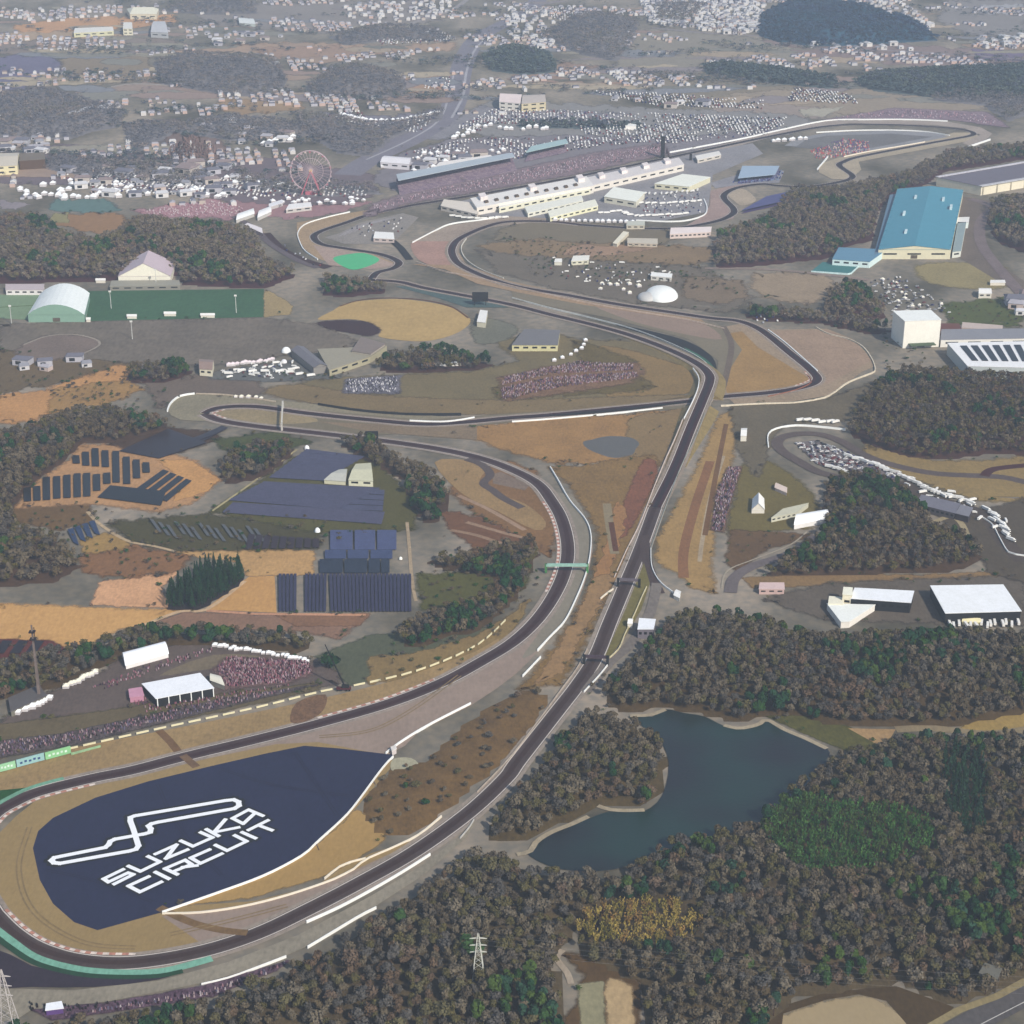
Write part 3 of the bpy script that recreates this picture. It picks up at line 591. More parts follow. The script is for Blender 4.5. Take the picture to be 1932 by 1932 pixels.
strokes('painted_emblem', M((250, 250, 250), 1650, .02), 1.5, True)

# ------------------------------------------------------------------ lake
def lake():
    m = bpy.data.materials.new('water'); m.use_nodes = True; n = m.node_tree; b = n.nodes['Principled BSDF']
    b.inputs['Base Color'].default_value = (*C(58, 86, 90, 1450), 1); b.inputs['Roughness'].default_value = .3; b.inputs['Specular IOR Level'].default_value = .35
    t = n.nodes.new('ShaderNodeTexNoise'); t.inputs['Scale'].default_value = .35; t.inputs['Detail'].default_value = 4
    g = n.nodes.new('ShaderNodeNewGeometry'); n.links.new(g.outputs['Position'], t.inputs['Vector'])
    bp = n.nodes.new('ShaderNodeBump'); bp.inputs['Strength'].default_value = .25; bp.inputs['Distance'].default_value = .4
    n.links.new(t.outputs['Fac'], bp.inputs['Height']); n.links.new(bp.outputs[0], b.inputs['Normal'])
    t2 = n.nodes.new('ShaderNodeTexNoise'); t2.inputs['Scale'].default_value = 1 / 90; n.links.new(g.outputs['Position'], t2.inputs['Vector'])
    cr = n.nodes.new('ShaderNodeValToRGB'); cr.color_ramp.elements[0].position = .35; cr.color_ramp.elements[1].position = .62
    cr.color_ramp.elements[0].color = (*C(50, 78, 82, 1400), 1); cr.color_ramp.elements[1].color = (*C(64, 94, 98, 1450), 1)
    n.links.new(t2.outputs['Fac'], cr.inputs[0]); n.links.new(cr.outputs[0], b.inputs['Base Color'])
    P('water', m, [(1185, 1352), (1230, 1352), (1256, 1338), (1290, 1345), (1330, 1352), (1368, 1370), (1412, 1374), (1446, 1360), (1480, 1378), (1530, 1398), (1566, 1420), (1530, 1470), (1500, 1500), (1440, 1550), (1280, 1600), (1160, 1640), (1060, 1640), (1000, 1615), (1000, 1598), (1030, 1575), (1080, 1556), (1110, 1545), (1135, 1535), (1160, 1530), (1215, 1530), (1250, 1500), (1262, 1440), (1240, 1390)], sm=3)
    sh = M((170, 158, 138), 1450)
    for p in ([(1188, 1350), (1225, 1349), (1256, 1338)], [(1366, 1368), (1395, 1374), (1430, 1367), (1447, 1358), (1480, 1376), (1520, 1393), (1560, 1412)], [(1128, 1520), (1150, 1527), (1180, 1529), (1216, 1528)], [(975, 1612), (1000, 1606), (1012, 1588), (1040, 1570), (1080, 1554), (1110, 1540)]):
        road('shore', sh, p, 4)
lake()

# ------------------------------------------------------------------ bridge and embankment under the upper track
def embankment():
    c = line(T_OVER[:cut + 1], 0, 6, 5.0, bump)
    gap = G(1330, 754, 6)
    runs = [[], []]
    for v in c:
        if v.z < .35: continue
        d = (v - gap).length
        if d < 14: continue
        runs[0 if v.y > gap.y else 1].append(v)
    for r in runs:
        if len(r) < 3: continue
        L = []
        prof = [(-1, 0), (-1, 1), (1, 1), (1, 0)]
        vs = []
        for i, v in enumerate(r):
            d = r[min(i + 1, len(r) - 1)] - r[max(0, i - 1)]; d.z = 0; d.normalize(); nn = Vector((d.y, -d.x, 0))
            for s, t in prof:
                wdt = 10 + (0 if t else v.z * 1.8)
                vs.append(Vector((v.x, v.y, (v.z - .05) if t else -.2)) + nn * s * wdt)
        n = len(r); fs = []
        for i in range(n - 1):
            for k in range(3): a = i * 4 + k; fs.append((a, a + 1, a + 5, a + 4))
        fs += [(0, 1, 2, 3), (4 * n - 4, 4 * n - 1, 4 * n - 2, 4 * n - 3)]
        tag(obj('embankment', vs, fs, M((150, 138, 112), 760, .14, 14)), kind='structure')
    br = empty('bridge', (gap.x, gap.y, 0)); tag(br, 'concrete bridge carrying the upper track over the lower track at the crossover', 'bridge')
    k = min(range(len(c)), key=lambda i: (c[i] - gap).length)
    a, b = c[k - 4], c[k + 4]; d = (b - a); d.z = 0; d.normalize(); nn = Vector((d.y, -d.x, 0)); o = Vector((gap.x, gap.y, 0))
    def bx(name, s0, s1, t0, t1, z0, z1, m):
        q = [c[k] * 0 + d * s + nn * t + Vector((0, 0, z)) for z in (z0, z1) for s, t in ((s0, t0), (s1, t0), (s1, t1), (s0, t1))]
        f = [(0, 3, 2, 1), (4, 5, 6, 7), (0, 1, 5, 4), (1, 2, 6, 5), (2, 3, 7, 6), (3, 0, 4, 7)]
        off = Vector((c[k].x - o.x, c[k].y - o.y, 0))
        obj(name, [v + off for v in q], f, m, br)
    cm = M((168, 160, 150), 750)
    bx('deck', -18, 18, -9.8, 9.8, 4.6, c[k].z - .1, cm)
    bx('parapet', -18, 18, -10.2, -9.7, 4.6, 7.1, cm); bx('parapet', -18, 18, 9.7, 10.2, 4.6, 7.1, cm)
    bx('abutment', -16.5, -13.5, -9.4, 9.4, 0, 4.6, cm); bx('abutment', 13.5, 16.5, -9.4, 9.4, 0, 4.6, cm)
embankment()

# ------------------------------------------------------------------ trees
def hillmesh(poly, hm, soft, mat, name='hill'):
    """a low wooded rise inside a survey polygon; returns its height function"""
    w_ = wp(poly); xs = [p[0] for p in w_]; ys = [p[1] for p in w_]
    st = max(7.0, (max(xs) - min(xs)) / 90)
    gx = np.arange(min(xs) - st, max(xs) + st, st); gy = np.arange(min(ys) - st, max(ys) + st, st)
    X, Y = np.meshgrid(gx, gy)
    def hf(x, y):
        ins = inpoly(x, y, w_); d = edged(x, y, w_)
        t = np.clip(d / soft, 0, 1); t = t * t * (3 - 2 * t)
        return np.where(ins, hm * t * (.75 + .35 * fbm(x, y, 45)), 0)
    Z = hf(X, Y); I = inpoly(X, Y, w_)
    Z = np.where(I, Z + .9, -.6)
    ny, nx = X.shape
    vs = np.stack([X, Y, Z], -1).reshape(-1, 3)
    keep = I[:-1, :-1] | I[1:, :-1] | I[:-1, 1:] | I[1:, 1:]
    jj, ii = np.nonzero(keep)
    a = jj * nx + ii
    fs = np.stack([a, a + 1, a + nx + 1, a + nx], -1)
    o = obj(name, vs.tolist(), fs.tolist(), mat, smooth=True)
    tag(o, kind='structure')
    return hf, w_
def quads(c, s, nrm_flat=.0, stretch=1.0, rs=NR):
    """leaf clumps: centres c (n,3), sizes s (n) -> (n,4,3)"""
    n = len(c)
    a = rs.normal(size=(n, 3)); a /= np.linalg.norm(a, axis=1)[:, None]
    b = rs.normal(size=(n, 3)); b -= (b * a).sum(1)[:, None] * a; b /= np.linalg.norm(b, axis=1)[:, None]
    if stretch != 1: a[:, 2] *= 1
    s = s[:, None]
    return np.stack([c - a * s - b * s / stretch, c + a * s - b * s / stretch, c + a * s + b * s / stretch, c - a * s + b * s / stretch], 1)
def facing(c, d, s, j, stretch, rs):
    m = d + rs.normal(size=d.shape) * j; m /= np.linalg.norm(m, axis=1)[:, None]
    a = rs.normal(size=d.shape); a -= (a * m).sum(1)[:, None] * m; a /= np.linalg.norm(a, axis=1)[:, None]; b = np.cross(m, a); s = s[:, None]
    return np.stack([c - a * s - b * s / stretch, c + a * s - b * s / stretch, c + a * s + b * s / stretch, c - a * s + b * s / stretch], 1)
def crown(kind, n, rs):
    """unit crown: height 1 above ground 0..1, radius ~.5 in x,y ; returns (n,4,3)"""
    ds = []
    if kind == 'bare':
        lobes = [(rs.uniform(-.22, .22), rs.uniform(-.22, .22), rs.uniform(.5, .8), rs.uniform(.18, .3)) for _ in range(5)]
        cs = []
        for i in range(n):
            x, y, z, r = lobes[i % 5]; d = rs.normal(size=3); d /= np.linalg.norm(d); d[2] = d[2] if rs.rand() < .35 else abs(d[2]); ds.append(d); k = r * rs.uniform(.75, 1.08)
            cs.append((x + d[0] * k, y + d[1] * k, z + d[2] * k * .8))
        return facing(np.array(cs), np.array(ds), rs.uniform(.035, .075, n), .45, 1.3, rs)
    if kind == 'ever':
        lobes = [(rs.uniform(-.2, .2), rs.uniform(-.2, .2), rs.uniform(.45, .8), rs.uniform(.2, .32)) for _ in range(6)]
        cs = []
        for i in range(n):
            x, y, z, r = lobes[i % 6]; d = rs.normal(size=3); d /= np.linalg.norm(d); d[2] = abs(d[2]) if rs.rand() < .7 else d[2]; k = r * rs.uniform(.85, 1.05); ds.append(d)
            cs.append((x + d[0] * k, y + d[1] * k, z + d[2] * k * .85))
        return facing(np.array(cs), np.array(ds), rs.uniform(.06, .11, n), .4, 1.0, rs)
    if kind == 'cone':
        z = 1 - rs.rand(n) ** .8 * .85; th = rs.rand(n) * 6.283; r = (1 - z) * .5 * rs.uniform(.55, 1.1, n) + .01
        return quads(np.stack([r * np.cos(th), r * np.sin(th), z], 1), rs.uniform(.03, .075, n), stretch=1.3, rs=rs)
    if kind == 'plume':
        cs = []; q = []
        for i in range(n):
            st = i % 7; a = st * .9 + .3; lean = .1 + .22 * (st / 7); t = rs.uniform(.25, 1)
            cs.append((math.cos(a) * (lean * t * t + .04) * 1.3 + rs.normal() * .035, math.sin(a) * (lean * t * t + .04) * 1.3 + rs.normal() * .035, t * (1 - .18 * t * lean * 3)))
        return quads(np.array(cs), rs.uniform(.03, .07, n), stretch=1.8, rs=rs)
FW = {}
def fmat(rgb, y, var=.3):
    k = (rgb, int(y / 200))
    if k not in FW: FW[k] = M(rgb, y, var, 9, 1.6, .95, spec=.05)
    return FW[k]
VAR = {}
def variants(kind, n, cnt=6):
    k = (kind, n)
    if k not in VAR: VAR[k] = [crown(kind, n, np.random.RandomState(97 * i + n)) for i in range(cnt)]
    return VAR[k]
def trunk_mesh(kind):
    vs = []; fs = []
    def tube(p0, p1, r0, r1, n=5):
        p0, p1 = Vector(p0), Vector(p1); d = (p1 - p0).normalized(); u = d.orthogonal().normalized(); v = d.cross(u); b = len(vs)
        for p, r in ((p0, r0), (p1, r1)):
            for i in range(n):
                a = i / n * 6.283; vs.append(p + (u * math.cos(a) + v * math.sin(a)) * r)
        for i in range(n): fs.append((b + i, b + (i + 1) % n, b + n + (i + 1) % n, b + n + i))
    if kind in ('bare', 'ever'):
        tube((0, 0, 0), (0.01, 0, .45), .028, .018)
        for i in range(6):
            a = i * 1.05 + .3; tube((0.01, 0, .36 + .03 * i), (.26 * math.cos(a), .26 * math.sin(a), .62 + .05 * (i % 3)), .014, .004, 4)
        tube((.01, 0, .45), (.03, .02, .9), .016, .004, 4)
    elif kind == 'cone': tube((0, 0, 0), (0, 0, .95), .022, .004)
    else:
        for i in range(7):
            a = i * .9 + .3; l = .1 + .22 * (i / 7); tube((.04 * math.cos(a), .04 * math.sin(a), 0), (l * 1.2 * math.cos(a), l * 1.2 * math.sin(a), .9), .007, .003, 4)
    return vs, fs
BARK = M((96, 88, 82), 1400, .2, 5, 1)
TM = {}
def tree_proto(kind, v, mat, n):
    key = (kind, v, mat.name, n)
    if key in TM: return TM[key]
    q = variants(kind, n)[v]
    me = bpy.data.meshes.new('crown'); me.from_pydata(q.reshape(-1, 3).tolist(), [], np.arange(len(q) * 4).reshape(-1, 4).tolist()); me.materials.append(mat)
    vs, fs = trunk_mesh(kind); mt = bpy.data.meshes.new('trunk'); mt.from_pydata([tuple(p) for p in vs], [], fs); mt.materials.append(BARK)
    TM[key] = (me, mt); return TM[key]
def tree(name, kind, x, y, z, h, r, mat, label, group, n=230):
    v = R.randrange(6); me, mt = tree_proto(kind, v, mat, n)
    e = empty(name, (x, y, z), R.uniform(0, 6.28)); e.scale = (r * 2, r * 2, h)
    for nm, m in (('crown', me), ('trunk', mt)):
        o = bpy.data.objects.new(nm, m); COL.objects.link(o); o.parent = e
    tag(e, label, 'tree', group)
STUFF = {}
def add_stuff(key, kind, n, x, y, z, h, r, mi):
    STUFF.setdefault(key, []).append((kind, n, x, y, z, h, r, mi))
def flush_stuff(key, name, mats, label, cat):
    items = STUFF.get(key, [])
    if not items: return
    out = []; mi = []
    for kind, n, x, y, z, h, r, m in items:
        q = variants(kind, n)[R.randrange(6)]; a = R.uniform(0, 6.28); c, s = math.cos(a), math.sin(a)
        o = np.empty_like(q)
        o[..., 0] = (q[..., 0] * c - q[..., 1] * s) * 2 * r + x; o[..., 1] = (q[..., 0] * s + q[..., 1] * c) * 2 * r + y; o[..., 2] = q[..., 2] * h + z
        out.append(o); mi.append(np.full(len(q), m, np.int32))
    V = np.concatenate(out).reshape(-1, 3).astype(np.float32); MI = np.concatenate(mi); nf = len(MI)
    me = bpy.data.meshes.new(name); me.vertices.add(len(V)); me.vertices.foreach_set('co', V.ravel())
    me.loops.add(nf * 4); me.loops.foreach_set('vertex_index', np.arange(nf * 4, dtype=np.int32))
    me.polygons.add(nf); me.polygons.foreach_set('loop_start', np.arange(0, nf * 4, 4, dtype=np.int32))
    for m in mats: me.materials.append(m)
    me.polygons.foreach_set('material_index', MI); me.update(calc_edges=True)
    o = bpy.data.objects.new(name, me); COL.objects.link(o); tag(o, label, cat, kind='stuff')
# palette of crowns: greys, browns, olive, blue green
BARE = [(106, 99, 95), (98, 94, 96), (112, 106, 103), (101, 99, 89), (94, 94, 101), (109, 97, 96)]
EVER = [(64, 84, 72), (56, 76, 74), (74, 90, 70), (60, 80, 80)]
YEL = [(178, 158, 96), (150, 142, 84), (164, 134, 84)]
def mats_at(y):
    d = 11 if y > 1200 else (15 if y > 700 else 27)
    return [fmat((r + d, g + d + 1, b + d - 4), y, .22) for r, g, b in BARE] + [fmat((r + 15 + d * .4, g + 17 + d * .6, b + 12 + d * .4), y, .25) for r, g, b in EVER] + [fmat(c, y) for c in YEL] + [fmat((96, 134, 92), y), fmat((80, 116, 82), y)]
def points(poly_w, sp, jit=.45):
    xs = [p[0] for p in poly_w]; ys = [p[1] for p in poly_w]
    gx, gy = np.meshgrid(np.arange(min(xs), max(xs), sp), np.arange(min(ys), max(ys), sp))
    gx = gx + NR.uniform(-jit, jit, gx.shape) * sp; gy = gy + NR.uniform(-jit, jit, gy.shape) * sp
    gx, gy = gx.ravel(), gy.ravel(); k = inpoly(gx, gy, poly_w); return gx[k], gy[k]
WOODS = [  # key, polygon, hill height, spacing, evergreen share, depth row, ground colour
    ('lower left wood below the long bend', [(-30, 1960), (120, 1945), (220, 1930), (400, 1904), (520, 1856), (580, 1822), (640, 1796), (740, 1728), (840, 1662), (890, 1622), (950, 1632), (1000, 1652), (1170, 1668), (1060, 1790), (1040, 1805), (1052, 1850), (1050, 1970), (-30, 1990)], 5, 6.4, .1, 1750),
    ('lower right wood beyond the lake', [(1165, 1668), (1240, 1612), (1430, 1560), (1480, 1515), (1540, 1462), (1600, 1430), (1720, 1402), (1960, 1392), (2150, 1392), (2150, 1760), (1960, 1835), (1850, 1882), (1800, 1898), (1700, 1852), (1620, 1868), (1500, 1880), (1430, 1960), (1225, 1960), (1216, 1862), (1110, 1812), (1085, 1790)], 6, 6.4, .18, 1700),
    ('rounded wood between the long straight and the lake', [(1110, 1345), (1185, 1368), (1235, 1395), (1256, 1440), (1246, 1496), (1210, 1524), (1130, 1515), (1075, 1545), (1010, 1580), (960, 1590), (915, 1580), (950, 1535), (1000, 1475), (1065, 1395)], 8, 6.2, .05, 1450),
    ('wood north of the lake', [(1150, 1290), (1210, 1240), (1255, 1182), (1300, 1164), (1400, 1172), (1540, 1204), (1700, 1204), (1960, 1204), (2130, 1204), (2130, 1340), (1960, 1340), (1860, 1362), (1780, 1374), (1690, 1370), (1560, 1366), (1500, 1350), (1440, 1350), (1400, 1364), (1330, 1348), (1250, 1332), (1190, 1345), (1140, 1325)], 8, 6.6, .16, 1270),
    ('wood beside the kart circuit', [(1560, 915), (1640, 900), (1700, 925), (1745, 975), (1755, 1000), (1820, 1020), (1856, 1055), (1800, 1078), (1640, 1084), (1500, 1090), (1440, 1085), (1500, 1050), (1552, 1010)], 8, 7, .3, 1000),
    ('wood between the corner and the kart circuit', [(1650, 730), (1700, 705), (1800, 710), (1960, 722), (1960, 860), (1870, 856), (1770, 868), (1700, 862), (1640, 840), (1600, 815), (1618, 775)], 8, 7.5, .12, 780),
    ('brown wooded slope below the blue roofed hall', [(1375, 440), (1450, 415), (1495, 362), (1560, 366), (1640, 350), (1700, 335), (1800, 290), (1900, 285), (1960, 270), (1960, 296), (1780, 325), (1740, 352), (1690, 365), (1655, 400), (1645, 455), (1600, 464), (1560, 488), (1450, 500), (1350, 508), (1345, 470)], 6, 8.5, .1, 420),
    ('dark wood behind the sports fields', [(-30, 412), (90, 418), (110, 445), (180, 462), (230, 438), (262, 418), (330, 425), (430, 432), (480, 448), (505, 500), (560, 520), (500, 545), (345, 538), (340, 520), (215, 530), (-30, 536)], 8, 8.5, .12, 480),
    ('wood at the far left above the panels', [(-30, 830), (60, 812), (140, 782), (200, 778), (310, 798), (320, 812), (210, 836), (150, 838), (125, 868), (66, 908), (28, 955), (20, 990), (60, 1010), (110, 1020), (150, 1070), (100, 1098), (-30, 1110)], 8, 7, .1, 930),
    ('trees along the bend around the solar farm', [(755, 1200), (790, 1175), (850, 1150), (900, 1140), (960, 1100), (995, 1065), (990, 1110), (940, 1160), (900, 1198), (850, 1200), (790, 1226), (760, 1222)], 6, 6.4, .5, 1150),
    ('dark trees inside the sweeping bend', [(800, 1060), (870, 1060), (940, 1040), (1000, 1020), (1012, 1050), (1000, 1085), (960, 1100), (880, 1085)], 2, 7, .45, 1060),
    ('trees above the solar farm', [(640, 835), (700, 835), (760, 875), (830, 905), (850, 950), (815, 995), (780, 965), (760, 905), (690, 870)], 2, 7, .35, 900),
    ('brown bushes beside the panels', [(415, 885), (440, 860), (520, 840), (560, 850), (500, 900), (425, 915)], 2, 7, .25, 880),
    ('trees beside the club houses', [(240, 700), (340, 690), (362, 705), (310, 725), (240, 722)], 2, 7, .5, 710),
    ('dark clump beside the car park', [(1555, 595), (1562, 556), (1600, 536), (1645, 560), (1672, 600), (1610, 612)], 12, 7, .35, 580),
    ('hedge of trees above the spectator bank', [(712, 700), (722, 678), (830, 662), (932, 690), (900, 698), (780, 705)], 2, 7, .4, 690),
    ('trees behind the fairground field', [(-30, 1262), (100, 1238), (180, 1225), (250, 1200), (330, 1196), (440, 1200), (560, 1205), (600, 1220), (560, 1232), (420, 1216), (300, 1218), (225, 1245), (130, 1292), (60, 1306), (-30, 1330)], 2, 6.6, .3, 1230),
    ('brush on the slope inside the loop', [(680, 1515), (735, 1455), (800, 1440), (900, 1350), (980, 1305), (1040, 1312), (1010, 1365), (950, 1432), (860, 1512), (770, 1580), (705, 1575)], 3, 9, .05, 1430),
    ('trees behind the chicane', [(615, 530), (700, 538), (735, 552), (640, 562), (605, 555)], 2, 7.5, .5, 535),
    ('trees along the right hand corner fence', [(1400, 590), (1500, 592), (1640, 612), (1680, 625), (1640, 632), (1560, 612), (1420, 604)], 1, 7.5, .2, 600),
    ('trees beside the inner hill road', [(1870, 385), (1960, 378), (1960, 490), (1880, 455), (1862, 415)], 8, 9, .15, 430),
]
GROVES = [[(1455, 1560), (1480, 1530), (1560, 1528), (1660, 1540), (1760, 1562), (1768, 1625), (1660, 1655), (1560, 1676), (1500, 1664), (1455, 1612)], [(1085, 1755), (1120, 1722), (1200, 1712), (1290, 1722), (1340, 1760), (1300, 1800), (1200, 1808), (1110, 1792)], [(1772, 1440), (1800, 1420), (1850, 1440), (1862, 1500), (1855, 1580), (1815, 1600), (1780, 1540)]]
allp = []
under = M((84, 78, 68), 1400, .2, 16, 3)
def woods():
    for wi, (lab, poly, hm, sp, ev, yr) in enumerate(WOODS):
        ug = M((104, 98, 90) if wi != 17 else (126, 108, 86), yr, .2, 16, 3)
        hf, w_ = hillmesh(poly, hm, 32, ug)
        x, y = points(w_, sp)
        for gpoly in GROVES:
            kk = ~inpoly(x, y, wp(gpoly)); x, y = x[kk], y[kk]
        if wi == 17: keep = NR.rand(len(x)) < .45; x, y = x[keep], y[keep]
        z = hf(x, y) + .6
        e_n = fbm(x + 300 * wi, y, 38) + NR.normal(size=len(x)) * .25
        thr = np.quantile(e_n, 1 - ev * .6)
        c_n = fbm(x * 1.2 - 77, y + 300, 60) + NR.normal(size=len(x)) * .45
        for i in range(len(x)):
            isE = e_n[i] > thr
            h = (R.uniform(7.5, 12) if not isE else R.uniform(8, 13)) * (sp / 6.6) ** .5
            r = min(7.5, R.uniform(2.9, 4.6) * R.choice([1, 1, 1, 1.25, 1.5])) * (sp / 6.6); h *= (.8 + r / 17)
            if wi == 17: h *= .35; r *= .5
            col = (6 + R.randrange(4)) if isE else int(np.clip((c_n[i] + 1.2) / 2.4 * 6, 0, 5.99))
            allp.append((float(x[i]), float(y[i]), float(z[i]), h, r, isE, col, wi, lab, yr))
def clump(poly, sp, kind, cols, hrange, rr, yr, hm=1):
    hf, w_ = hillmesh(poly, hm, 20, M((88, 84, 66), yr, .2, 16, 3))
    x, y = points(w_, sp); z = hf(x, y) + .6
    return [(float(x[i]), float(y[i]), float(z[i]), R.uniform(*hrange), R.uniform(*rr), kind, R.choice(cols)) for i in range(len(x))]
TONE = ['mid brown', 'slate grey', 'pale grey', 'olive brown', 'bluish grey', 'reddish brown', 'dark green', 'deep blue green', 'yellow green', 'teal green']
woods()
def d_cam(p): return math.sqrt(p[0] ** 2 + p[1] ** 2 + (H - p[2]) ** 2)
def in_frame(p):
    u, v = inv(Vector((p[0], p[1], p[2] + p[3] * .6))); return -8 < u < 1940 and -8 < v < 1940
allp.sort(key=lambda p: d_cam(p) / p[4])
nb = ne = 0
for p in allp:
    x, y, z, h, r, isE, col, wi, lab, yr = p
    mats = mats_at(yr)
    if isE and ne < 150 and in_frame(p):
        ne += 1
        tree('evergreen_tree', 'ever', x, y, z, h, r, mats[col], TONE[col] + ' evergreen, ' + lab, 'evergreen trees, ' + lab)
    elif not isE and nb < 300 and in_frame(p):
        nb += 1
        tree('bare_tree', 'bare', x, y, z, h, r, mats[col], TONE[col] + ' bare tree, ' + lab, 'bare trees, ' + lab)
    else:
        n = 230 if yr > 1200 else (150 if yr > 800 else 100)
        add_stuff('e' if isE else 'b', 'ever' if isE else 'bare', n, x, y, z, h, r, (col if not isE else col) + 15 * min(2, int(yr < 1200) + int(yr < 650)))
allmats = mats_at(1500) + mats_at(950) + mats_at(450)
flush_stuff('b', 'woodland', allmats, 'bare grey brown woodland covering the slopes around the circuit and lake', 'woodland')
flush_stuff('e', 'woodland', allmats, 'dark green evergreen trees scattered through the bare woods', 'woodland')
# three special groves
m15 = mats_at(1600)
for x, y, z, h, r, k, c in clump([(1455, 1560), (1480, 1530), (1560, 1528), (1660, 1540), (1760, 1562), (1768, 1625), (1660, 1655), (1560, 1676), (1500, 1664), (1455, 1612)], 5.6, 'plume', [13, 14, 13, 8], (12, 17), (3.4, 4.8), 1580):
    tree('bamboo_clump', 'plume', x, y, z, h, r, m15[c], 'fresh green bamboo clump in the green grove right of the lake', 'green bamboo grove right of the lake', 130)
for x, y, z, h, r, k, c in clump([(1085, 1755), (1120, 1722), (1200, 1712), (1290, 1722), (1340, 1760), (1300, 1790), (1200, 1800), (1110, 1788)], 5.4, 'plume', [10, 10, 12, 11], (9, 13), (3.2, 4.4), 1750):
    tree('bamboo_clump', 'plume', x, y, z, h, r, m15[c], 'yellow brown bamboo clump in the grove below the lake', 'yellow bamboo grove below the lake', 130)
for x, y, z, h, r, k, c in clump([(308, 1142), (340, 1108), (385, 1080), (452, 1078), (462, 1098), (380, 1150), (330, 1156)], 5.0, 'cone', [7, 9], (15, 20), (2.6, 3.4), 1100):
    tree('cedar_tree', 'cone', x, y, z, h, r, mats_at(1100)[c], 'tall pointed dark green cedar in the clump between the orange fields', 'cedars between the orange fields', 130)
for x, y, z, h, r, k, c in clump([(1772, 1440), (1800, 1420), (1850, 1440), (1862, 1500), (1855, 1580), (1815, 1600), (1780, 1540)], 5.4, 'cone', [7, 9, 7], (13, 17), (2.8, 3.8), 1500):
    tree('cedar_tree', 'cone', x, y, z, h, r, m15[c], 'tall dark blue green cedar in the belt at the right edge', 'cedars in the right hand belt', 130)
tree('evergreen_tree', 'ever', *G(622, 1262, 0), 13, 8.5, mats_at(1250)[7], 'broad dark evergreen standing alone behind the mobile crane', None, 150)
# single trees and shrubs on the open ground
solo = []
for _ in range(520):
    u, v = R.uniform(0, 1932), R.uniform(380, 1900); solo.append((u, v))
BUSHY = [[(0, 960), (330, 960), (600, 1040), (300, 1090), (0, 1060)], [(1380, 1000), (1540, 1010), (1400, 1080)], [(940, 440), (1330, 505), (1400, 560), (1000, 520)], [(1400, 570), (1700, 610), (1700, 640), (1450, 610)], [(700, 1200), (1000, 1120), (900, 1230), (700, 1290)], [(1090, 1290), (1200, 1240), (1180, 1340), (1080, 1380)], [(400, 960), (780, 1000), (600, 1030)], [(1770, 570), (1932, 570), (1932, 620), (1780, 612)], [(0, 720), (280, 680), (330, 760), (200, 790)], [(830, 1010), (1020, 1080), (1000, 1140), (790, 1140)], [(1650, 620), (1760, 680), (1680, 720)], [(500, 700), (700, 700), (560, 740)]]
for bi, b in enumerate(BUSHY):
    w_ = wp(b); x, y = points(w_, 9)
    for i in range(len(x)):
        if R.random() < .42: add_stuff('s', 'bare' if R.random() < .6 else 'ever', 50, float(x[i]), float(y[i]), 0.4, R.uniform(2, 5), R.uniform(1.6, 3.6), R.choice([0, 1, 3, 4, 6, 8]) + (15 if b[0][1] < 1200 else 0))
for u, v in EDGE:
    if v < 395: continue
    q = G(u, v); add_stuff('s', 'bare' if R.random() < .6 else 'ever', 50, q.x, q.y, 0.3, R.uniform(1.5, 4), R.uniform(1.4, 3.4), R.choice([0, 1, 3, 4, 6, 8]) + (15 if v < 1200 else 0))
flush_stuff('s', 'scrub', allmats, 'low dry scrub and bushes dotted over the open banks', 'scrub')
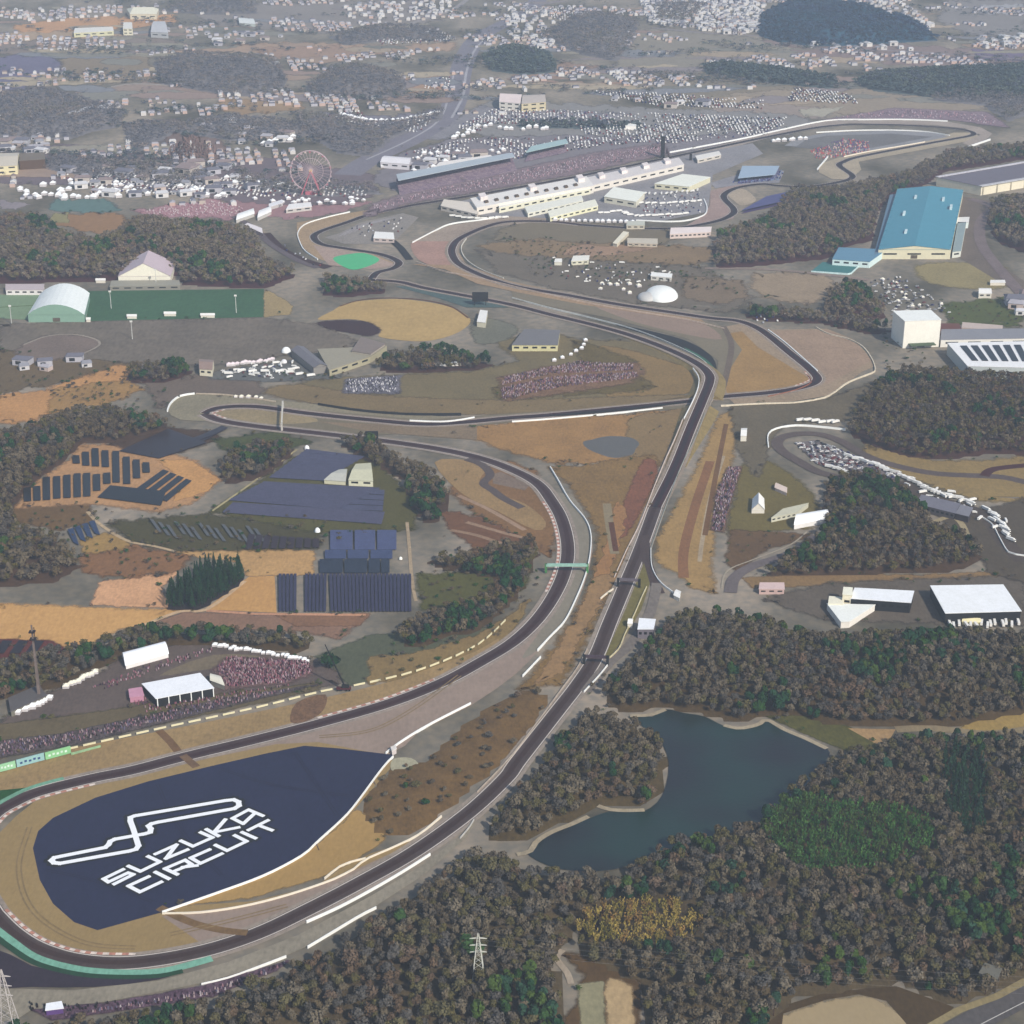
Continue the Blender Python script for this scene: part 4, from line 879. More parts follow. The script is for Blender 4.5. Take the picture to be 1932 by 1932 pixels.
# ---- far woods on low hills
FAR = [('blue green wooded hill at the top right beside the town', [(1430, 66), (1440, 30), (1470, 14), (1560, 12), (1640, 26), (1740, 50), (1770, 76), (1650, 84), (1540, 88), (1470, 80)], 28, 'E'),
    ('wooded rise above the pale fields at the top centre', [(1020, 70), (1060, 45), (1120, 32), (1205, 40), (1195, 80), (1165, 116), (1100, 104), (1060, 88)], 22, 'B'),
    ('dark round wood beside the curving highway', [(908, 112), (930, 96), (980, 92), (1040, 104), (1054, 136), (990, 142), (930, 134)], 14, 'E'),
    ('long dark wood on the left of centre', [(290, 118), (400, 108), (520, 112), (542, 150), (525, 184), (440, 182), (300, 158)], 20, 'B'),
    ('oval wood left of the highway', [(575, 165), (625, 134), (700, 130), (760, 146), (768, 172), (700, 188), (600, 184)], 18, 'B'),
    ('wood on the far left slope', [(-30, 185), (60, 172), (120, 178), (190, 200), (235, 208), (225, 240), (170, 250), (135, 262), (-30, 262)], 14, 'B'),
    ('thin dark wood right of the pale fields', [(1325, 130), (1360, 120), (1500, 138), (1580, 152), (1570, 168), (1440, 156), (1340, 142)], 10, 'E'),
    ('wood above the far corner of the track', [(1610, 156), (1640, 142), (1740, 136), (1960, 126), (1960, 182), (1880, 190), (1780, 186), (1650, 172)], 12, 'E'),
    ('low wood near the top left buildings', [(620, 70), (700, 52), (820, 56), (850, 78), (740, 76), (650, 86)], 10, 'B'),
    ('small wood at the top left edge', [(310, 22), (330, 4), (480, 4), (485, 26), (390, 28)], 12, 'B'),
    ('wood behind the amusement park', [(235, 240), (350, 236), (430, 222), (560, 232), (600, 246), (560, 262), (440, 266), (330, 250), (260, 290), (240, 270)], 8, 'B'),
    ('hedge line behind the main stand car parks', [(975, 234), (1100, 234), (1210, 237), (1208, 243), (1080, 243), (978, 241)], 3, 'E'),
    ('wood between the highway and the stands', [(560, 215), (640, 222), (700, 236), (760, 232), (800, 218), (838, 208), (830, 228), (740, 262), (700, 296), (640, 290), (590, 262), (560, 240)], 4, 'B'),
    ('trees at the upper right edge of the town', [(1780, 150), (1932, 186), (1960, 210), (1900, 230), (1860, 200), (1760, 190)], 4, 'B'),
    ('low wood along the top of the town', [(1240, 40), (1240, 8), (1330, 10), (1320, 26), (1290, 44)], 4, 'B'),
    ('wood by the left park', [(90, 300), (200, 305), (340, 318), (400, 330), (380, 352), (300, 352), (180, 336), (90, 320)], 2, 'B'),
    ('trees below the left park', [(420, 335), (560, 340), (700, 356), (720, 366), (600, 372), (480, 360)], 2, 'B')]
FB = [(134, 137, 144), (124, 130, 140), (142, 140, 142), (130, 134, 134)]; FE = [(110, 126, 134), (104, 120, 128), (114, 128, 130), (108, 120, 134)]
for i, (lab, poly, hm, t) in enumerate(FAR):
    yr = sum(p[1] for p in poly) / len(poly)
    cols = FE if t == 'E' else FB
    if i == 0: cols = [(94, 120, 140), (90, 114, 134), (100, 120, 142), (94, 112, 136)]
    mats = [fmat(c, yr, .2) for c in cols]
    hf, w_ = hillmesh(poly, hm, 60, M(cols[0], yr, .15, 20, 6))
    x, y = points(w_, 11.5); z = hf(x, y) + .6; cn = fbm(x + 50 * i, y, 70) + NR.normal(size=len(x)) * .4
    for k in range(len(x)):
        add_stuff('f%d' % i, 'bare' if t == 'B' else 'ever', 44, float(x[k]), float(y[k]), float(z[k]), R.uniform(8, 13), R.uniform(6.2, 8.6), int(np.clip((cn[k] + 1.2) / 2.4 * 4, 0, 3.99)))
    flush_stuff('f%d' % i, 'distant_wood', mats, lab, 'wood')
# scattered far bushes and tree lines in the far country
for u, v in EDGE:
    if v < 395: q = G(u, v); add_stuff('g', 'bare', 30, q.x, q.y, 0.3, R.uniform(3, 6), R.uniform(4, 8), R.randrange(8))
for _ in range(26000):
    u, v = R.uniform(-20, 1950), 330 * R.random() ** .8; q = G(u, v)
    if (v > 190 and u > 620) or (v > 255 and R.random() < .3): continue
    if fbm(q.x * .45 + 90, q.y * 1.5, 95) + .35 * fbm(q.x, q.y, 30) + R.uniform(-.12, .12) < .30: continue
    add_stuff('g', 'ever' if R.random() < .4 else 'bare', 24, q.x, q.y, 0.3, R.uniform(4, 9), R.uniform(5, 10), R.randrange(8))
flush_stuff('g', 'scrub', [fmat(c, 150, .2) for c in FB + FE], 'hazy hedgerows and bushes dotted between the far fields', 'scrub')

OFF = ZL[0] + .03
_G0 = G
ZB = [0]
def PB_(name, mat, pts, sm=0, w_=0):
    ZB[0] += .004; return P(name, mat, pts, sm, w_, ZB[0])
def G(x, y, z=0.0): return _G0(x, y, z + OFF)

# ------------------------------------------------------------------ barriers along the circuit
CREAM = M((232, 222, 204), 1300, .05, 20, 3)
DK = M((46, 44, 50), 1200, .1, 20, 3)
def bars():
    W = wall
    W('long white wall along the upper right edge of the dark blue infield', [(742, 1428), (720, 1452), (668, 1522), (640, 1552), (600, 1588), (570, 1615), (500, 1652), (420, 1682), (306, 1722)], 1.6, 1.3)
    W('white wall on the outside of the long bend beside the brush slope', [(728, 1422), (760, 1398), (810, 1368), (888, 1328)], 1.8, 1.5)
    W('white wall curving round the outside of the sweeping bend', [(1014, 1228), (1040, 1200), (1066, 1172), (1088, 1128), (1104, 1088), (1113, 1050), (1115, 1010), (1104, 980), (1075, 945), (1052, 905), (1038, 882)], 2.0, 1.4)
    W('short white wall segment just below the sweeping bend', [(986, 1276), (1020, 1240)], 1.6, 1.2, sm=0)
    W('cream barrier with dark openings running beside the lower straight', [(306, 1724), (380, 1722), (460, 1710), (540, 1690), (618, 1664), (645, 1652), (668, 1640), (690, 1622), (740, 1600), (790, 1575), (833, 1540)], 1.3, 1.4, CREAM)
    W('loop of cream barrier beside the lower straight', [(612, 1658), (640, 1636), (664, 1626), (690, 1620)], 1.3, 1.2, CREAM)
    W('white wall on the outside of the lower straight', [(578, 1740), (640, 1712), (700, 1680), (760, 1645), (812, 1612)], 1.6, 1.4)
    W('white wall behind the lower run off beside the wood', [(580, 1788), (630, 1758), (680, 1728), (712, 1712)], 1.6, 1.2)
    W('white fence line behind the bottom left run off', [(380, 1858), (430, 1846), (480, 1828), (540, 1805)], 1.4, 1.0)
    W('pale wall splitting from the lower straight by the wood', [(868, 1582), (885, 1562), (896, 1544)], 1.2, 1.0, M((190, 190, 186), 1500))
    W('pale wall on the left side of the long straight', [(900, 1495), (960, 1432), (1010, 1368), (1060, 1300), (1088, 1262), (1108, 1225)], 1.2, 1.0, M((184, 172, 160), 1300))
    W('white wall on the right side of the straight below the second gantry', [(1102, 1306), (1130, 1276), (1146, 1256)], 1.6, 1.2)
    W('pale yellow wall beside the white truck on the straight', [(1150, 1242), (1168, 1224), (1178, 1200), (1196, 1162), (1212, 1125), (1220, 1108)], 1.6, 1.1, M((214, 204, 166), 1200))
    W('short diagonal yellow barrier left of the upper gantry', [(1133, 1130), (1145, 1120), (1157, 1112)], 1.6, 1.2, CREAM)
    W('white left hand wall of the long straight above the gantry', [(1168, 1090), (1190, 1040), (1215, 990), (1240, 925), (1262, 870), (1280, 830), (1296, 790)], 1.2, 1.0, M((214, 198, 190), 1000), zf=bump, off=-4)
    W('pale right hand wall of the long straight', [(1228, 1035), (1240, 1000), (1262, 940), (1285, 880), (1310, 830), (1330, 780)], 1.0, .8, M((156, 164, 160), 1000), zf=bump)
    W('pale wall curving off to the access road by the wood', [(1228, 1035), (1230, 1070), (1245, 1098), (1270, 1118)], 1.4, 1.0)
    W('white inner edge wall round the fast right hand corner', [(1296, 790), (1318, 745), (1324, 715), (1312, 694)], 1.2, 1.4, zf=bump, off=-3)
    W('white outer wall along the fast corner', [(966, 562), (1041, 582), (1116, 600), (1191, 620), (1260, 646), (1320, 676), (1346, 704), (1342, 730)], 1.3, 1.5, M((206, 212, 212), 700))
    W('black upright strip behind the hairpin exit straight', [(600, 764), (680, 776), (773, 783), (870, 783)], 3.2, 1.2, DK)  # near-black upright strip along the back of the exit straight
    W('white wall below the hairpin exit straight', [(773, 794), (840, 796), (895, 788)], 1.6, 2.0)
    W('black wall above the straight before the bridge', [(1036, 782), (1120, 776), (1200, 768), (1290, 756)], 2.4, 1.2, DK, off=6)
    W('white wall below the straight before the bridge', [(966, 796), (1036, 791), (1160, 780), (1250, 770)], 1.6, 2.0)
    W('white wall arching round the outside of the hairpin', [(316, 776), (322, 762), (340, 748), (370, 743)], 2.2, 2.4)
    W('pale wall along the top of the hairpin', [(370, 743), (425, 745), (480, 752), (520, 758)], 1.4, 1.2, M((190, 178, 164), 750))
    W('cream wall ringing the tip of the angular corner', [(1360, 766), (1440, 762), (1500, 760), (1550, 752), (1572, 742), (1600, 722), (1640, 706), (1651, 700), (1646, 680), (1628, 655), (1600, 640), (1562, 630), (1540, 618)], 1.6, 1.7, M((222, 212, 192), 700))
    W('white edge wall on the diagonal short straight', [(1449, 622), (1480, 645), (1520, 680), (1542, 700)], 1.0, 2.0)
    W('pinkish wall on the inner side of the angular corner', [(1366, 620), (1300, 604), (1240, 594), (1166, 582), (1090, 568), (1000, 548), (900, 524), (838, 512), (785, 494)], 1.4, 1.5, M((206, 188, 176), 600))
    W('red brown low wall on the angular corner apex', [(1449, 748), (1500, 736), (1530, 722), (1524, 708)], .8, 1.4, M((168, 120, 98), 740))
    W('white wall edging the chicane gravel on the left', [(660, 400), (610, 412), (575, 424), (562, 440), (566, 458), (576, 474), (600, 490)], 1.6, 2.0)
    W('long white wall from the chicane infield to the paddock bend', [(778, 458), (820, 436), (850, 423), (900, 416), (960, 409)], 1.8, 2.0)
    W('white inner wall of the long right hand bend', [(880, 450), (870, 468), (880, 490), (910, 510), (950, 525)], 1.2, 2.2, M((206, 204, 196), 470))
    W('white wall round the paddock end of the esses', [(1200, 416), (1280, 418), (1325, 408), (1334, 394), (1328, 376)], 1.8, 2.2)
    W('long white pit straight wall beyond the tower', [(1263, 288), (1400, 262), (1470, 246), (1560, 228), (1640, 226), (1720, 226), (1790, 229)], 2.2, 3.0)
    W('inner white wall of the far corner', [(1540, 250), (1620, 246), (1700, 246), (1750, 249), (1792, 256)], 1.6, 2.4)
    W('isolated bright white wall right of the far corner', [(1806, 287), (1830, 277), (1868, 264)], 3.0, 3.4)
    W('white stepped wall left of the far esses', [(1542, 320), (1554, 306), (1562, 296)], 2.5, 3.0)
    W('bright cream wall along the far return straight', [(1592, 296), (1640, 286), (1700, 276), (1745, 268)], 1.8, 2.4, CREAM)
    W('white wall curving round the kart circuit bend', [(1450, 844), (1449, 822), (1462, 810), (1500, 803), (1550, 806), (1595, 811)], 1.8, 1.8)
    W('winding white wall beside the kart paddock', [(1850, 975), (1872, 990), (1884, 1012), (1900, 1040), (1912, 1046), (1940, 1050)], 1.6, 1.2)
    W('cream fence on the fairground side of the upper straight', [(-5, 1452), (60, 1438), (130, 1414)], 1.4, 1.0, M((200, 190, 160), 1400))
bars()
# dashed advertising boards along the outside of the upper straight
def boards():
    path = line([(135, 1413), (300, 1376), (480, 1337), (610, 1305), (700, 1288), (800, 1262), (900, 1218), (960, 1165)], 0, 6, 13)
    o0 = None
    for i in range(0, len(path) - 1):
        a, b = path[i], path[i + 1]; d = (b - a); ang = math.atan2(d.y, d.x)
        if o0 is None:
            o0 = obj('advertising_board', [(-4.6, -.25, 0), (4.6, -.25, 0), (4.6, .25, 0), (-4.6, .25, 0), (-4.6, -.25, 1.5), (4.6, -.25, 1.5), (4.6, .25, 1.5), (-4.6, .25, 1.5)], [(0, 1, 5, 4), (1, 2, 6, 5), (2, 3, 7, 6), (3, 0, 4, 7), (4, 5, 6, 7)], M((222, 214, 176), 1300, .06)); o = o0
        else:
            o = o0.copy(); COL.objects.link(o)
        o.location = a; o.rotation_euler.z = ang
        tag(o, 'pale yellow board in the dashed row beside the upper bend', 'board', 'pale boards outside the upper straight')
boards()

# ------------------------------------------------------------------ buildings
def frame_of(pts, z=0):
    return [G(x, y, z) for x, y in pts]
def bld(name, label, cat, pts, h, roof='flat', wc=(226, 222, 212), rc=None, rise=None, ridge='x', win=0, door=False, group=None, over=.6, y=None, z0=None, base=0):
    """pts: front-left, front-right, back-right, back-left of the footprint"""
    y = y or pts[0][1]; p = frame_of(pts)
    c = sum(p, Vector()) / 4
    root = empty(name, (c.x, c.y, OFF)); tag(root, label, cat, group)
    q = [v - c for v in p]
    wm = M(wc, y, .05, 12, 3, .8); rm = M(rc, y, .06, 12, 3, .55) if rc else M((240, 240, 238), y, .05, 12, 3, .55)
    up = Vector((0, 0, h)); lowv = Vector((0, 0, -1.2))
    vs = [v + lowv for v in q] + [v + up for v in q]
    fs = [(0, 1, 5, 4), (1, 2, 6, 5), (2, 3, 7, 6), (3, 0, 4, 7)]
    ctr = Vector((0, 0, h))
    qo = [v * (1 + over / max(3, v.length)) for v in q]
    if roof == 'flat':
        obj('wall', vs, fs, wm, root)
        t = .5
        rv = [v + Vector((0, 0, h)) for v in qo] + [v + Vector((0, 0, h + t)) for v in qo]
        r = obj('roof', rv, [(0, 1, 5, 4), (1, 2, 6, 5), (2, 3, 7, 6), (3, 0, 4, 7), (4, 5, 6, 7), (3, 2, 1, 0)], rm, root)
    elif roof in ('gable', 'hip'):
        rise = rise or h * .35
        if ridge == 'x': a, b = (q[0] + q[3]) / 2, (q[1] + q[2]) / 2; ao, bo = (qo[0] + qo[3]) / 2, (qo[1] + qo[2]) / 2
        else: a, b = (q[0] + q[1]) / 2, (q[2] + q[3]) / 2; ao, bo = (qo[0] + qo[1]) / 2, (qo[2] + qo[3]) / 2
        R1 = Vector((0, 0, h + rise))
        if roof == 'hip': ao = ao.lerp(bo, .18); bo = bo.lerp(ao, .18)
        n = len(vs)
        if roof == 'gable':
            vs += [a + R1, b + R1]
            fs += [(4, n, 7), (5, 6, n + 1)] if ridge == 'x' else [(4, 5, n), (6, 7, n + 1)]
        obj('wall', vs, fs, wm, root)
        e = [v + Vector((0, 0, h - .1)) for v in qo]; rv = e + [ao + R1 + Vector((0, 0, .15)), bo + R1 + Vector((0, 0, .15))]
        rv2 = [v - Vector((0, 0, .3)) for v in rv]; m = 6
        f = [(0, 1, 5, 4), (2, 3, 4, 5)] if ridge == 'x' else [(1, 2, 5, 4), (3, 0, 4, 5)]
        if roof == 'hip': f += [(3, 0, 4), (1, 2, 5)] if ridge == 'x' else [(0, 1, 4), (2, 3, 5)]
        f2 = [tuple(i + m for i in reversed(k)) for k in f]
        r = obj('roof', rv + rv2, f + f2 + [(0, 6, 7, 1), (1, 7, 8, 2), (2, 8, 9, 3), (3, 9, 6, 0)], rm, root)
    elif roof == 'barrel':
        rise = rise or h * .6; n = 10
        if ridge == 'x': A0, A1, B0, B1 = qo[0], qo[3], qo[1], qo[2]
        else: A0, A1, B0, B1 = qo[0], qo[1], qo[3], qo[2]
        rv = []
        for i in range(n + 1):
            t = i / n; zz = h + rise * math.sin(math.pi * t) ** .8
            rv.append(A0.lerp(A1, t) + Vector((0, 0, zz)))
            rv.append(B0.lerp(B1, t) + Vector((0, 0, zz)))
        obj('wall', vs, fs, wm, root)
        rf = [(2 * i, 2 * i + 1, 2 * i + 3, 2 * i + 2) for i in range(n)]
        r = obj('roof', rv, rf, rm, root)
        obj('gable_end', [v for k, v in enumerate(rv) if k % 2 == 0], [tuple(range(n + 1))], wm, root)
        obj('gable_end', [v for k, v in enumerate(rv) if k % 2 == 1], [tuple(range(n + 1))], wm, root)
    gm = M((70, 76, 88), y, .1, 6, 2, .25)
    if win:
        a, b = q[0], q[1]; d = b - a; L = d.length; d.normalize(); nn = Vector((d.y, -d.x, 0))
        rows = max(1, int(h // 7)); k = win
        for rr in range(rows):
            z1 = (rr + .42) * h / rows; z2 = z1 + min(2.2, h / rows * .32)
            for i in range(k):
                s0 = L * (i + .22) / k; s1 = L * (i + .78) / k
                v = [a + d * s0 + nn * .12, a + d * s1 + nn * .12]
                obj('window', [v[0] + Vector((0, 0, z1)), v[1] + Vector((0, 0, z1)), v[1] + Vector((0, 0, z2)), v[0] + Vector((0, 0, z2))], [(0, 1, 2, 3)], gm, root)
    if door:
        a, b = q[0], q[1]; d = b - a; L = d.length; d.normalize(); nn = Vector((d.y, -d.x, 0)); s = L * .5; wd = min(4.5, L * .2)
        v = [a + d * (s - wd) + nn * .15, a + d * (s + wd) + nn * .15]; hh = min(5, h * .6)
        obj('door', [v[0], v[1], v[1] + Vector((0, 0, hh)), v[0] + Vector((0, 0, hh))], [(0, 1, 2, 3)], M((120, 118, 116), y), root)
    ROOF[root.name] = r
    return root, q, h
ROOF = {}
def box_in(root, q, name, s0, s1, t0, t1, z0, z1, mat):
    """box in footprint coordinates of a building: s along the front, t front to back, 0..1"""
    def pt(s, t): return q[0].lerp(q[1], s).lerp(q[3].lerp(q[2], s), t)
    vs = [pt(s, t) + Vector((0, 0, z)) for z in (z0, z1) for s, t in ((s0, t0), (s1, t0), (s1, t1), (s0, t1))]
    return obj(name, vs, [(0, 3, 2, 1), (4, 5, 6, 7), (0, 1, 5, 4), (1, 2, 6, 5), (2, 3, 7, 6), (3, 0, 4, 7)], mat, ROOF[root.name] if name in ('roof_vent', 'solar_panel', 'roof_edge', 'tower', 'roof_unit') else root)
# --- right hand side
r, q, h = bld('sports_hall', 'large hall with a big bright blue gabled roof at the right', 'hall', [(1656, 488), (1792, 488), (1816, 374), (1692, 372)], 13, 'gable', (226, 222, 196), (98, 160, 184), 5, 'y', win=3, door=True)
VM = M((190, 226, 236), 430)
for i_ in range(9): box_in(r, q, 'roof_edge', -.005, 1.005, .06 + i_ * .11, .063 + i_ * .11, 12.9, 13.3, M((86, 140, 166), 430))
for s, t in ((.3, .2), (.2, .5), (.72, .75), (.86, .62), (.3, .78)):
    box_in(r, q, 'roof_vent', s, s + .035, t, t + .05, 13.5, 18.4, VM)
bld('annex', 'grey lean-to annex along the left side of the blue roofed hall', 'annex', [(1648, 492), (1655, 490), (1690, 376), (1678, 378)], 8, 'flat', (110, 132, 150), (112, 142, 166))
bld('annex', 'pale annex block on the right side of the blue roofed hall', 'annex', [(1796, 486), (1812, 484), (1822, 430), (1806, 430)], 8, 'flat', (214, 220, 214), (150, 170, 174), win=1)
bld('annex', 'small white box beside the upper right of the blue roofed hall', 'annex', [(1800, 432), (1826, 430), (1828, 420), (1803, 421)], 8, 'flat', (220, 236, 238))
r, q, h = bld('warehouse', 'long warehouse with grey roof and cream panelled front at the right edge', 'warehouse', [(1850, 368), (1975, 346), (1975, 314), (1766, 350)], 13, 'flat', (238, 232, 212), (128, 128, 140), win=0)
for i in range(5): box_in(r, q, 'pilaster', .02 + i * .21, .035 + i * .21, -.012, .01, 0, 13.2, M((180, 176, 160), 360))
box_in(r, q, 'roof_edge', -.01, 1.0, -.03, .05, 13.4, 14.6, M((200, 204, 214), 360)); box_in(r, q, 'roof_edge', -.005, 1.0, .95, 1.02, 13.4, 14.6, M((206, 208, 220), 340))
bld('swimming_hall', 'low building with a teal blue roof left of the blue roofed hall', 'building', [(1570, 500), (1640, 505), (1672, 482), (1582, 478)], 8, 'flat', (214, 240, 244), (112, 156, 184), win=4)
PB_('sports_field', M((92, 142, 146), 510, .05), [(1530, 512), (1604, 517), (1622, 500), (1552, 494)])
wall('white rim round the teal court below the teal roofed building', [(1530, 513), (1604, 518), (1622, 501)], 2, 1.6, M((200, 232, 236), 510), sm=0, cat='rim')
r, q, h = bld('storage_tower', 'tall plain white windowless block at the right', 'tower block', [(1703, 656), (1771, 653), (1751, 634), (1681, 636)], 32, 'flat', (244, 242, 234), (248, 248, 246), door=True)
box_in(r, q, 'loading_canopy', .15, .85, -.22, 0, 4, 5, M((110, 128, 116), 650))
r, q, h = bld('factory', 'white factory with rows of dark solar panels on its roof', 'factory', [(1824, 712), (1985, 716), (1965, 664), (1786, 668)], 13, 'flat', (190, 200, 202), (240, 242, 246), win=7)
PN = M((66, 76, 92), 680, .1, 8, 2, .3)
for i in range(7): box_in(r, q, 'solar_panel', .10 + i * .115, .17 + i * .115, .22, .85, 13.6, 14.2, PN)
bld('factory', 'long low white and grey building behind the solar roofed factory', 'factory', [(1774, 654), (1985, 650), (1985, 632), (1776, 634)], 8, 'flat', (238, 236, 230), (150, 154, 164), win=5)
bld('shed', 'dark red brown shed behind the tall white block', 'shed', [(1768, 632), (1812, 630), (1808, 620), (1764, 620)], 6, 'flat', (128, 98, 98), (132, 104, 104))
bld('shed', 'pale pink shed right of the red brown shed', 'shed', [(1814, 626), (1890, 632), (1890, 622), (1816, 616)], 5, 'flat', (214, 196, 186), (206, 190, 184))
bld('house', 'white house on the bank at the right edge', 'house', [(1846, 562), (1870, 562), (1868, 552), (1846, 552)], 6, 'gable', win=2)
bld('shelter', 'thin white shelter below the right hand lawn', 'shelter', [(1868, 538), (1896, 538), (1895, 533), (1869, 533)], 3, 'flat')
# --- left side
r, q, h = bld('pavilion', 'white pavilion with a steep gabled roof at the left', 'pavilion', [(224, 534), (322, 533), (332, 508), (234, 509)], 9, 'gable', (240, 238, 224), (196, 188, 200), 17, 'y')
r, q, h = bld('podium_building', 'low grey flat building in front of the white gabled pavilion', 'building', [(208, 548), (340, 546), (338, 536), (212, 537)], 5, 'flat', (150, 150, 146), (162, 162, 152), win=6)
r, q, h = bld('gymnasium', 'barrel roofed gymnasium with pale green end wall at the left', 'gymnasium', [(54, 607), (160, 607), (170, 566), (78, 567)], 9, 'barrel', (140, 178, 164), (236, 244, 246), 13, 'y', door=True)
bld('club_house', 'long low white building at the left edge behind the gymnasium', 'building', [(12, 556), (82, 556), (84, 545), (12, 545)], 6, 'flat', (232, 228, 232), (196, 190, 196), win=5)
for k, (u, v) in enumerate([(210, 582), (446, 590), (295, 540), (22, 610), (250, 640)]):
    e = empty('floodlight', G(u, v)); tag(e, ('slim floodlight mast at the lower left of the green field', 'slim floodlight mast at the right of the green field', 'slim floodlight mast behind the green field', 'slim floodlight mast below the gymnasium', 'slim floodlight mast by the small oval ground')[k], 'floodlight')
    obj('mast', [(-.4, -.4, 0), (.4, -.4, 0), (.4, .4, 0), (-.4, .4, 0), (-.25, -.25, 22), (.25, -.25, 22), (.25, .25, 22), (-.25, .25, 22)], [(0, 1, 5, 4), (1, 2, 6, 5), (2, 3, 7, 6), (3, 0, 4, 7)], M((200, 204, 204), 600), e)
    obj('lamp_head', [(-1.6, -.4, 21), (1.6, -.4, 21), (1.6, .4, 21), (-1.6, .4, 21), (-1.6, -.4, 23), (1.6, -.4, 23), (1.6, .4, 23), (-1.6, .4, 23)], [(0, 1, 5, 4), (1, 2, 6, 5), (2, 3, 7, 6), (3, 0, 4, 7), (4, 5, 6, 7)], M((226, 228, 226), 600), e)
for k, (u, v, w1) in enumerate([(249, 598, 18), (321, 593, 22), (392, 596, 26), (190, 530, 18), (167, 604, 8)]):
    bld('dugout', ('small white dugout at the left front of the green field', 'small white dugout at the centre front of the green field', 'small white dugout at the right front of the green field', 'small white hut behind the green field', 'small pale hut beside the gymnasium corner')[k], 'dugout', [(u - w1 / 2, v + 3), (u + w1 / 2, v + 3), (u + w1 / 2, v - 1), (u - w1 / 2, v - 1)], 3, 'gable')
bld('hall', 'cream hall at the far left edge of the amusement park', 'hall', [(-30, 332), (34, 328), (38, 304), (-30, 306)], 14, 'gable', (236, 228, 190), (214, 208, 196), 5, win=3)
bld('hall', 'brown grey hall beside the cream hall at the left edge', 'hall', [(38, 320), (86, 317), (86, 304), (40, 306)], 14, 'flat', (116, 110, 108), (136, 130, 122))
bld('long_hall', 'long white roofed hall slanting across the left hillside', 'hall', [(128, 231), (176, 218), (178, 206), (132, 220)], 8, 'barrel', (206, 206, 216), (224, 228, 238), 4)
bld('long_hall', 'short white wing at the right end of the slanting hillside hall', 'hall', [(178, 216), (194, 214), (214, 202), (200, 203)], 8, 'gable', (206, 206, 216), (216, 220, 230), 3)
bld('mansion', 'white building with dark front beside the highway left bank', 'building', [(942, 206), (982, 209), (985, 192), (945, 190)], 14, 'gable', (232, 230, 226), (236, 222, 224), 7, win=3)
bld('mansion', 'cream block beside the white building above the stands', 'building', [(984, 211), (1030, 207), (1026, 193), (988, 194)], 15, 'gable', (214, 206, 182), (186, 180, 176), 6, win=3)
bld('temple_hall', 'hall with a broad white curved roof at the top left', 'hall', [(246, 36), (296, 36), (300, 26), (240, 26)], 12, 'hip', (226, 222, 206), (236, 236, 222), 10, win=3)
bld('house', 'long cream building below the broad roofed hall at the top left', 'building', [(140, 70), (215, 66), (213, 58), (142, 61)], 9, 'flat', (220, 222, 196), win=5)
bld('house', 'small cream block in front of the broad roofed hall', 'building', [(233, 66), (251, 66), (250, 54), (234, 54)], 14, 'flat', (236, 234, 216), win=2)
bld('house', 'pale cluster of houses right of the cream block at the top left', 'building', [(285, 70), (318, 72), (312, 50), (290, 50)], 12, 'gable', (200, 206, 216), (210, 214, 224), win=2)
bld('house', 'white roofed shed on the dark knoll at the top left', 'building', [(452, 48), (482, 50), (478, 40), (450, 38)], 6, 'gable', (210, 224, 226), (232, 240, 244))
bld('club_house', 'grey slanting long roof beside the white tank left of centre', 'building', [(592, 706), (618, 702), (574, 666), (550, 672)], 8, 'gable', (150, 150, 150), (132, 134, 144), 3, 'y')
bld('club_house', 'wide flat beige roofed building left of centre', 'building', [(622, 710), (698, 684), (730, 664), (600, 670)], 7, 'flat', (176, 172, 150), (166, 162, 148), win=4)
bld('club_house', 'brown roofed wing behind the wide beige roofed building', 'building', [(664, 676), (700, 682), (727, 663), (682, 650)], 9, 'flat', (178, 172, 166), (146, 138, 136))
bld('club_house', 'small beige house at the left end of the vehicle park', 'house', [(377, 708), (401, 710), (404, 692), (377, 690)], 8, 'gable', (226, 220, 198), (164, 146, 142), win=2)
bld('office_building', 'grey roofed cream fronted building inside the fast corner', 'building', [(966, 662), (1052, 662), (1056, 634), (990, 632)], 7, 'flat', (212, 208, 166), (134, 136, 142), win=5)
bld('shed', 'upright pale shed right of the ochre oval', 'shed', [(900, 616), (916, 618), (920, 596), (906, 594)], 6, 'flat', (214, 210, 190))
bld('works_yard', 'cluttered cream depot on the dark solar hill', 'building', [(612, 912), (652, 915), (655, 892), (640, 893)], 4, 'gable', (214, 212, 186), (196, 198, 190))
bld('works_yard', 'larger cream depot block at the right of the solar hill', 'building', [(658, 916), (704, 918), (700, 884), (672, 886)], 6, 'gable', (222, 222, 196), (206, 206, 180), win=2)
bld('shed', 'small white shed at the bottom of the straight by the pond', 'shed', [(1397, 832), (1408, 832), (1409, 818), (1398, 818)], 6, 'gable')
bld('marquee', 'long low white marquee by the crossroads right of the straight', 'marquee', [(1455, 985), (1502, 975), (1525, 957), (1478, 968)], 4, 'flat', (206, 206, 188), (206, 204, 182), win=5)
bld('marquee', 'bright white barrel tent beside the wood right of the straight', 'marquee', [(1498, 998), (1562, 986), (1558, 972), (1505, 980)], 4, 'barrel', (236, 236, 238), (250, 250, 250), 5)
bld('tent', 'pair of upright white tents on the olive field', 'tent', [(1418, 968), (1442, 968), (1441, 948), (1420, 948)], 4, 'gable', rise=6, ridge='y')
bld('shed', 'pink low shed by the crossroads below the olive field', 'shed', [(1432, 1120), (1479, 1120), (1478, 1108), (1434, 1108)], 4, 'flat', (206, 176, 172), (220, 192, 190), win=3)
bld('hut', 'pale pink hut left of the olive field', 'hut', [(1462, 925), (1484, 935), (1484, 925), (1464, 916)], 3, 'gable', (222, 200, 190), (226, 206, 196))
bld('tower_building', 'white stair tower beside the long white roof at the right', 'building', [(1588, 1146), (1606, 1148), (1606, 1134), (1590, 1133)], 12, 'flat', (240, 232, 206), (246, 242, 222), win=1)
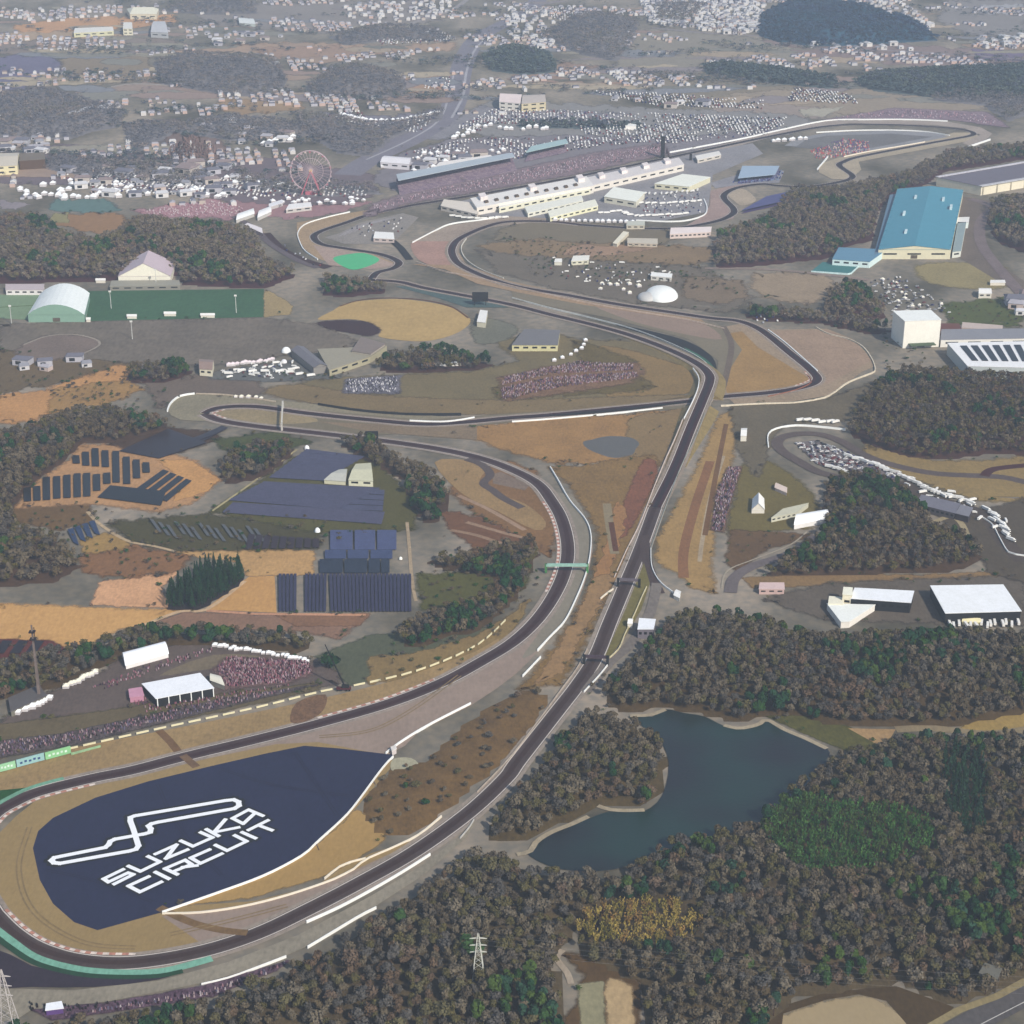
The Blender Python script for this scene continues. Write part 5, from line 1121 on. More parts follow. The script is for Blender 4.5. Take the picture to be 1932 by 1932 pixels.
bld('office_building', 'long white roofed building right of the stair tower', 'building', [(1604, 1148), (1716, 1156), (1722, 1134), (1612, 1128)], 9, 'flat', (60, 60, 60), (248, 246, 250), win=8)
bld('office_building', 'small cream building in front of the stair tower', 'building', [(1562, 1152), (1590, 1152), (1590, 1140), (1564, 1138)], 6, 'flat', (236, 230, 200), (240, 236, 214))
bld('awning', 'pointed white awning roof in front of the stair tower', 'awning', [(1586, 1184), (1602, 1183), (1650, 1152), (1560, 1150)], 5, 'flat', (236, 232, 224), (248, 246, 240))
r, q, h = bld('marquee', 'huge flat white marquee with walls coloured dark for a shaded interior at the right', 'marquee', [(1782, 1176), (1924, 1172), (1890, 1122), (1754, 1124)], 9, 'flat', (44, 42, 46), (252, 250, 248))  # closed walls; their near-black colour paints the shade of an open interior
bld('tent', 'pale yellow tent in front of the huge white marquee', 'tent', [(1815, 1178), (1850, 1180), (1846, 1170), (1818, 1168)], 3, 'gable', (232, 222, 170), (246, 236, 186))
bld('paddock_building', 'long grey roofed building beside the kart paddock', 'building', [(1728, 962), (1800, 980), (1810, 962), (1738, 945)], 6, 'flat', (110, 112, 120), (132, 134, 148), win=8)
bld('paddock_building', 'grey shed at the right end of the kart paddock roof', 'building', [(1802, 980), (1826, 986), (1834, 970), (1812, 964)], 6, 'flat', (96, 98, 106), (140, 142, 154))
bld('stone_building', 'grey building hidden among trees in the bottom right wood', 'house', [(1845, 1860), (1878, 1872), (1886, 1852), (1856, 1842)], 9, 'flat', (106, 100, 94), (122, 122, 116), win=2)
# --- bottom left fairground
r, q, h = bld('marquee', 'big white square marquee in the fairground at the lower left', 'marquee', [(296, 1334), (404, 1314), (378, 1286), (270, 1306)], 7, 'flat', (60, 50, 56), (252, 252, 252))
for i in range(6): box_in(r, q, 'post', .01 + i * .195, .025 + i * .195, -.01, .015, 0, 7, WHITE)
bld('marquee', 'long white barrel tent behind the square marquee', 'marquee', [(238, 1262), (318, 1240), (308, 1222), (232, 1242)], 3, 'barrel', (236, 232, 232), (252, 252, 252), 6)
bld('booth', 'pink booth at the left end of the square marquee', 'booth', [(246, 1325), (272, 1322), (268, 1306), (244, 1310)], 4, 'flat', (196, 140, 166), (206, 150, 176))
bld('trailer', 'pale curved trailer at the right end of the square marquee', 'trailer', [(398, 1292), (424, 1302), (414, 1284), (398, 1280)], 4, 'barrel', (150, 150, 146), (226, 224, 210), 2)
bld('canopy', 'grey canopy roof at the lower left edge of the fairground', 'canopy', [(22, 1352), (88, 1322), (74, 1302), (18, 1326)], 4, 'flat', (130, 130, 124), (112, 112, 116))
bld('truck_stand', 'white hospitality unit on the roadside beside the long straight', 'building', [(1203, 1204), (1232, 1204), (1236, 1186), (1206, 1184)], 8, 'flat', (130, 128, 140), (250, 248, 250), win=3)
bld('kiosk', 'small white kiosk left of the hospitality unit', 'kiosk', [(1184, 1184), (1193, 1184), (1194, 1176), (1186, 1175)], 4, 'gable')
bld('kiosk', 'white cabin at the end of the access road by the wood', 'kiosk', [(1271, 1128), (1282, 1134), (1284, 1122), (1276, 1118)], 3, 'gable')
bld('tent', 'white tent among the spectators at the bottom left corner', 'tent', [(88, 1916), (120, 1912), (116, 1900), (90, 1904)], 3.5, 'flat', (110, 90, 150), (252, 252, 252))
bld('control_hut', 'small white hut at the end of the white wall above the infield', 'hut', [(740, 1424), (748, 1420), (746, 1414), (738, 1417)], 3, 'flat', (210, 200, 200), (220, 214, 210))
PB_('concrete_pad', M((172, 168, 146), 1440), [(742, 1432), (775, 1430), (790, 1445), (760, 1458), (738, 1452)], sm=3)
# --- paddock and pits
def long_building(label, pts, h, wc, rc, n, name='pit_building', cat='pit building', roof='flat'):
    r, q, h = bld(name, label, cat, pts, h, roof, wc, rc, win=n); return r, q
PW = (232, 228, 222)
r, q = long_building('long white pit building beside the start straight', [(900, 406), (1120, 364), (1106, 346), (888, 388)], 11, PW, (240, 238, 236), 14)
for i in range(3):
    s = .06 + i * .42
    box_in(r, q, 'tower', s, s + .055, .55, .95, 11, 17, M((236, 228, 230), 380))
for i in range(10): box_in(r, q, 'roof_unit', .08 + i * .085, .11 + i * .085, .25, .42, 11.5, 13.5, M((120, 116, 112), 380))
r, q = long_building('narrow continuation of the pit building towards the black tower', [(1118, 362), (1290, 322), (1280, 309), (1108, 347)], 10, PW, (226, 222, 224), 10)
for i in range(4):
    s = .1 + i * .24; box_in(r, q, 'tower', s, s + .06, .5, .95, 10, 15, M((236, 228, 230), 350))
long_building('tapering white race office at the left end of the pit building', [(832, 396), (900, 412), (908, 392), (838, 384)], 6, (222, 214, 206), (230, 222, 212), 5)
long_building('upper row of white team buildings in the paddock', [(942, 402), (1114, 366), (1108, 357), (938, 390)], 8, (232, 232, 212), (246, 246, 240), 12, 'team_building', 'team building')
long_building('middle row of white team buildings in the paddock', [(996, 410), (1100, 386), (1096, 376), (990, 398)], 6, (226, 228, 218), (240, 242, 232), 9, 'team_building', 'team building')
long_building('lower row of white team buildings in the paddock', [(1038, 418), (1128, 396), (1122, 384), (1034, 406)], 6, (232, 232, 200), (246, 246, 230), 8, 'team_building', 'team building')
long_building('broad white hall right of the team buildings', [(1140, 382), (1200, 392), (1216, 374), (1158, 364)], 9, (232, 230, 214), (250, 250, 242), 3, 'team_building', 'team building')
long_building('white canopy building at the top of the paddock', [(1235, 356), (1300, 362), (1340, 344), (1288, 338)], 8, (226, 224, 200), (250, 250, 240), 4, 'team_building', 'team building')
long_building('pale low roof beside the start straight wall', [(1316, 308), (1360, 298), (1356, 291), (1312, 300)], 5, (214, 210, 204), (240, 238, 236), 3, 'team_building', 'team building')
long_building('cream low stand above the row of pink white tents', [(1182, 432), (1216, 432), (1216, 424), (1184, 424)], 5, (200, 204, 190), (206, 210, 200), 3, 'shelter', 'shelter')
long_building('diagonal cream terrace roof below the esses', [(1156, 464), (1164, 466), (1186, 444), (1176, 442)], 4, (220, 214, 196), (240, 234, 214), 0, 'shelter', 'shelter')
long_building('pink white row of joined tents below the esses', [(1264, 450), (1340, 446), (1342, 436), (1266, 438)], 6, (226, 210, 206), (246, 232, 230), 9, 'shelter', 'shelter')
long_building('long cream shed below the pink white row', [(1184, 464), (1240, 466), (1240, 456), (1184, 455)], 4, (206, 196, 182), (212, 204, 190), 5, 'shelter', 'shelter')
long_building('white roofed shed above the fabric dome', [(1228, 528), (1266, 531), (1268, 524), (1230, 521)], 5, (220, 220, 216), (244, 246, 246), 3, 'shelter', 'shelter')
long_building('white shed on the bank inside the long right hand bend', [(1078, 500), (1110, 498), (1112, 489), (1082, 490)], 5, (220, 220, 200), (240, 240, 232), 3, 'shelter', 'shelter')
long_building('white tent beside the white shed inside the bend', [(1046, 500), (1060, 500), (1060, 494), (1048, 494)], 4, (220, 220, 210), (244, 244, 240), 0, 'shelter', 'shelter')
long_building('white stall group beside the chicane infield', [(705, 456), (744, 458), (742, 446), (708, 444)], 5, (200, 196, 196), (246, 246, 246), 3, 'shelter', 'shelter')
long_building('white roof by the first corner of the chicane below the red smoke', [(540, 402), (588, 396), (586, 388), (546, 392)], 5, (200, 200, 200), (244, 244, 246), 3, 'shelter', 'shelter')
long_building('white rounded canopy on the left approach road', [(446, 420), (480, 408), (478, 398), (450, 408)], 4, (206, 206, 206), (250, 250, 252), 0, 'shelter', 'canopy', 'barrel')
long_building('second white rounded canopy on the approach road', [(486, 416), (512, 404), (510, 394), (490, 402)], 4, (206, 206, 206), (246, 248, 252), 0, 'shelter', 'canopy', 'barrel')
long_building('thin white shelter at the lower end of the approach road', [(462, 430), (496, 446), (494, 436), (468, 426)], 4, (196, 190, 196), (236, 230, 236), 0, 'shelter', 'shelter')
long_building('small white shelter between the two hedges above the stands', [(508, 396), (534, 388), (532, 382), (508, 390)], 4, (200, 200, 204), (236, 238, 246), 0, 'shelter', 'shelter')
long_building('black stand roof edge along the hedge above the car parks', [(1180, 244), (1200, 244), (1200, 238), (1180, 238)], 6, (246, 246, 246), (250, 250, 250), 0, 'shelter', 'shelter')
# grandstands
def stand(label, pts, h, rc, depth_seat, n=8, sc_=(146, 138, 146)):
    y = pts[0][1]; p = frame_of(pts); c = sum(p, Vector()) / 4; root = empty('grandstand', (c.x, c.y, OFF)); tag(root, label, 'grandstand'); q = [v - c for v in p]
    rm = M(rc, y, .05, 20, 4, .5)
    vs = [v + Vector((0, 0, z)) for z in (h, h + .9) for v in q]
    obj('roof', vs, [(0, 3, 2, 1), (4, 5, 6, 7), (0, 1, 5, 4), (1, 2, 6, 5), (2, 3, 7, 6), (3, 0, 4, 7)], rm, root)
    fr = (q[0] - q[3]).normalized()
    a, b = q[3], q[2]; f0, f1 = q[0] + fr * depth_seat, q[1] + fr * depth_seat
    up = Vector((0, 0, h * .62))
    obj('seating', [f0, f1, b + up, a + up, a, b], [(0, 1, 2, 3), (3, 2, 5, 4), (0, 3, 4), (1, 5, 2)], M(sc_, y, .3, 6, 2, tint=(108, 104, 126)), root)
    for i in range(n):
        s = q[3].lerp(q[2], (i + .5) / n)
        obj('column', [s + Vector((dx, dy, z)) for z in (0, h) for dx, dy in ((-.5, -.5), (.5, -.5), (.5, .5), (-.5, .5))], [(0, 1, 5, 4), (1, 2, 6, 5), (2, 3, 7, 6), (3, 0, 4, 7)], rm, root)
    return root
stand('main grandstand with a long pale teal grey roof', [(752, 362), (972, 316), (966, 308), (748, 350)], 17, (176, 190, 200), 22, 12)
stand('smaller grandstand with a pale green roof right of the main stand', [(992, 302), (1072, 284), (1068, 276), (1002, 290)], 12, (166, 196, 198), 14, 6)
bld('roof_terrace', 'bright white terrace building behind the main grandstand', 'building', [(812, 336), (935, 313), (925, 304), (830, 318)], 10, 'flat', (226, 224, 226), (244, 240, 238), win=6)
bld('gate_building', 'white gate building left of the main grandstand terrace', 'building', [(718, 316), (772, 320), (776, 308), (726, 304)], 9, 'gable', (226, 226, 236), (236, 236, 244), win=3)
# spectator banks as sloped mounds
def bank(pts, c, y, tint):
    PB_('spectator_bank', M(c, y, .25, 14, 2.2, tint=tint), pts, w_=1)
bank([(690, 408), (700, 385), (760, 366), (980, 318), (1130, 286), (1250, 270), (1262, 290), (1079, 330), (913, 360), (829, 374), (770, 384)], (146, 136, 142), 350, (120, 116, 126))
bank([(1560, 226), (1690, 204), (1860, 212), (1900, 240), (1800, 226), (1690, 223)], (146, 136, 146), 215, (128, 122, 134))
bank([(942, 712), (1040, 690), (1200, 684), (1215, 700), (1190, 722), (1060, 742), (955, 756)], (142, 124, 114), 715, (120, 106, 100))
bank([(1340, 1000), (1350, 930), (1372, 882), (1400, 880), (1380, 945), (1366, 1005)], (132, 118, 110), 950, (108, 98, 96))
bank([(425, 1300), (400, 1262), (430, 1240), (580, 1248), (590, 1270), (540, 1290)], (130, 112, 114), 1265, (108, 98, 102))
bank([(648, 742), (654, 715), (756, 708), (754, 742)], (134, 136, 148), 725, (96, 100, 112))
bank([(-10, 1430), (-10, 1400), (120, 1384), (300, 1345), (420, 1318), (600, 1292), (480, 1320), (300, 1365), (150, 1402)], (112, 108, 112), 1370, (84, 82, 92))
bank([(60, 1905), (200, 1892), (380, 1860), (500, 1825), (545, 1812), (520, 1832), (400, 1880), (220, 1908), (100, 1925)], (112, 98, 114), 1870, (84, 76, 90))
def crowd(name_lab, polys, cols, y, sp, hgt=1.75, w0=.5, frac=.7, cat='crowd', name='crowd', zup=None):
    mats = [M(c, y, .05, 9, 9) for c in cols]; V = []; MI = []
    for poly in polys:
        x, yy = points(wp(poly), sp); k = NR.rand(len(x)) < frac; x, yy = x[k], yy[k]
        for i in range(len(x)):
            hh = hgt * NR.uniform(.85, 1.1); a = w0 * NR.uniform(.8, 1.2); X, Y = x[i], yy[i]
            # body as a tapered post with a head
            V.append([(X - a, Y - a * .6, 0), (X + a, Y - a * .6, 0), (X + a, Y + a * .6, 0), (X - a, Y + a * .6, 0), (X - a * .5, Y - a * .4, hh), (X + a * .5, Y - a * .4, hh), (X + a * .5, Y + a * .4, hh), (X - a * .5, Y + a * .4, hh)])
            MI += [NR.randint(len(mats))] * 5
    V = np.array(V).reshape(-1, 3); V[:, 2] += OFF + .1; n = len(V) // 8
    F0 = np.array([(0, 1, 5, 4), (1, 2, 6, 5), (2, 3, 7, 6), (3, 0, 4, 7), (4, 5, 6, 7)])
    Fs = (F0[None] + 8 * np.arange(n)[:, None, None]).reshape(-1, 4)
    o = obj(name, V.tolist(), Fs.tolist(), mats, mi=MI); tag(o, name_lab, cat, kind='stuff'); return o
MIX = [(180, 170, 180), (130, 114, 134), (158, 124, 138), (104, 96, 110), (170, 152, 160), (116, 114, 140), (84, 78, 90)]
PINK = [(168, 124, 140), (150, 106, 122), (182, 160, 172), (112, 98, 118), (90, 82, 98), (150, 130, 136)]
crowd('spectators seated on the bank above the straight before the bridge', [[(945, 732), (1040, 712), (1200, 702), (1205, 712), (1060, 730), (950, 754)], [(950, 712), (1090, 682), (1195, 688), (1195, 698), (1040, 706), (948, 726)]], MIX, 715, 2.3, w0=.6, frac=.85)
crowd('spectators on the strip right of the long straight', [[(1342, 1000), (1352, 930), (1374, 882), (1398, 882), (1378, 945), (1364, 1003)]], MIX, 950, 2.0, w0=.6, frac=.85)
crowd('pink dressed spectators on the fairground terrace', [[(430, 1296), (408, 1262), (430, 1240), (580, 1248), (588, 1268), (540, 1288)]], PINK, 1265, 1.6, frac=.85)
crowd('dark clothed spectators along the outside of the upper straight', [[(-10, 1428), (-10, 1402), (120, 1386), (300, 1347), (420, 1320), (590, 1294), (480, 1318), (300, 1362), (150, 1398)]], MIX[1:], 1370, 2.0)
crowd('spectators queueing around the square marquee', [[(270, 1345), (290, 1332), (410, 1312), (560, 1290), (420, 1325)], [(170, 1300), (260, 1262), (400, 1222), (405, 1228), (300, 1264), (185, 1306)], [(245, 1326), (290, 1340), (270, 1310)]], PINK, 1310, 2.3, frac=.6)
crowd('spectators lining the fence at the bottom left', [[(100, 1920), (220, 1900), (400, 1868), (500, 1832), (545, 1814), (505, 1838), (400, 1878), (220, 1908)]], MIX, 1870, 1.7, frac=.75)
crowd('spectators along the fence at the bottom left corner', [[(50, 1890), (130, 1898), (260, 1888), (260, 1894), (120, 1910), (50, 1908)]], [(50, 46, 50), (80, 70, 80)], 1890, 2.0, frac=.55)
crowd('spectators in the small fenced enclosure on the bank', [[(650, 740), (656, 716), (752, 710), (750, 740)]], [(220, 220, 228), (60, 62, 76), (130, 134, 156)], 725, 2.6)
crowd('mauve mass of spectators on the bank in front of the main grandstand', [[(700, 400), (706, 388), (770, 370), (980, 324), (1130, 292), (1246, 276), (1250, 288), (1079, 324), (913, 355), (829, 370), (770, 380)]], [(184, 174, 186), (150, 138, 152), (180, 150, 164), (124, 122, 136)], 350, 4.4, 2.0, .8, .6)
crowd('spectators on the bank behind the far corner', [[(1570, 222), (1700, 207), (1850, 215), (1890, 236), (1790, 224), (1690, 221)]], [(184, 174, 186), (150, 138, 152), (180, 150, 164), (124, 122, 136)], 215, 6, 2.0, 1.0, .5)
crowd('pink crowd spread on the far left approach bank', [[(255, 400), (400, 380), (462, 392), (440, 408), (310, 408)]], [(186, 160, 172), (166, 134, 146), (204, 196, 202)], 392, 4.5, 2.0, .9, .6)
crowd('red and violet crowd inside the far corner loop', [[(1530, 285), (1590, 262), (1640, 268), (1640, 284), (1590, 296), (1540, 300)]], [(196, 110, 110), (120, 110, 150), (216, 190, 190)], 280, 4.5, 2.2, 1.0, .6)
crowd('spectators on the blue seating bank behind the esses', [[(1380, 345), (1440, 320), (1480, 322), (1470, 340), (1400, 346)]], [(96, 110, 160), (130, 150, 180), (90, 96, 130)], 340, 4.5, 2.0, 1.2, .7)
# blue stands by the esses
stand('blue seated stand above the esses', [(1392, 345), (1462, 338), (1470, 322), (1400, 322)], 7, (160, 184, 206), 6, 5, (120, 132, 162))
stand('dark blue seated stand below the esses', [(1400, 402), (1490, 382), (1494, 366), (1446, 376)], 4, (104, 110, 150), 4, 5, (96, 102, 140))
# black position tower
t = empty('scoring_tower', G(1250, 297)); tag(t, 'tall black scoring tower at the end of the pit building', 'tower')
BK = M((28, 26, 32), 290, .1)
obj('shaft', [(x, y, z) for z in (0, 33) for x, y in ((-3.2, -2.2), (3.2, -2.2), (3.2, 2.2), (-3.2, 2.2))], [(0, 1, 5, 4), (1, 2, 6, 5), (2, 3, 7, 6), (3, 0, 4, 7), (4, 5, 6, 7)], BK, t)
obj('cap', [(x, y, z) for z in (33, 35) for x, y in ((-3.8, -2.8), (3.8, -2.8), (3.8, 2.8), (-3.8, 2.8))], [(0, 1, 5, 4), (1, 2, 6, 5), (2, 3, 7, 6), (3, 0, 4, 7), (4, 5, 6, 7)], M((60, 58, 64), 290), t)
t = empty('sign_tower', G(1303, 302)); tag(t, 'short black post beside the start straight', 'post')
obj('shaft', [(x, y, z) for z in (0, 10) for x, y in ((-2, -1.5), (2, -1.5), (2, 1.5), (-2, 1.5))], [(0, 1, 5, 4), (1, 2, 6, 5), (2, 3, 7, 6), (3, 0, 4, 7), (4, 5, 6, 7)], BK, t)
# video screens seen from behind
for (u, v, w1, h1, lab) in ((702, 838, 12, 9, 'dark back of a video screen above the solar farm'), (906, 576, 15, 12, 'dark back of a video screen above the ochre oval')):
    s = empty('video_screen', G(u, v)); tag(s, lab, 'screen'); m = M((52, 60, 74), v, .1)
    k = scale(v) * w1
    obj('panel', [(x, y, z) for z in (5, 5 + h1) for x, y in ((-k, -.7), (k, -.7), (k, .7), (-k, .7))], [(0, 1, 5, 4), (1, 2, 6, 5), (2, 3, 7, 6), (3, 0, 4, 7), (4, 5, 6, 7), (0, 3, 2, 1)], m, s)
    for dx in (-k * .7, k * .7): obj('leg', [(dx + x, y, z) for z in (0, 5) for x, y in ((-.4, -.4), (.4, -.4), (.4, .4), (-.4, .4))], [(0, 1, 5, 4), (1, 2, 6, 5), (2, 3, 7, 6), (3, 0, 4, 7)], m, s)
# gantries over the track
def gantry(lab, a, b, h, col, y, th=1.4, post=(60, 58, 60)):
    A, B = G(*a), G(*b); c = (A + B) / 2; e = empty('gantry', (c.x, c.y, OFF)); tag(e, lab, 'gantry'); A, B = A - c, B - c
    d = (B - A).normalized(); n = Vector((d.y, -d.x, 0)) * th / 2
    obj('beam', [p + s * n + Vector((0, 0, z)) for z in (h, h + 2.2) for p, s in ((A, 1), (B, 1), (B, -1), (A, -1))], [(0, 1, 5, 4), (1, 2, 6, 5), (2, 3, 7, 6), (3, 0, 4, 7), (4, 5, 6, 7), (0, 3, 2, 1)], M(col, y, .08, 4, 2), e)
    for p in (A, B): obj('post', [p + Vector((x, yy, z)) for z in (0, h + 2.2) for x, yy in ((-1, -1), (1, -1), (1, 1), (-1, 1))], [(0, 1, 5, 4), (1, 2, 6, 5), (2, 3, 7, 6), (3, 0, 4, 7), (4, 5, 6, 7)], M(post, y), e)
gantry('pale green advertising gantry across the sweeping bend', (1030, 1080), (1108, 1080), 6.0, (150, 196, 184), 1070, 2.2, (96, 150, 110))
gantry('grey gantry with dark posts across the upper part of the long straight', (1166, 1106), (1206, 1108), 5.5, (120, 118, 130), 1100)
gantry('dark gantry across the lower part of the long straight', (1102, 1252), (1146, 1254), 5.5, (100, 96, 108), 1250)
gantry('thin white gantry across the hairpin track', (532, 812), (534, 770), 6.0, (206, 204, 196), 790, 1.6, (196, 194, 190))
gantry('gantry across the start straight beside the black tower', (1258, 290), (1262, 306), 7, (110, 106, 112), 296, 2)
# green advertising boards at the left edge
for k, (u0, v0, u1, v1, c) in enumerate([(-8, 1459, 30, 1449, (150, 206, 164)), (32, 1448, 84, 1434, (146, 192, 196)), (86, 1434, 134, 1421, (140, 204, 150))]):
    A, B = G(u0, v0), G(u1, v1); c0 = (A + B) / 2; e = empty('advertising_hoarding', (c0.x, c0.y, OFF)); tag(e, ('leftmost bright green hoarding at the left edge', 'pale blue hoarding between the two green ones', 'bright green hoarding at the right end of the three')[k], 'hoarding'); A, B = A - c0, B - c0
    d = (B - A).normalized(); n = Vector((d.y, -d.x, 0)) * .4
    if n.y > 0: n = -n
    obj('panel', [p + s * n + Vector((0, 0, z)) for z in (.3, 6) for p, s in ((A, 1), (B, 1), (B, -1), (A, -1))], [(0, 1, 5, 4), (1, 2, 6, 5), (2, 3, 7, 6), (3, 0, 4, 7), (4, 5, 6, 7)], M(c, 1430, .06), e)
    f = n * 1.3
    for i in range(5):
        s0 = A.lerp(B, .12 + i * .16); s1 = A.lerp(B, .21 + i * .16); zz = 2.2 + (i % 2) * .5
        obj('lettering', [s0 + f + Vector((0, 0, zz)), s1 + f + Vector((0, 0, zz)), s1 + f + Vector((0, 0, zz + 1.6)), s0 + f + Vector((0, 0, zz + 1.6))], [(0, 1, 2, 3)], M((206, 232, 222) if k != 1 else (60, 100, 150), 1430), e)
wall('pale green fence linking the hoardings to the dashed boards', [(134, 1424), (160, 1417), (190, 1409)], 2, .8, M((150, 190, 150), 1420), sm=0)
# pylons
def pylon(lab, u, v, h, w0, col, y, arms=True):
    e = empty('pylon', G(u, v)); tag(e, lab, 'pylon'); m = M(col, y, .05)
    def bar(name, pts_, r):
        vs = []; fs = []
        for p0, p1 in pts_:
            p0, p1 = Vector(p0), Vector(p1); d = (p1 - p0).normalized(); a = d.orthogonal().normalized() * r; b_ = d.cross(a).normalized() * r; n = len(vs)
            for p in (p0, p1): vs += [p + a, p + b_, p - a, p - b_]
            for i in range(4): fs.append((n + i, n + (i + 1) % 4, n + 4 + (i + 1) % 4, n + 4 + i))
        obj(name, vs, fs, m, e)
    W = lambda z: w0 * (1 - z / h) ** 1.0 + .35
    for sx in (-1, 1):
        for sy in (-1, 1): bar('leg', [((sx * W(0), sy * W(0), 0), (sx * .35, sy * .35, h))], .24)
    br = []
    for i in range(9):
        z0, z1 = h * i / 9, h * (i + 1) / 9
        for s in (-1, 1):
            br += [((-W(z0), s * W(z0), z0), (W(z1), s * W(z1), z1)), ((W(z0), s * W(z0), z0), (-W(z1), s * W(z1), z1)), ((s * W(z0), -W(z0), z0), (s * W(z1), W(z1), z1)), ((s * W(z0), W(z0), z0), (s * W(z1), -W(z1), z1))]
    bar('bracing', br, .07)
    if arms:
        for z in (.62, .76, .9): bar('crossarm', [((-5, 0, h * z), (0, 0, h * z + 1)), ((5, 0, h * z), (0, 0, h * z + 1)), ((-5, 0, h * z), (5, 0, h * z))], .18)
    return e
pylon('white lattice pylon rising from the wood at the bottom centre', 903, 1852, 34, 3.4, (206, 208, 200), 1800)
pylon('pale lattice pylon at the bottom left corner', 18, 1956, 46, 5.5, (196, 190, 190), 1850)
wv = []; wf = []
for z in (26, 30):
    for s in (-5, 5):
        a = G(903, 1852) + Vector((0, s, z)); b = G(2300, 1950) + Vector((0, s, z)); pv = None
        for i in range(25):
            t = i / 24; p = a.lerp(b, t) - Vector((0, 0, 9 * 4 * t * (1 - t) * .6)); n = len(wv); wv += [p, p + Vector((0, 0, .06))]
            if i: wf.append((n - 2, n, n + 1, n - 1))
tag(obj('power_line', wv, wf, M((150, 154, 160), 1800)), 'thin power lines running right from the bottom centre pylon', 'power line')
t = empty('radio_mast', G(75, 1318)); tag(t, 'slim grey radio mast with antennas beside the fairground canopy', 'mast')
mm = M((130, 122, 122), 1250)
obj('shaft', [(x, y, z) for z, r_ in ((0, 1.2), (62, .5)) for x, y in ((-r_, -r_), (r_, -r_), (r_, r_), (-r_, r_))], [(0, 1, 5, 4), (1, 2, 6, 5), (2, 3, 7, 6), (3, 0, 4, 7)], mm, t)
for z in (50, 56): obj('platform', [(x, y, zz) for zz in (z, z + 1) for x, y in ((-2.2, -2), (2.2, -2), (2.2, 2), (-2.2, 2))], [(0, 1, 5, 4), (1, 2, 6, 5), (2, 3, 7, 6), (3, 0, 4, 7), (4, 5, 6, 7), (0, 3, 2, 1)], M((90, 70, 60), 1200), t)
obj('antenna', [(1.2, 0, 51), (1.8, 0, 51), (1.8, .5, 60), (1.2, .5, 60)], [(0, 1, 2, 3)], M((70, 50, 40), 1200), t)
# mobile crane on the verge
c = empty('mobile_crane', G(650, 1302)); tag(c, 'dark mobile crane with a raised boom beside the upper straight', 'crane')
def bxx(name, x0, x1, y0, y1, z0, z1, m, par): return obj(name, [(x, y, z) for z in (z0, z1) for x, y in ((x0, y0), (x1, y0), (x1, y1), (x0, y1))], [(0, 1, 5, 4), (1, 2, 6, 5), (2, 3, 7, 6), (3, 0, 4, 7), (4, 5, 6, 7), (0, 3, 2, 1)], m, par)
BR = M((110, 78, 64), 1300)
bxx('chassis', -6, 5, -1.5, 1.5, 1, 2.4, BR, c); cb = bxx('cab', -2, 1.4, -1.3, 1.3, 2.4, 4.6, DK, c)
bxx('counterweight', 1.4, 3.6, -1.4, 1.4, 2.4, 4.2, DK, c)
for x in (-5, -2.6, 1.6, 4):
    for s in (-1.6, 1.2): bxx('wheel', x - .6, x + .6, s, s + .4, 0, 1.2, DK, c)
bp = [Vector((0, 0, 4)), Vector((-13.5, 2, 38))]; d = (bp[1] - bp[0]).normalized(); a_ = d.orthogonal().normalized() * .8; b_ = d.cross(a_).normalized() * .8
obj('boom', [p + o_ * (1 if k == 0 else .5) for k, p in enumerate(bp) for o_ in (a_, b_, -a_, -b_)], [(0, 1, 5, 4), (1, 2, 6, 5), (2, 3, 7, 6), (3, 0, 4, 7)], M((58, 56, 62), 1250), c)
# ferris wheel
fw = empty('ferris_wheel', G(588, 366)); tag(fw, 'big pinkish ferris wheel above the crowds left of the main straight', 'ferris wheel')
PK = M((190, 172, 180), 330); RD = M((196, 124, 140), 360)
cz, rr = 36, 31
def ring(name, r0, th, m, n=40, dy=0):
    vs = []; fs = []
    for i in range(n):
        a = i / n * 6.2832
        for rad, yy in ((r0 - th, -th + dy), (r0 + th, -th + dy), (r0 + th, th + dy), (r0 - th, th + dy)): vs.append((rad * math.cos(a), yy, cz + rad * math.sin(a)))
    for i in range(n):
        j = (i + 1) % n
        for k in range(4): fs.append((i * 4 + k, i * 4 + (k + 1) % 4, j * 4 + (k + 1) % 4, j * 4 + k))
    return obj(name, vs, fs, m, fw)
ring('rim', rr, .45, PK, dy=-1.5); ring('rim', rr, .45, PK, dy=1.5); ring('inner_ring', rr * .62, .3, PK)
vs = []; fs = []
for i in range(32):
    a = i / 32 * 6.2832; ca, sa = math.cos(a), math.sin(a); n = len(vs)
    for rad in (1.5, rr): vs += [(rad * ca - sa * .28, 0, cz + rad * sa + ca * .2), (rad * ca + sa * .2, 0, cz + rad * sa - ca * .2)]
    fs.append((n, n + 1, n + 3, n + 2))
obj('spokes', vs, fs, PK, fw)
ring('hub', 1.2, 1.2, M((220, 190, 160), 330), 12)
for s in (-1, 1):
    for yy in (-3, 3): obj('support_leg', [(s * 15 - 1, yy * 2, 0), (s * 15 + 1, yy * 2, 0), (.5, yy, cz), (-.5, yy, cz)], [(0, 1, 2, 3)], RD, fw)
for i in range(28):
    a = i / 28 * 6.2832; x, z = rr * math.cos(a), cz + rr * math.sin(a)
    bxx('gondola', x - 1.3, x + 1.3, -1.2, 1.2, z - 3, z - .5, (PK, RD, M((226, 210, 206), 330))[i % 3], fw)
bxx('boarding_station', -9, 9, -7, 7, 0, 4.5, RD, fw)
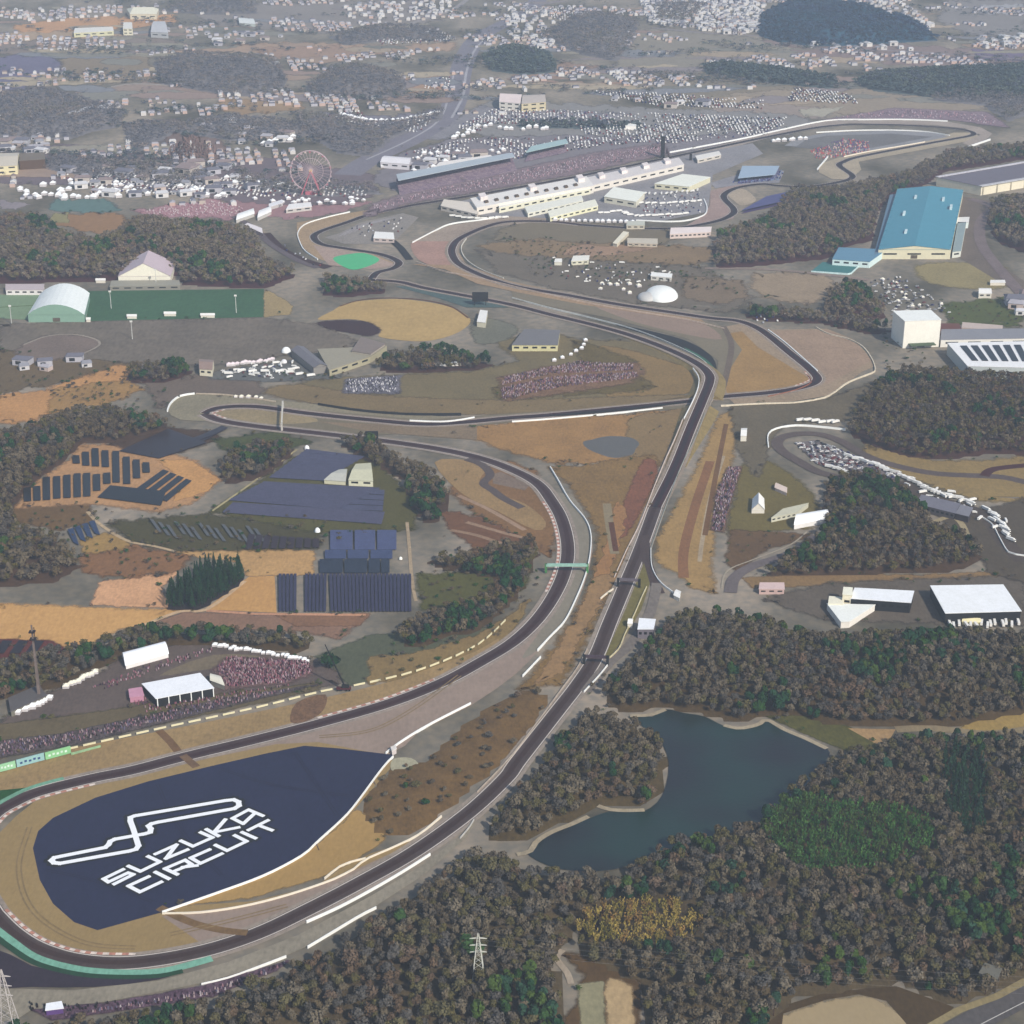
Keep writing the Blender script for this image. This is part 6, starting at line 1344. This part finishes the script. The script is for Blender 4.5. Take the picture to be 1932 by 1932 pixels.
# roller coaster lattice hill (grey brown dome of timber)
rc = empty('roller_coaster', G(363, 292)); tag(rc, 'brown timber roller coaster on a dome like frame in the left park', 'roller coaster')
vs = []; fs = []; TMm = M((136, 124, 126), 290)
for k in range(4):
    pr = None
    for i in range(49):
        a = i / 48 * 6.2832; r0 = 38 - 8 * k; z = 8 + k * 6 + 6 * math.sin(a * 3 + k); p = Vector((r0 * math.cos(a), r0 * .8 * math.sin(a), z)); n = len(vs)
        o_ = Vector((math.cos(a), math.sin(a), 0)) * 1.2; vs += [p - o_, p + o_, Vector((p.x, p.y, 0))]
        if i: fs += [(n - 3, n, n + 1, n - 2)]
        if i and i % 2: fs += [(n - 3, n, n + 2)]
obj('track', vs, fs, TMm, rc)
# domes and tanks
def dome(name, lab, cat, u, v, rx, ry, hz, c_, y):
    vs = []; fs = []; n, m_ = 20, 6
    for j in range(m_ + 1):
        ph = j / m_ * math.pi / 2
        for i in range(n): a = i / n * 6.2832; vs.append((rx * math.cos(a) * math.cos(ph) + 1e-3, ry * math.sin(a) * math.cos(ph), hz * math.sin(ph)))
    for j in range(m_):
        for i in range(n): fs.append((j * n + i, j * n + (i + 1) % n, (j + 1) * n + (i + 1) % n, (j + 1) * n + i))
    o = obj(name, vs, fs, M(c_, y, .03, 9, 3, .5), loc=G(u, v), smooth=True); return tag(o, lab, cat)
dome('fabric_dome', 'large white fabric dome below the paddock bank', 'dome', 1248, 558, 21, 30, 11, (250, 250, 250), 555)
dome('fabric_dome', 'pale grey low dome wing in front of the large fabric dome', 'dome', 1222, 562, 13, 16, 7, (196, 204, 206), 560)
dome('tank', 'round white tank beside the slanting grey roof', 'tank', 540, 664, 5.5, 5.5, 6, (250, 250, 252), 660)
dome('tank', 'smaller round white tank below the big one', 'tank', 536, 684, 3.6, 3.6, 4, (226, 228, 234), 680)
dome('tank', 'white ball shaped tank at the tip of the solar hill', 'tank', 579, 847, 2.6, 2.6, 4, (250, 250, 252), 840)
dome('tank', 'white ball shaped tank above the solar panel grid', 'tank', 599, 1003, 2.6, 2.6, 4, (250, 250, 252), 1000)
dome('tank', 'small white tank right of the solar panel grid', 'tank', 756, 1055, 1.6, 1.6, 2.4, (244, 244, 236), 1050)

# ------------------------------------------------------------------ solar farms
def panel(pts, lab, group, c_=(72, 70, 84), y=900, h=1.0, name='solar_panel_row'):
    p = frame_of(pts); c0 = sum(p, Vector()) / 4; q = [v - c0 for v in p]
    vs = [v + Vector((0, 0, h + (1.0 if i > 1 else 0))) for i, v in enumerate(q)]; vs += [v - Vector((0, 0, .15)) for v in vs]
    e = obj(name, vs, [(0, 1, 2, 3), (7, 6, 5, 4), (0, 4, 5, 1), (1, 5, 6, 2), (2, 6, 7, 3), (3, 7, 4, 0)], M(c_, y, .12, 8, 2.5, .35), loc=(c0.x, c0.y, OFF)); return tag(e, lab, 'solar panels', group)
def T7(x, y): return (x * .2667, 772.8 + y * .2667)
for i, (x, t0, b0) in enumerate([(195, 565, 655), (262, 555, 650), (330, 490, 645), (403, 485, 635), (475, 475, 630), (547, 465, 625), (615, 462, 620), (685, 470, 580), (757, 460, 530)]):
    panel([T7(x - 25, b0), T7(x + 27, b0 - 3), T7(x + 25, t0 - 3), T7(x - 25, t0)], 'upright dark panel strip in the lower row on the tan slope', 'lower strips on the tan slope', (60, 64, 78) if i > 2 else (48, 48, 56), 930)
for x, t0, b0 in [(540, 335, 385), (608, 310, 400), (676, 285, 405), (746, 300, 410), (822, 305, 520), (897, 345, 530), (967, 365, 490), (1035, 385, 450)]:
    panel([T7(x - 24, b0), T7(x + 27, b0), T7(x + 22, t0), T7(x - 26, t0)], 'upright reddish dark panel strip in the upper row on the tan slope', 'upper strips on the tan slope', (80, 72, 82), 880)
for i in range(4):
    a, b = 950 + i * 62, 575 + i * 22
    panel([T7(a, b), T7(a + 46, b + 14), T7(a + 46 + 200 - i * 8, b - 125), T7(a + 205 - i * 8, b - 140)], 'diagonal blue grey panel strip at the right of the tan slope', 'diagonal strips', (72, 74, 96), 910)
panel([T7(690, 625), T7(1140, 684), T7(1175, 590), T7(780, 548)], 'wide dark sheet of panels below the upright strips', None, (82, 76, 88), 935)
for i in range(4):
    panel([T7(520 + i * 50, 945 - i * 22), T7(560 + i * 50, 965 - i * 24), T7(520 + i * 50, 850 - i * 18), T7(478 + i * 50, 860 - i * 18)], 'steel blue panel strip in the small tilted block', 'small blue block', (84, 98, 124), 1010)
for i in range(9):
    u = 462 + i * 16; panel([(u, 1037 - i * .4), (u + 12, 1038 - i * .4), (u + 20 - i, 1012 + i), (u + 8 - i, 1011 + i)], 'reddish panel strip in the short row above the tan field', 'short reddish row', (92, 80, 92), 1020)
for i in range(3):
    u = -12 + i * 30; panel([(u, 1234), (u + 20, 1234), (u + 36, 1213), (u + 18, 1212)], 'dark red panel strip at the left edge beside the orange field', 'left edge strips', (88, 66, 70), 1220)
# roof terraces near the wood
for i in range(4):
    panel([(225 + i * 18, 852 - i * 3), (300 + i * 26, 866 - i * 10), (390 + i * 8, 838 - i * 9), (318 + i * 6, 812 - i * 1)] if i == 0 else [(260 + i * 30, 862 - i * 7), (275 + i * 30, 865 - i * 7), (395 + i * 12, 828 - i * 6), (382 + i * 12, 824 - i * 6)], 'dull grey green panel field below the left wood' if i == 0 else 'thin grey panel strip below the left wood', None if i == 0 else 'thin strips below the left wood', (92, 92, 92), 840)
# hill of dark sheets
for pts, lab in (([(500, 905), (630, 912), (700, 870), (690, 866), (575, 846)], 0), ):
    pass
sheets = [([(508, 902), (612, 908), (690, 862), (580, 848)], 'upper blue sheet of panels on the solar hill', (88, 98, 134)), ([(432, 945), (640, 962), (720, 922), (500, 910)], 'middle blue sheet of panels on the solar hill', (92, 102, 134)), ([(640, 962), (722, 965), (726, 925), (700, 922)], 'right hand blue sheet of panels on the solar hill', (94, 104, 138)), ([(420, 968), (720, 990), (726, 968), (440, 950)], 'lower grey blue sheet of panels on the solar hill', (88, 98, 118))]
def lerp2(p, q, t): return (p[0] + (q[0] - p[0]) * t, p[1] + (q[1] - p[1]) * t)
for pts, lab, c_ in sheets:
    nr = 9 if pts[0][0] < 600 else 4
    for k_ in range(nr):
        t0, t1 = k_ / nr, (k_ + .72) / nr
        panel([lerp2(pts[0], pts[3], t0), lerp2(pts[1], pts[2], t0), lerp2(pts[1], pts[2], t1), lerp2(pts[0], pts[3], t1)], lab.replace('sheet of panels', 'block of solar panel rows'), lab, (102, 108, 130), 930, .8)
grid = []
for r_, (t0, b0, xs) in enumerate([(150, 290, [(560, 730), (745, 900), (915, 1060)]), (300, 358, [(520, 680), (692, 850), (865, 1030)]), (370, 465, [(480, 655), (668, 838), (850, 935), (945, 1008)])]):
    for x0, x1 in xs: panel([(483 + x0 / 4, 966 + 0 + b0 / 4 + 0), (483 + x1 / 4, 966 + b0 / 4), (483 + x1 / 4, 966 + t0 / 4), (483 + x0 / 4, 966 + t0 / 4)], ('large blue panel block in the top row of the grid', 'thin blue panel block in the middle row of the grid', 'dull blue panel block in the bottom row of the grid')[r_], ('top row of the grid', 'middle row of the grid', 'bottom row of the grid')[r_], ((98, 108, 142), (92, 104, 134), (84, 94, 108))[r_], 1040)
for i in range(36):
    u = 522 + i * 7.1; ub = 526 + i * 7.0
    if i in (5, 6, 13): continue
    panel([(ub, 1155), (ub + 5.2, 1155), (u + 5.4 + (4 if i < 14 else 0), 1086), (u + (4 if i < 14 else 0), 1086)], 'narrow upright panel row in the large lower solar field', 'lower solar field rows', (88, 92, 112), 1120)
for i in range(14):
    u = 300 + i * 15; v = 990 + (i % 3) * 4 + i
    panel([(u, v + 16), (u + 7, v + 17), (u - 10, v - 6), (u - 17, v - 7)], 'pale grey slanted panel row above the tan track', 'slanted rows above the tan track', (110, 116, 122), 1000)

# ------------------------------------------------------------------ small repeated things
def mesh_of(name, parts):
    vs = []; fs = []; mi = []; mats = []
    for (b, t, z0, z1, m) in parts:   # b,t = (x0,x1,y0,y1) bottom and top
        if m not in mats: mats.append(m)
        n = len(vs); k = mats.index(m)
        for (x0, x1, y0, y1), z in ((b, z0), (t, z1)): vs += [(x0, y0, z), (x1, y0, z), (x1, y1, z), (x0, y1, z)]
        fs += [(n, n + 1, n + 5, n + 4), (n + 1, n + 2, n + 6, n + 5), (n + 2, n + 3, n + 7, n + 6), (n + 3, n, n + 4, n + 7), (n + 4, n + 5, n + 6, n + 7)]; mi += [k] * 5
    me = bpy.data.meshes.new(name); me.from_pydata(vs, [], fs)
    for m in mats: me.materials.append(m)
    me.polygons.foreach_set('material_index', mi); return me
def car_mesh(c_, y):
    b = M(c_, y, .04, 9, 9, .4); g = M((40, 44, 54), y, .05, 9, 9, .2); k = M((30, 30, 32), y)
    return mesh_of('car', [((-2.1, -1.2, -.85, -.6), (-2.1, -1.2, -.85, -.6), 0, .6, k), ((1.2, 2.1, -.85, -.6), (1.2, 2.1, -.85, -.6), 0, .6, k), ((-2.1, -1.2, .6, .85), (-2.1, -1.2, .6, .85), 0, .6, k), ((1.2, 2.1, .6, .85), (1.2, 2.1, .6, .85), 0, .6, k), ((-2.3, 2.3, -.9, .9), (-2.2, 2.2, -.85, .85), .3, .9, b), ((-1.6, 1.1, -.82, .82), (-1.2, .6, -.7, .7), .9, 1.42, g), ((-1.2, .6, -.7, .7), (-1.1, .5, -.66, .66), 1.42, 1.5, b)])
def truck_mesh(c_, y):
    b = M(c_, y, .03, 9, 9, .5); k = M((30, 30, 32), y); g = M((60, 66, 76), y)
    return mesh_of('truck', [((-6, 4.2, -1.25, 1.25), (-6, 4.2, -1.25, 1.25), 1, 3.9, b), ((4.4, 6.4, -1.2, 1.2), (4.4, 6.0, -1.15, 1.15), .6, 3.2, b), ((4.6, 6.45, -1.1, 1.1), (4.6, 6.2, -1.1, 1.1), 1.9, 2.8, g), ((-5.4, -3, -1.2, 1.2), (-5.4, -3, -1.2, 1.2), 0, 1, k), ((4.5, 5.6, -1.2, 1.2), (4.5, 5.6, -1.2, 1.2), 0, .9, k)])
def tent_mesh(c_, y, w_=3.0, h_=2.4, top=2.0, pink=None):
    b = M(c_, y, .02, 9, 9, .6)
    return mesh_of('tent', [((-w_ * .96, w_ * .96, -w_ * .96, w_ * .96), (-w_ * .96, w_ * .96, -w_ * .96, w_ * .96), 0, h_, M((206, 202, 206), y) if not pink else pink), ((-w_, w_, -w_, w_), (-.15, .15, -.15, .15), h_, h_ + top, b)])
def house_mesh(wc, rc_, y, w_, d_, h_):
    a, b = M(wc, y, .04, 9, 9), M(rc_, y, .05, 9, 9); g = M((80, 84, 96), y)
    return mesh_of('house', [((-w_, w_, -d_, d_), (-w_, w_, -d_, d_), 0, h_, a), ((-w_ * 1.1, w_ * 1.1, -d_ * 1.12, d_ * 1.12), (-w_ * .8, w_ * .8, -.1, .1), h_, h_ + 2.4, b), ((-w_ * .6, w_ * .1, -d_ - .08, -d_), (-w_ * .6, w_ * .1, -d_ - .08, -d_), 1.2, h_ * .75, g)])
def put(name, me, p, rz, lab, cat, grp, s=1):
    o = bpy.data.objects.new(name, me); COL.objects.link(o); o.location = p; o.rotation_euler.z = rz; o.scale = (s, s, s); return tag(o, lab, cat, grp)
# houses: distant towns
HC = [((206, 208, 216), (146, 152, 164)), ((196, 194, 192), (168, 170, 180)), ((224, 224, 228), (206, 210, 220)), ((184, 186, 196), (126, 132, 146)), ((204, 198, 196), (150, 142, 146))]
TOWNS = [('small house in the hazy town at the top centre right', [(1205, 0), (1445, 0), (1432, 60), (1390, 66), (1225, 44)], 19), ('small house in the pale settlement at the top centre', [(650, 6), (850, 2), (856, 34), (760, 42), (648, 32)], 30), ('small house in the settlement right of the top highway', [(960, 16), (1020, 10), (1045, 44), (1040, 92), (990, 90), (950, 60)], 28),
         ('small house beside the blue green wooded hill at the top right', [(1640, 6), (1700, 4), (1765, 50), (1740, 62), (1670, 28)], 26), ('small house in the violet settlement at the top right edge', [(1840, 68), (1960, 70), (1960, 90), (1850, 92)], 26), ('small house on the mauve slope at the upper right', [(1500, 80), (1700, 84), (1740, 94), (1560, 100)], 38), ('small house in the far left outskirts', [(20, 14), (220, 12), (240, 32), (40, 44)], 44)]
HM = {}
hcount = 0; hstuff = []
cand = []
for lab, poly, sp in TOWNS:
    x, y = points(wp(poly), sp)
    for i in range(len(x)): cand.append((float(x[i]), float(y[i]), lab))
cand.sort(key=lambda c_: c_[1])
nkey = 0
def hmesh(k):
    if k not in HM: HM[k] = house_mesh(*HC[k % 5], 60, 5.5 + (k // 5) * 1.8, 4.5 + (k // 5) * 1.2, 5 + (k // 5) * 1.5)
    return HM[k]
sv, sf, smi = [], [], []
smats = [M(c_, 60, .04, 9, 9) for p_ in HC for c_ in p_]
for x, y, lab in cand:
    k = R.choice([0, 0, 1, 2, 2, 3, 4, 5, 7, 12]); rz = R.choice([.2, .2 + 1.57]) + R.uniform(-.15, .15)
    if hcount < 165: put('house', hmesh(k), (x, y, 0), rz, lab, 'house', lab.replace('small house', 'houses')); hcount += 1
    else:
        w1, d1, h1 = 5.5, 4.5, 5.5; n = len(sv)
        ca, sa = math.cos(rz), math.sin(rz)
        for z, f in ((0, 1), (h1, 1), (h1 + 2.2, .05)):
            for a, b in ((-1, -1), (1, -1), (1, 1), (-1, 1)):
                xx, yy = a * w1 * (1 if z <= h1 else .8), b * d1 * f; sv.append((x + xx * ca - yy * sa, y + xx * sa + yy * ca, z))
        for l in (0, 4):
            for i in range(4): sf.append((n + l + i, n + l + (i + 1) % 4, n + l + 4 + (i + 1) % 4, n + l + 4 + i)); smi.append((k % 5) * 2 + (1 if l else 0))
        sf.append((n + 8, n + 9, n + 10, n + 11)); smi.append((k % 5) * 2 + 1)
seen = set()
for _ in range(30000):
    u, v = R.uniform(-10, 1945), 385 * R.random() ** 1.1
    if v > 215 and (u > 560 or (v < 290 and R.random() < .5)): continue
    q = G(u, v); ca, sa = math.cos(.2), math.sin(.2); gx_, gy_ = round((q.x * ca + q.y * sa) / 15), round((-q.x * sa + q.y * ca) / 21)
    if (gx_, gy_) in seen or gx_ % 7 == 0: continue
    seen.add((gx_, gy_)); q = Vector((gx_ * 15 * ca - gy_ * 21 * sa + R.uniform(-2, 2), gx_ * 15 * sa + gy_ * 21 * ca + R.uniform(-2, 2), 0))
    if fbm(q.x * .8 - 60, q.y * 1.9 + 500, 150) + .4 * fbm(q.x + 900, q.y, 47) + R.uniform(-.15, .15) < .30: continue
    if inpoly(np.array([u]), np.array([v]), FAR[0][1])[0] or (v > 170 and u > 1000): continue
    rz = R.choice([.2, 1.77]) + R.uniform(-.06, .06); w1, d1, h1 = R.uniform(3.2, 6.4), R.uniform(3, 5), R.uniform(3, 6); n = len(sv); ca, sa = math.cos(rz), math.sin(rz); k = R.choice([0, 1, 1, 2, 3, 3, 4, 3, 1])
    for z, f in ((0, 1), (h1, 1), (h1 + 2, .05)):
        for a, b in ((-1, -1), (1, -1), (1, 1), (-1, 1)):
            xx, yy = a * w1 * (1 if z <= h1 else .8), b * d1 * f; sv.append((q.x + xx * ca - yy * sa, q.y + xx * sa + yy * ca, z))
    for l in (0, 4):
        for i in range(4): sf.append((n + l + i, n + l + (i + 1) % 4, n + l + 4 + (i + 1) % 4, n + l + 4 + i)); smi.append((k % 5) * 2 + (1 if l else 0))
    sf.append((n + 8, n + 9, n + 10, n + 11)); smi.append((k % 5) * 2 + 1)
if sv: tag(obj('town', sv, sf, smats, mi=smi), 'hazy carpet of small white houses along the top edge', 'town', kind='stuff')
# parked cars, trucks and coaches
CC = [(236, 238, 240), (240, 240, 240), (170, 176, 186), (60, 62, 70), (120, 124, 134), (150, 60, 60), (70, 90, 140), (226, 226, 230)]
CMH = {}
def cmesh(k, yk):
    kk = (k, yk)
    if kk not in CMH: CMH[kk] = car_mesh(CC[k], (230, 560, 900)[yk])
    return CMH[kk]
PARK = [('car parked among the tents of the kart paddock', [(1500, 836), (1545, 832), (1620, 862), (1700, 892), (1690, 904), (1600, 894), (1540, 876)], 2, 4.8, .85), ('car parked in the lot beside the beige house', [(410, 700), (540, 684), (560, 706), (500, 716), (410, 712)], 2, 7, .55),
        ('car parked in the lot above the tall white block', [(1640, 530), (1700, 520), (1760, 560), (1800, 590), (1690, 600), (1650, 560)], 1, 8.5, .75), ('car parked in the small lot right of the upper road', [(1420, 590), (1470, 575), (1500, 600), (1430, 612)], 1, 8.5, .6),
        ('car parked in the paddock behind the team buildings', [(1195, 372), (1320, 358), (1325, 400), (1250, 412), (1205, 400)], 1, 9, .6), ('car parked inside the chicane infield', [(660, 430), (760, 408), (775, 420), (745, 442), (680, 446)], 1, 9, .35), ('car parked on the approach road at the left', [(520, 440), (560, 470), (620, 500), (600, 506), (530, 470)], 1, 9, .3),
        ('car parked in the field below the paddock bank', [(1010, 490), (1200, 500), (1230, 530), (1090, 535), (1010, 520)], 1, 12, .35)]
nc = 0; extra = []
for lab, poly, yk, sp, fr in PARK:
    x, y = points(wp(poly), sp)
    for i in range(len(x)):
        if R.random() > fr: continue
        if nc < 300: put('parked_car', cmesh(R.randrange(8), yk), (float(x[i]), float(y[i]), OFF), R.choice([.3, 1.87]) + R.uniform(-.1, .1), lab, 'car', 'cars: ' + lab); nc += 1
        else: extra.append((float(x[i]), float(y[i])))
FARP = [[(940, 205), (1240, 214), (1485, 222), (1470, 250), (1250, 272), (1100, 252), (1090, 236), (880, 232)], [(610, 216), (740, 226), (830, 214), (790, 250), (700, 240)], [(880, 262), (1090, 258), (1230, 266), (1100, 280), (970, 300), (960, 285)], [(760, 290), (900, 258), (880, 285), (800, 310)], [(90, 330), (330, 330), (520, 345), (690, 352), (690, 370), (420, 372), (200, 360)], [(860, 240), (930, 206), (960, 214), (900, 250)], [(600, 170), (640, 168), (700, 230), (660, 235)], [(1500, 165), (1600, 176), (1620, 196), (1480, 190)], [(1100, 170), (1260, 176), (1440, 190), (1440, 205), (1240, 200)], [(800, 150), (850, 146), (850, 170), (800, 166)], [(1000, 16), (1060, 12), (1120, 30), (1060, 40)], [(700, 70), (850, 60), (850, 78), (720, 84)]]
sv, sf, smi = [], [], []
def add_car(x, y, k, s=1.0):
    n = len(sv); a = R.choice([1.57, 1.57, 4.71]) + R.uniform(-.06, .06); ca, sa = math.cos(a), math.sin(a)
    for (l, w1, z) in ((2.3, .95, .2), (2.2, .9, .9), (1.1, .7, 1.5)):
        for p_, q_ in ((-1, -1), (1, -1), (1, 1), (-1, 1)): sv.append((x + (p_ * l * ca - q_ * w1 * sa) * s, y + (p_ * l * sa + q_ * w1 * ca) * s, z * s + OFF))
    for l in (0, 4):
        for i in range(4): sf.append((n + l + i, n + l + (i + 1) % 4, n + l + 4 + (i + 1) % 4, n + l + 4 + i)); smi.append(k)
    sf.append((n + 8, n + 9, n + 10, n + 11)); smi.append(k)
for x, y in extra: add_car(x, y, R.randrange(8))
for j, poly in enumerate(FARP):
    w_ = wp(poly); x, y = points(w_, 6.4, .12)
    for i in range(len(x)):
        if R.random() < (.62 if fbm(x[i], y[i], 60) > -.3 else .2): add_car(float(x[i]), float(y[i]), R.choice([0, 0, 1, 1, 2, 4, 3, 5, 6, 7]), 1.25)
tag(obj('parked_cars', sv, sf, [M(c_, 230, .04, 9, 9, .4) for c_ in CC], mi=smi), 'hundreds of tiny cars glinting in the far car parks', 'cars', kind='stuff')
# lorries and coaches
TR = truck_mesh((240, 240, 238), 900)
for lab, pts_, n, rz in (('white lorry in the row along the lower edge of the kart paddock', [(1600, 862), (1640, 874), (1700, 898), (1745, 922), (1835, 950)], 26, -.6), ('white lorry in the row beside the kart access road', [(1862, 962), (1885, 985), (1906, 1020)], 12, -1.0), ('white lorry parked above the kart circuit', [(1505, 795), (1585, 798)], 6, .5), ('white lorry parked below the huge white marquee', [(1786, 1181), (1925, 1178)], 14, 1.5), ('white lorry in the lower paddock yard', [(1130, 404), (1170, 400), (1200, 408), (1300, 404)], 16, .4), ('white lorry in the upper paddock yard', [(1200, 366), (1250, 366), (1320, 360)], 12, 1.2), ('white lorry in the middle of the paddock', [(1205, 384), (1260, 384), (1325, 380)], 10, .6), ('white lorry behind the race office', [(850, 408), (900, 414), (960, 410)], 9, .1), ('white lorry parked in front of the slanting grey roof', [(420, 706), (500, 700), (600, 712)], 8, .2), ('lorry in the row on the bank above the hairpin straight', [(800, 690), (866, 690)], 8, .1), ('white van parked along the trees above the kart track', [(1560, 880), (1630, 905)], 5, -.4)):
    pp = line(pts_, 0, 6, 1.0); 
    for i in range(n):
        p = pp[int((i + .5) / n * (len(pp) - 1))]
        put('lorry', TR, (p.x + R.uniform(-1.5, 1.5), p.y + R.uniform(-3, 3), OFF), rz + R.uniform(-.25, .25), lab, 'lorry', lab, .8)
# tents and stalls
TW = tent_mesh((250, 250, 250), 1000); TC = tent_mesh((240, 236, 216), 1300); TP = tent_mesh((236, 220, 226), 1250)
for lab, pts_, n, s, me in (('white stall tent in the curved row behind the pink crowd', [(405, 1218), (440, 1224), (500, 1232), (585, 1248)], 26, .62, TW), ('cream stall tent in the row at the left of the fairground', [(126, 1296), (150, 1284), (182, 1268)], 9, .8, TC), ('white stall tent beside the grey canopy at the left edge', [(30, 1346), (60, 1335), (100, 1316)], 8, .9, TW), ('white pointed tent in the row along the paddock bend', [(1042, 416), (1100, 418), (1200, 420)], 14, 1.0, TW),
                            ('white tent in the row inside the far corner straight', [(1455, 268), (1500, 264), (1520, 262)], 7, 1.3, TW), ('white tent in the cluster on the car park bank', [(575, 684), (600, 690)], 3, .8, TP), ('white tent in the bright cluster of the vehicle park', [(430, 690), (520, 680)], 12, .9, TP), ('white pointed tent along the inside of the fast corner', [(1040, 684), (1080, 668), (1100, 655), (1105, 640)], 7, .8, TW), ('small white tent in the short row above the spectator bank', [(800, 690), (866, 686)], 9, .7, TW),
                            ('white tent of the row at the top of the left park', [(100, 374), (150, 372), (240, 356), (250, 366)], 13, 1.35, TW), ('white tent on the slope behind the curving highway', [(640, 216), (700, 228), (760, 226), (830, 212)], 24, 1.2, TW), ('white tent in the stall group by the ferris wheel', [(500, 272), (530, 268), (555, 262)], 9, 1.8, TW), ('white tent scattered on the meadow right of the highway', [(850, 262), (900, 245), (960, 240), (1040, 246)], 18, 1.4, TW), ('white tent in the left park square', [(40, 350), (60, 372), (100, 368)], 8, 1.35, TW), ('white marshal tent along the hairpin wall', [(440, 748), (500, 752)], 5, .7, TC)):
    pp = line(pts_, 0, 6, 1.0)
    for i in range(n):
        p = pp[int((i + .5) / n * (len(pp) - 1))]; put('tent', me, (p.x + R.uniform(-1, 1) * (1 if s < 1.3 else 5), p.y + R.uniform(-1.5, 1.5) * (14 if s > 1.3 else 1), OFF), R.uniform(-.2, .2), lab, 'tent', lab, s * R.uniform(.85, 1.15))
# park buildings on the left and around the stands
PB = [('hall with a pale roof in the left amusement park', [(100, 320), (330, 318), (480, 330), (520, 350), (400, 372), (150, 372)], 34), ('small building at the amusement park edge below the coaster', [(280, 320), (400, 306), (480, 318), (330, 336)], 30), ('small pale building in the village above the left park', [(0, 262), (90, 262), (100, 290), (0, 290)], 26), ('small pale building behind the main grandstand', [(720, 318), (800, 300), (900, 290), (930, 300), (800, 322)], 30), ('pale building on the slope beside the coaster', [(330, 236), (400, 226), (500, 246), (540, 240), (560, 262), (520, 282), (430, 268)], 44), ('pale building beside the vehicle park', [(0, 690), (110, 680), (200, 672), (160, 696), (30, 712)], 24), ('small building in the village right of the lawn', [(1890, 560), (1950, 556), (1950, 600), (1900, 592)], 20), ('building in the settlement between the far fields', [(1120, 180), (1400, 196), (1300, 206), (1100, 194)], 60), ('lone building in the far left fields', [(340, 66), (470, 62), (560, 66), (420, 92)], 50)]
PM = [house_mesh(*HC[i % 5], 320, 5 + i * 1.3, 4 + i * .8, 4.5 + i * .7) for i in range(5)]
for lab, poly, sp in PB:
    x, y = points(wp(poly), sp)
    for i in range(len(x)):
        put('house', R.choice(PM), (float(x[i]), float(y[i]), OFF), R.uniform(-.5, .5), lab, 'building', lab, R.uniform(.8, 1.5))

# more stalls, huts and vans where the photograph is busiest
for lab, poly, n, me, s_ in (('pale van parked on the bank inside the long right hand bend', [(1010, 486), (1200, 492), (1290, 520), (1200, 545), (1060, 530)], 26, TR, .5), ('white van in the lot beside the slanting grey roof', [(420, 694), (545, 676), (580, 700), (500, 716), (420, 712)], 26, TR, .6), ('white booth among the stalls of the left amusement park', [(60, 345), (330, 330), (540, 340), (520, 372), (300, 376), (60, 380)], 46, TW, 1.5), ('white booth by the ferris wheel', [(480, 372), (700, 372), (690, 384), (600, 392), (480, 384)], 20, TW, 1.1), ('white booth behind the main grandstand', [(700, 318), (800, 290), (960, 282), (930, 296), (780, 330)], 30, TW, 1.3),
                             ('white van on the far side of the kart paddock', [(1700, 905), (1760, 915), (1850, 950), (1900, 985), (1880, 1000), (1800, 955), (1720, 930)], 22, TR, .65), ('grey hut on the terrace beside the fabric dome', [(1120, 536), (1200, 532), (1220, 552), (1150, 560)], 8, TC, .9), ('pale booth at the edge of the upper right car park', [(1650, 520), (1790, 560), (1800, 600), (1700, 600)], 12, TC, .7)):
    x, y = points(wp(poly), 11)
    idx = list(range(len(x))); R.shuffle(idx)
    for i in idx[:n]: put('lorry' if me is TR else 'booth', me, (float(x[i]), float(y[i]), OFF), R.uniform(-.5, 2.2), lab, 'lorry' if me is TR else 'booth', lab, s_ * R.uniform(.8, 1.2))

# ------------------------------------------------------------------ haze
def haze():
    x0, x1, y0, y1, z0, z1 = -9500, 9500, -900, 14500, -2, H + 25
    vs = [(x, y, z) for z in (z0, z1) for y in (y0, y1) for x in (x0, x1)]
    m = bpy.data.materials.new('haze'); m.use_nodes = True; n = m.node_tree; n.nodes.clear()
    o = n.nodes.new('ShaderNodeOutputMaterial'); v = n.nodes.new('ShaderNodeVolumePrincipled')
    v.inputs['Color'].default_value = (.72, .84, 1, 1); v.inputs['Density'].default_value = 7.8e-5; v.inputs['Anisotropy'].default_value = 0
    n.links.new(v.outputs[0], o.inputs['Volume'])
    tag(obj('haze', vs, [(0, 2, 3, 1), (4, 5, 7, 6), (0, 1, 5, 4), (2, 6, 7, 3), (0, 4, 6, 2), (1, 3, 7, 5)], m), kind='stuff')
haze()
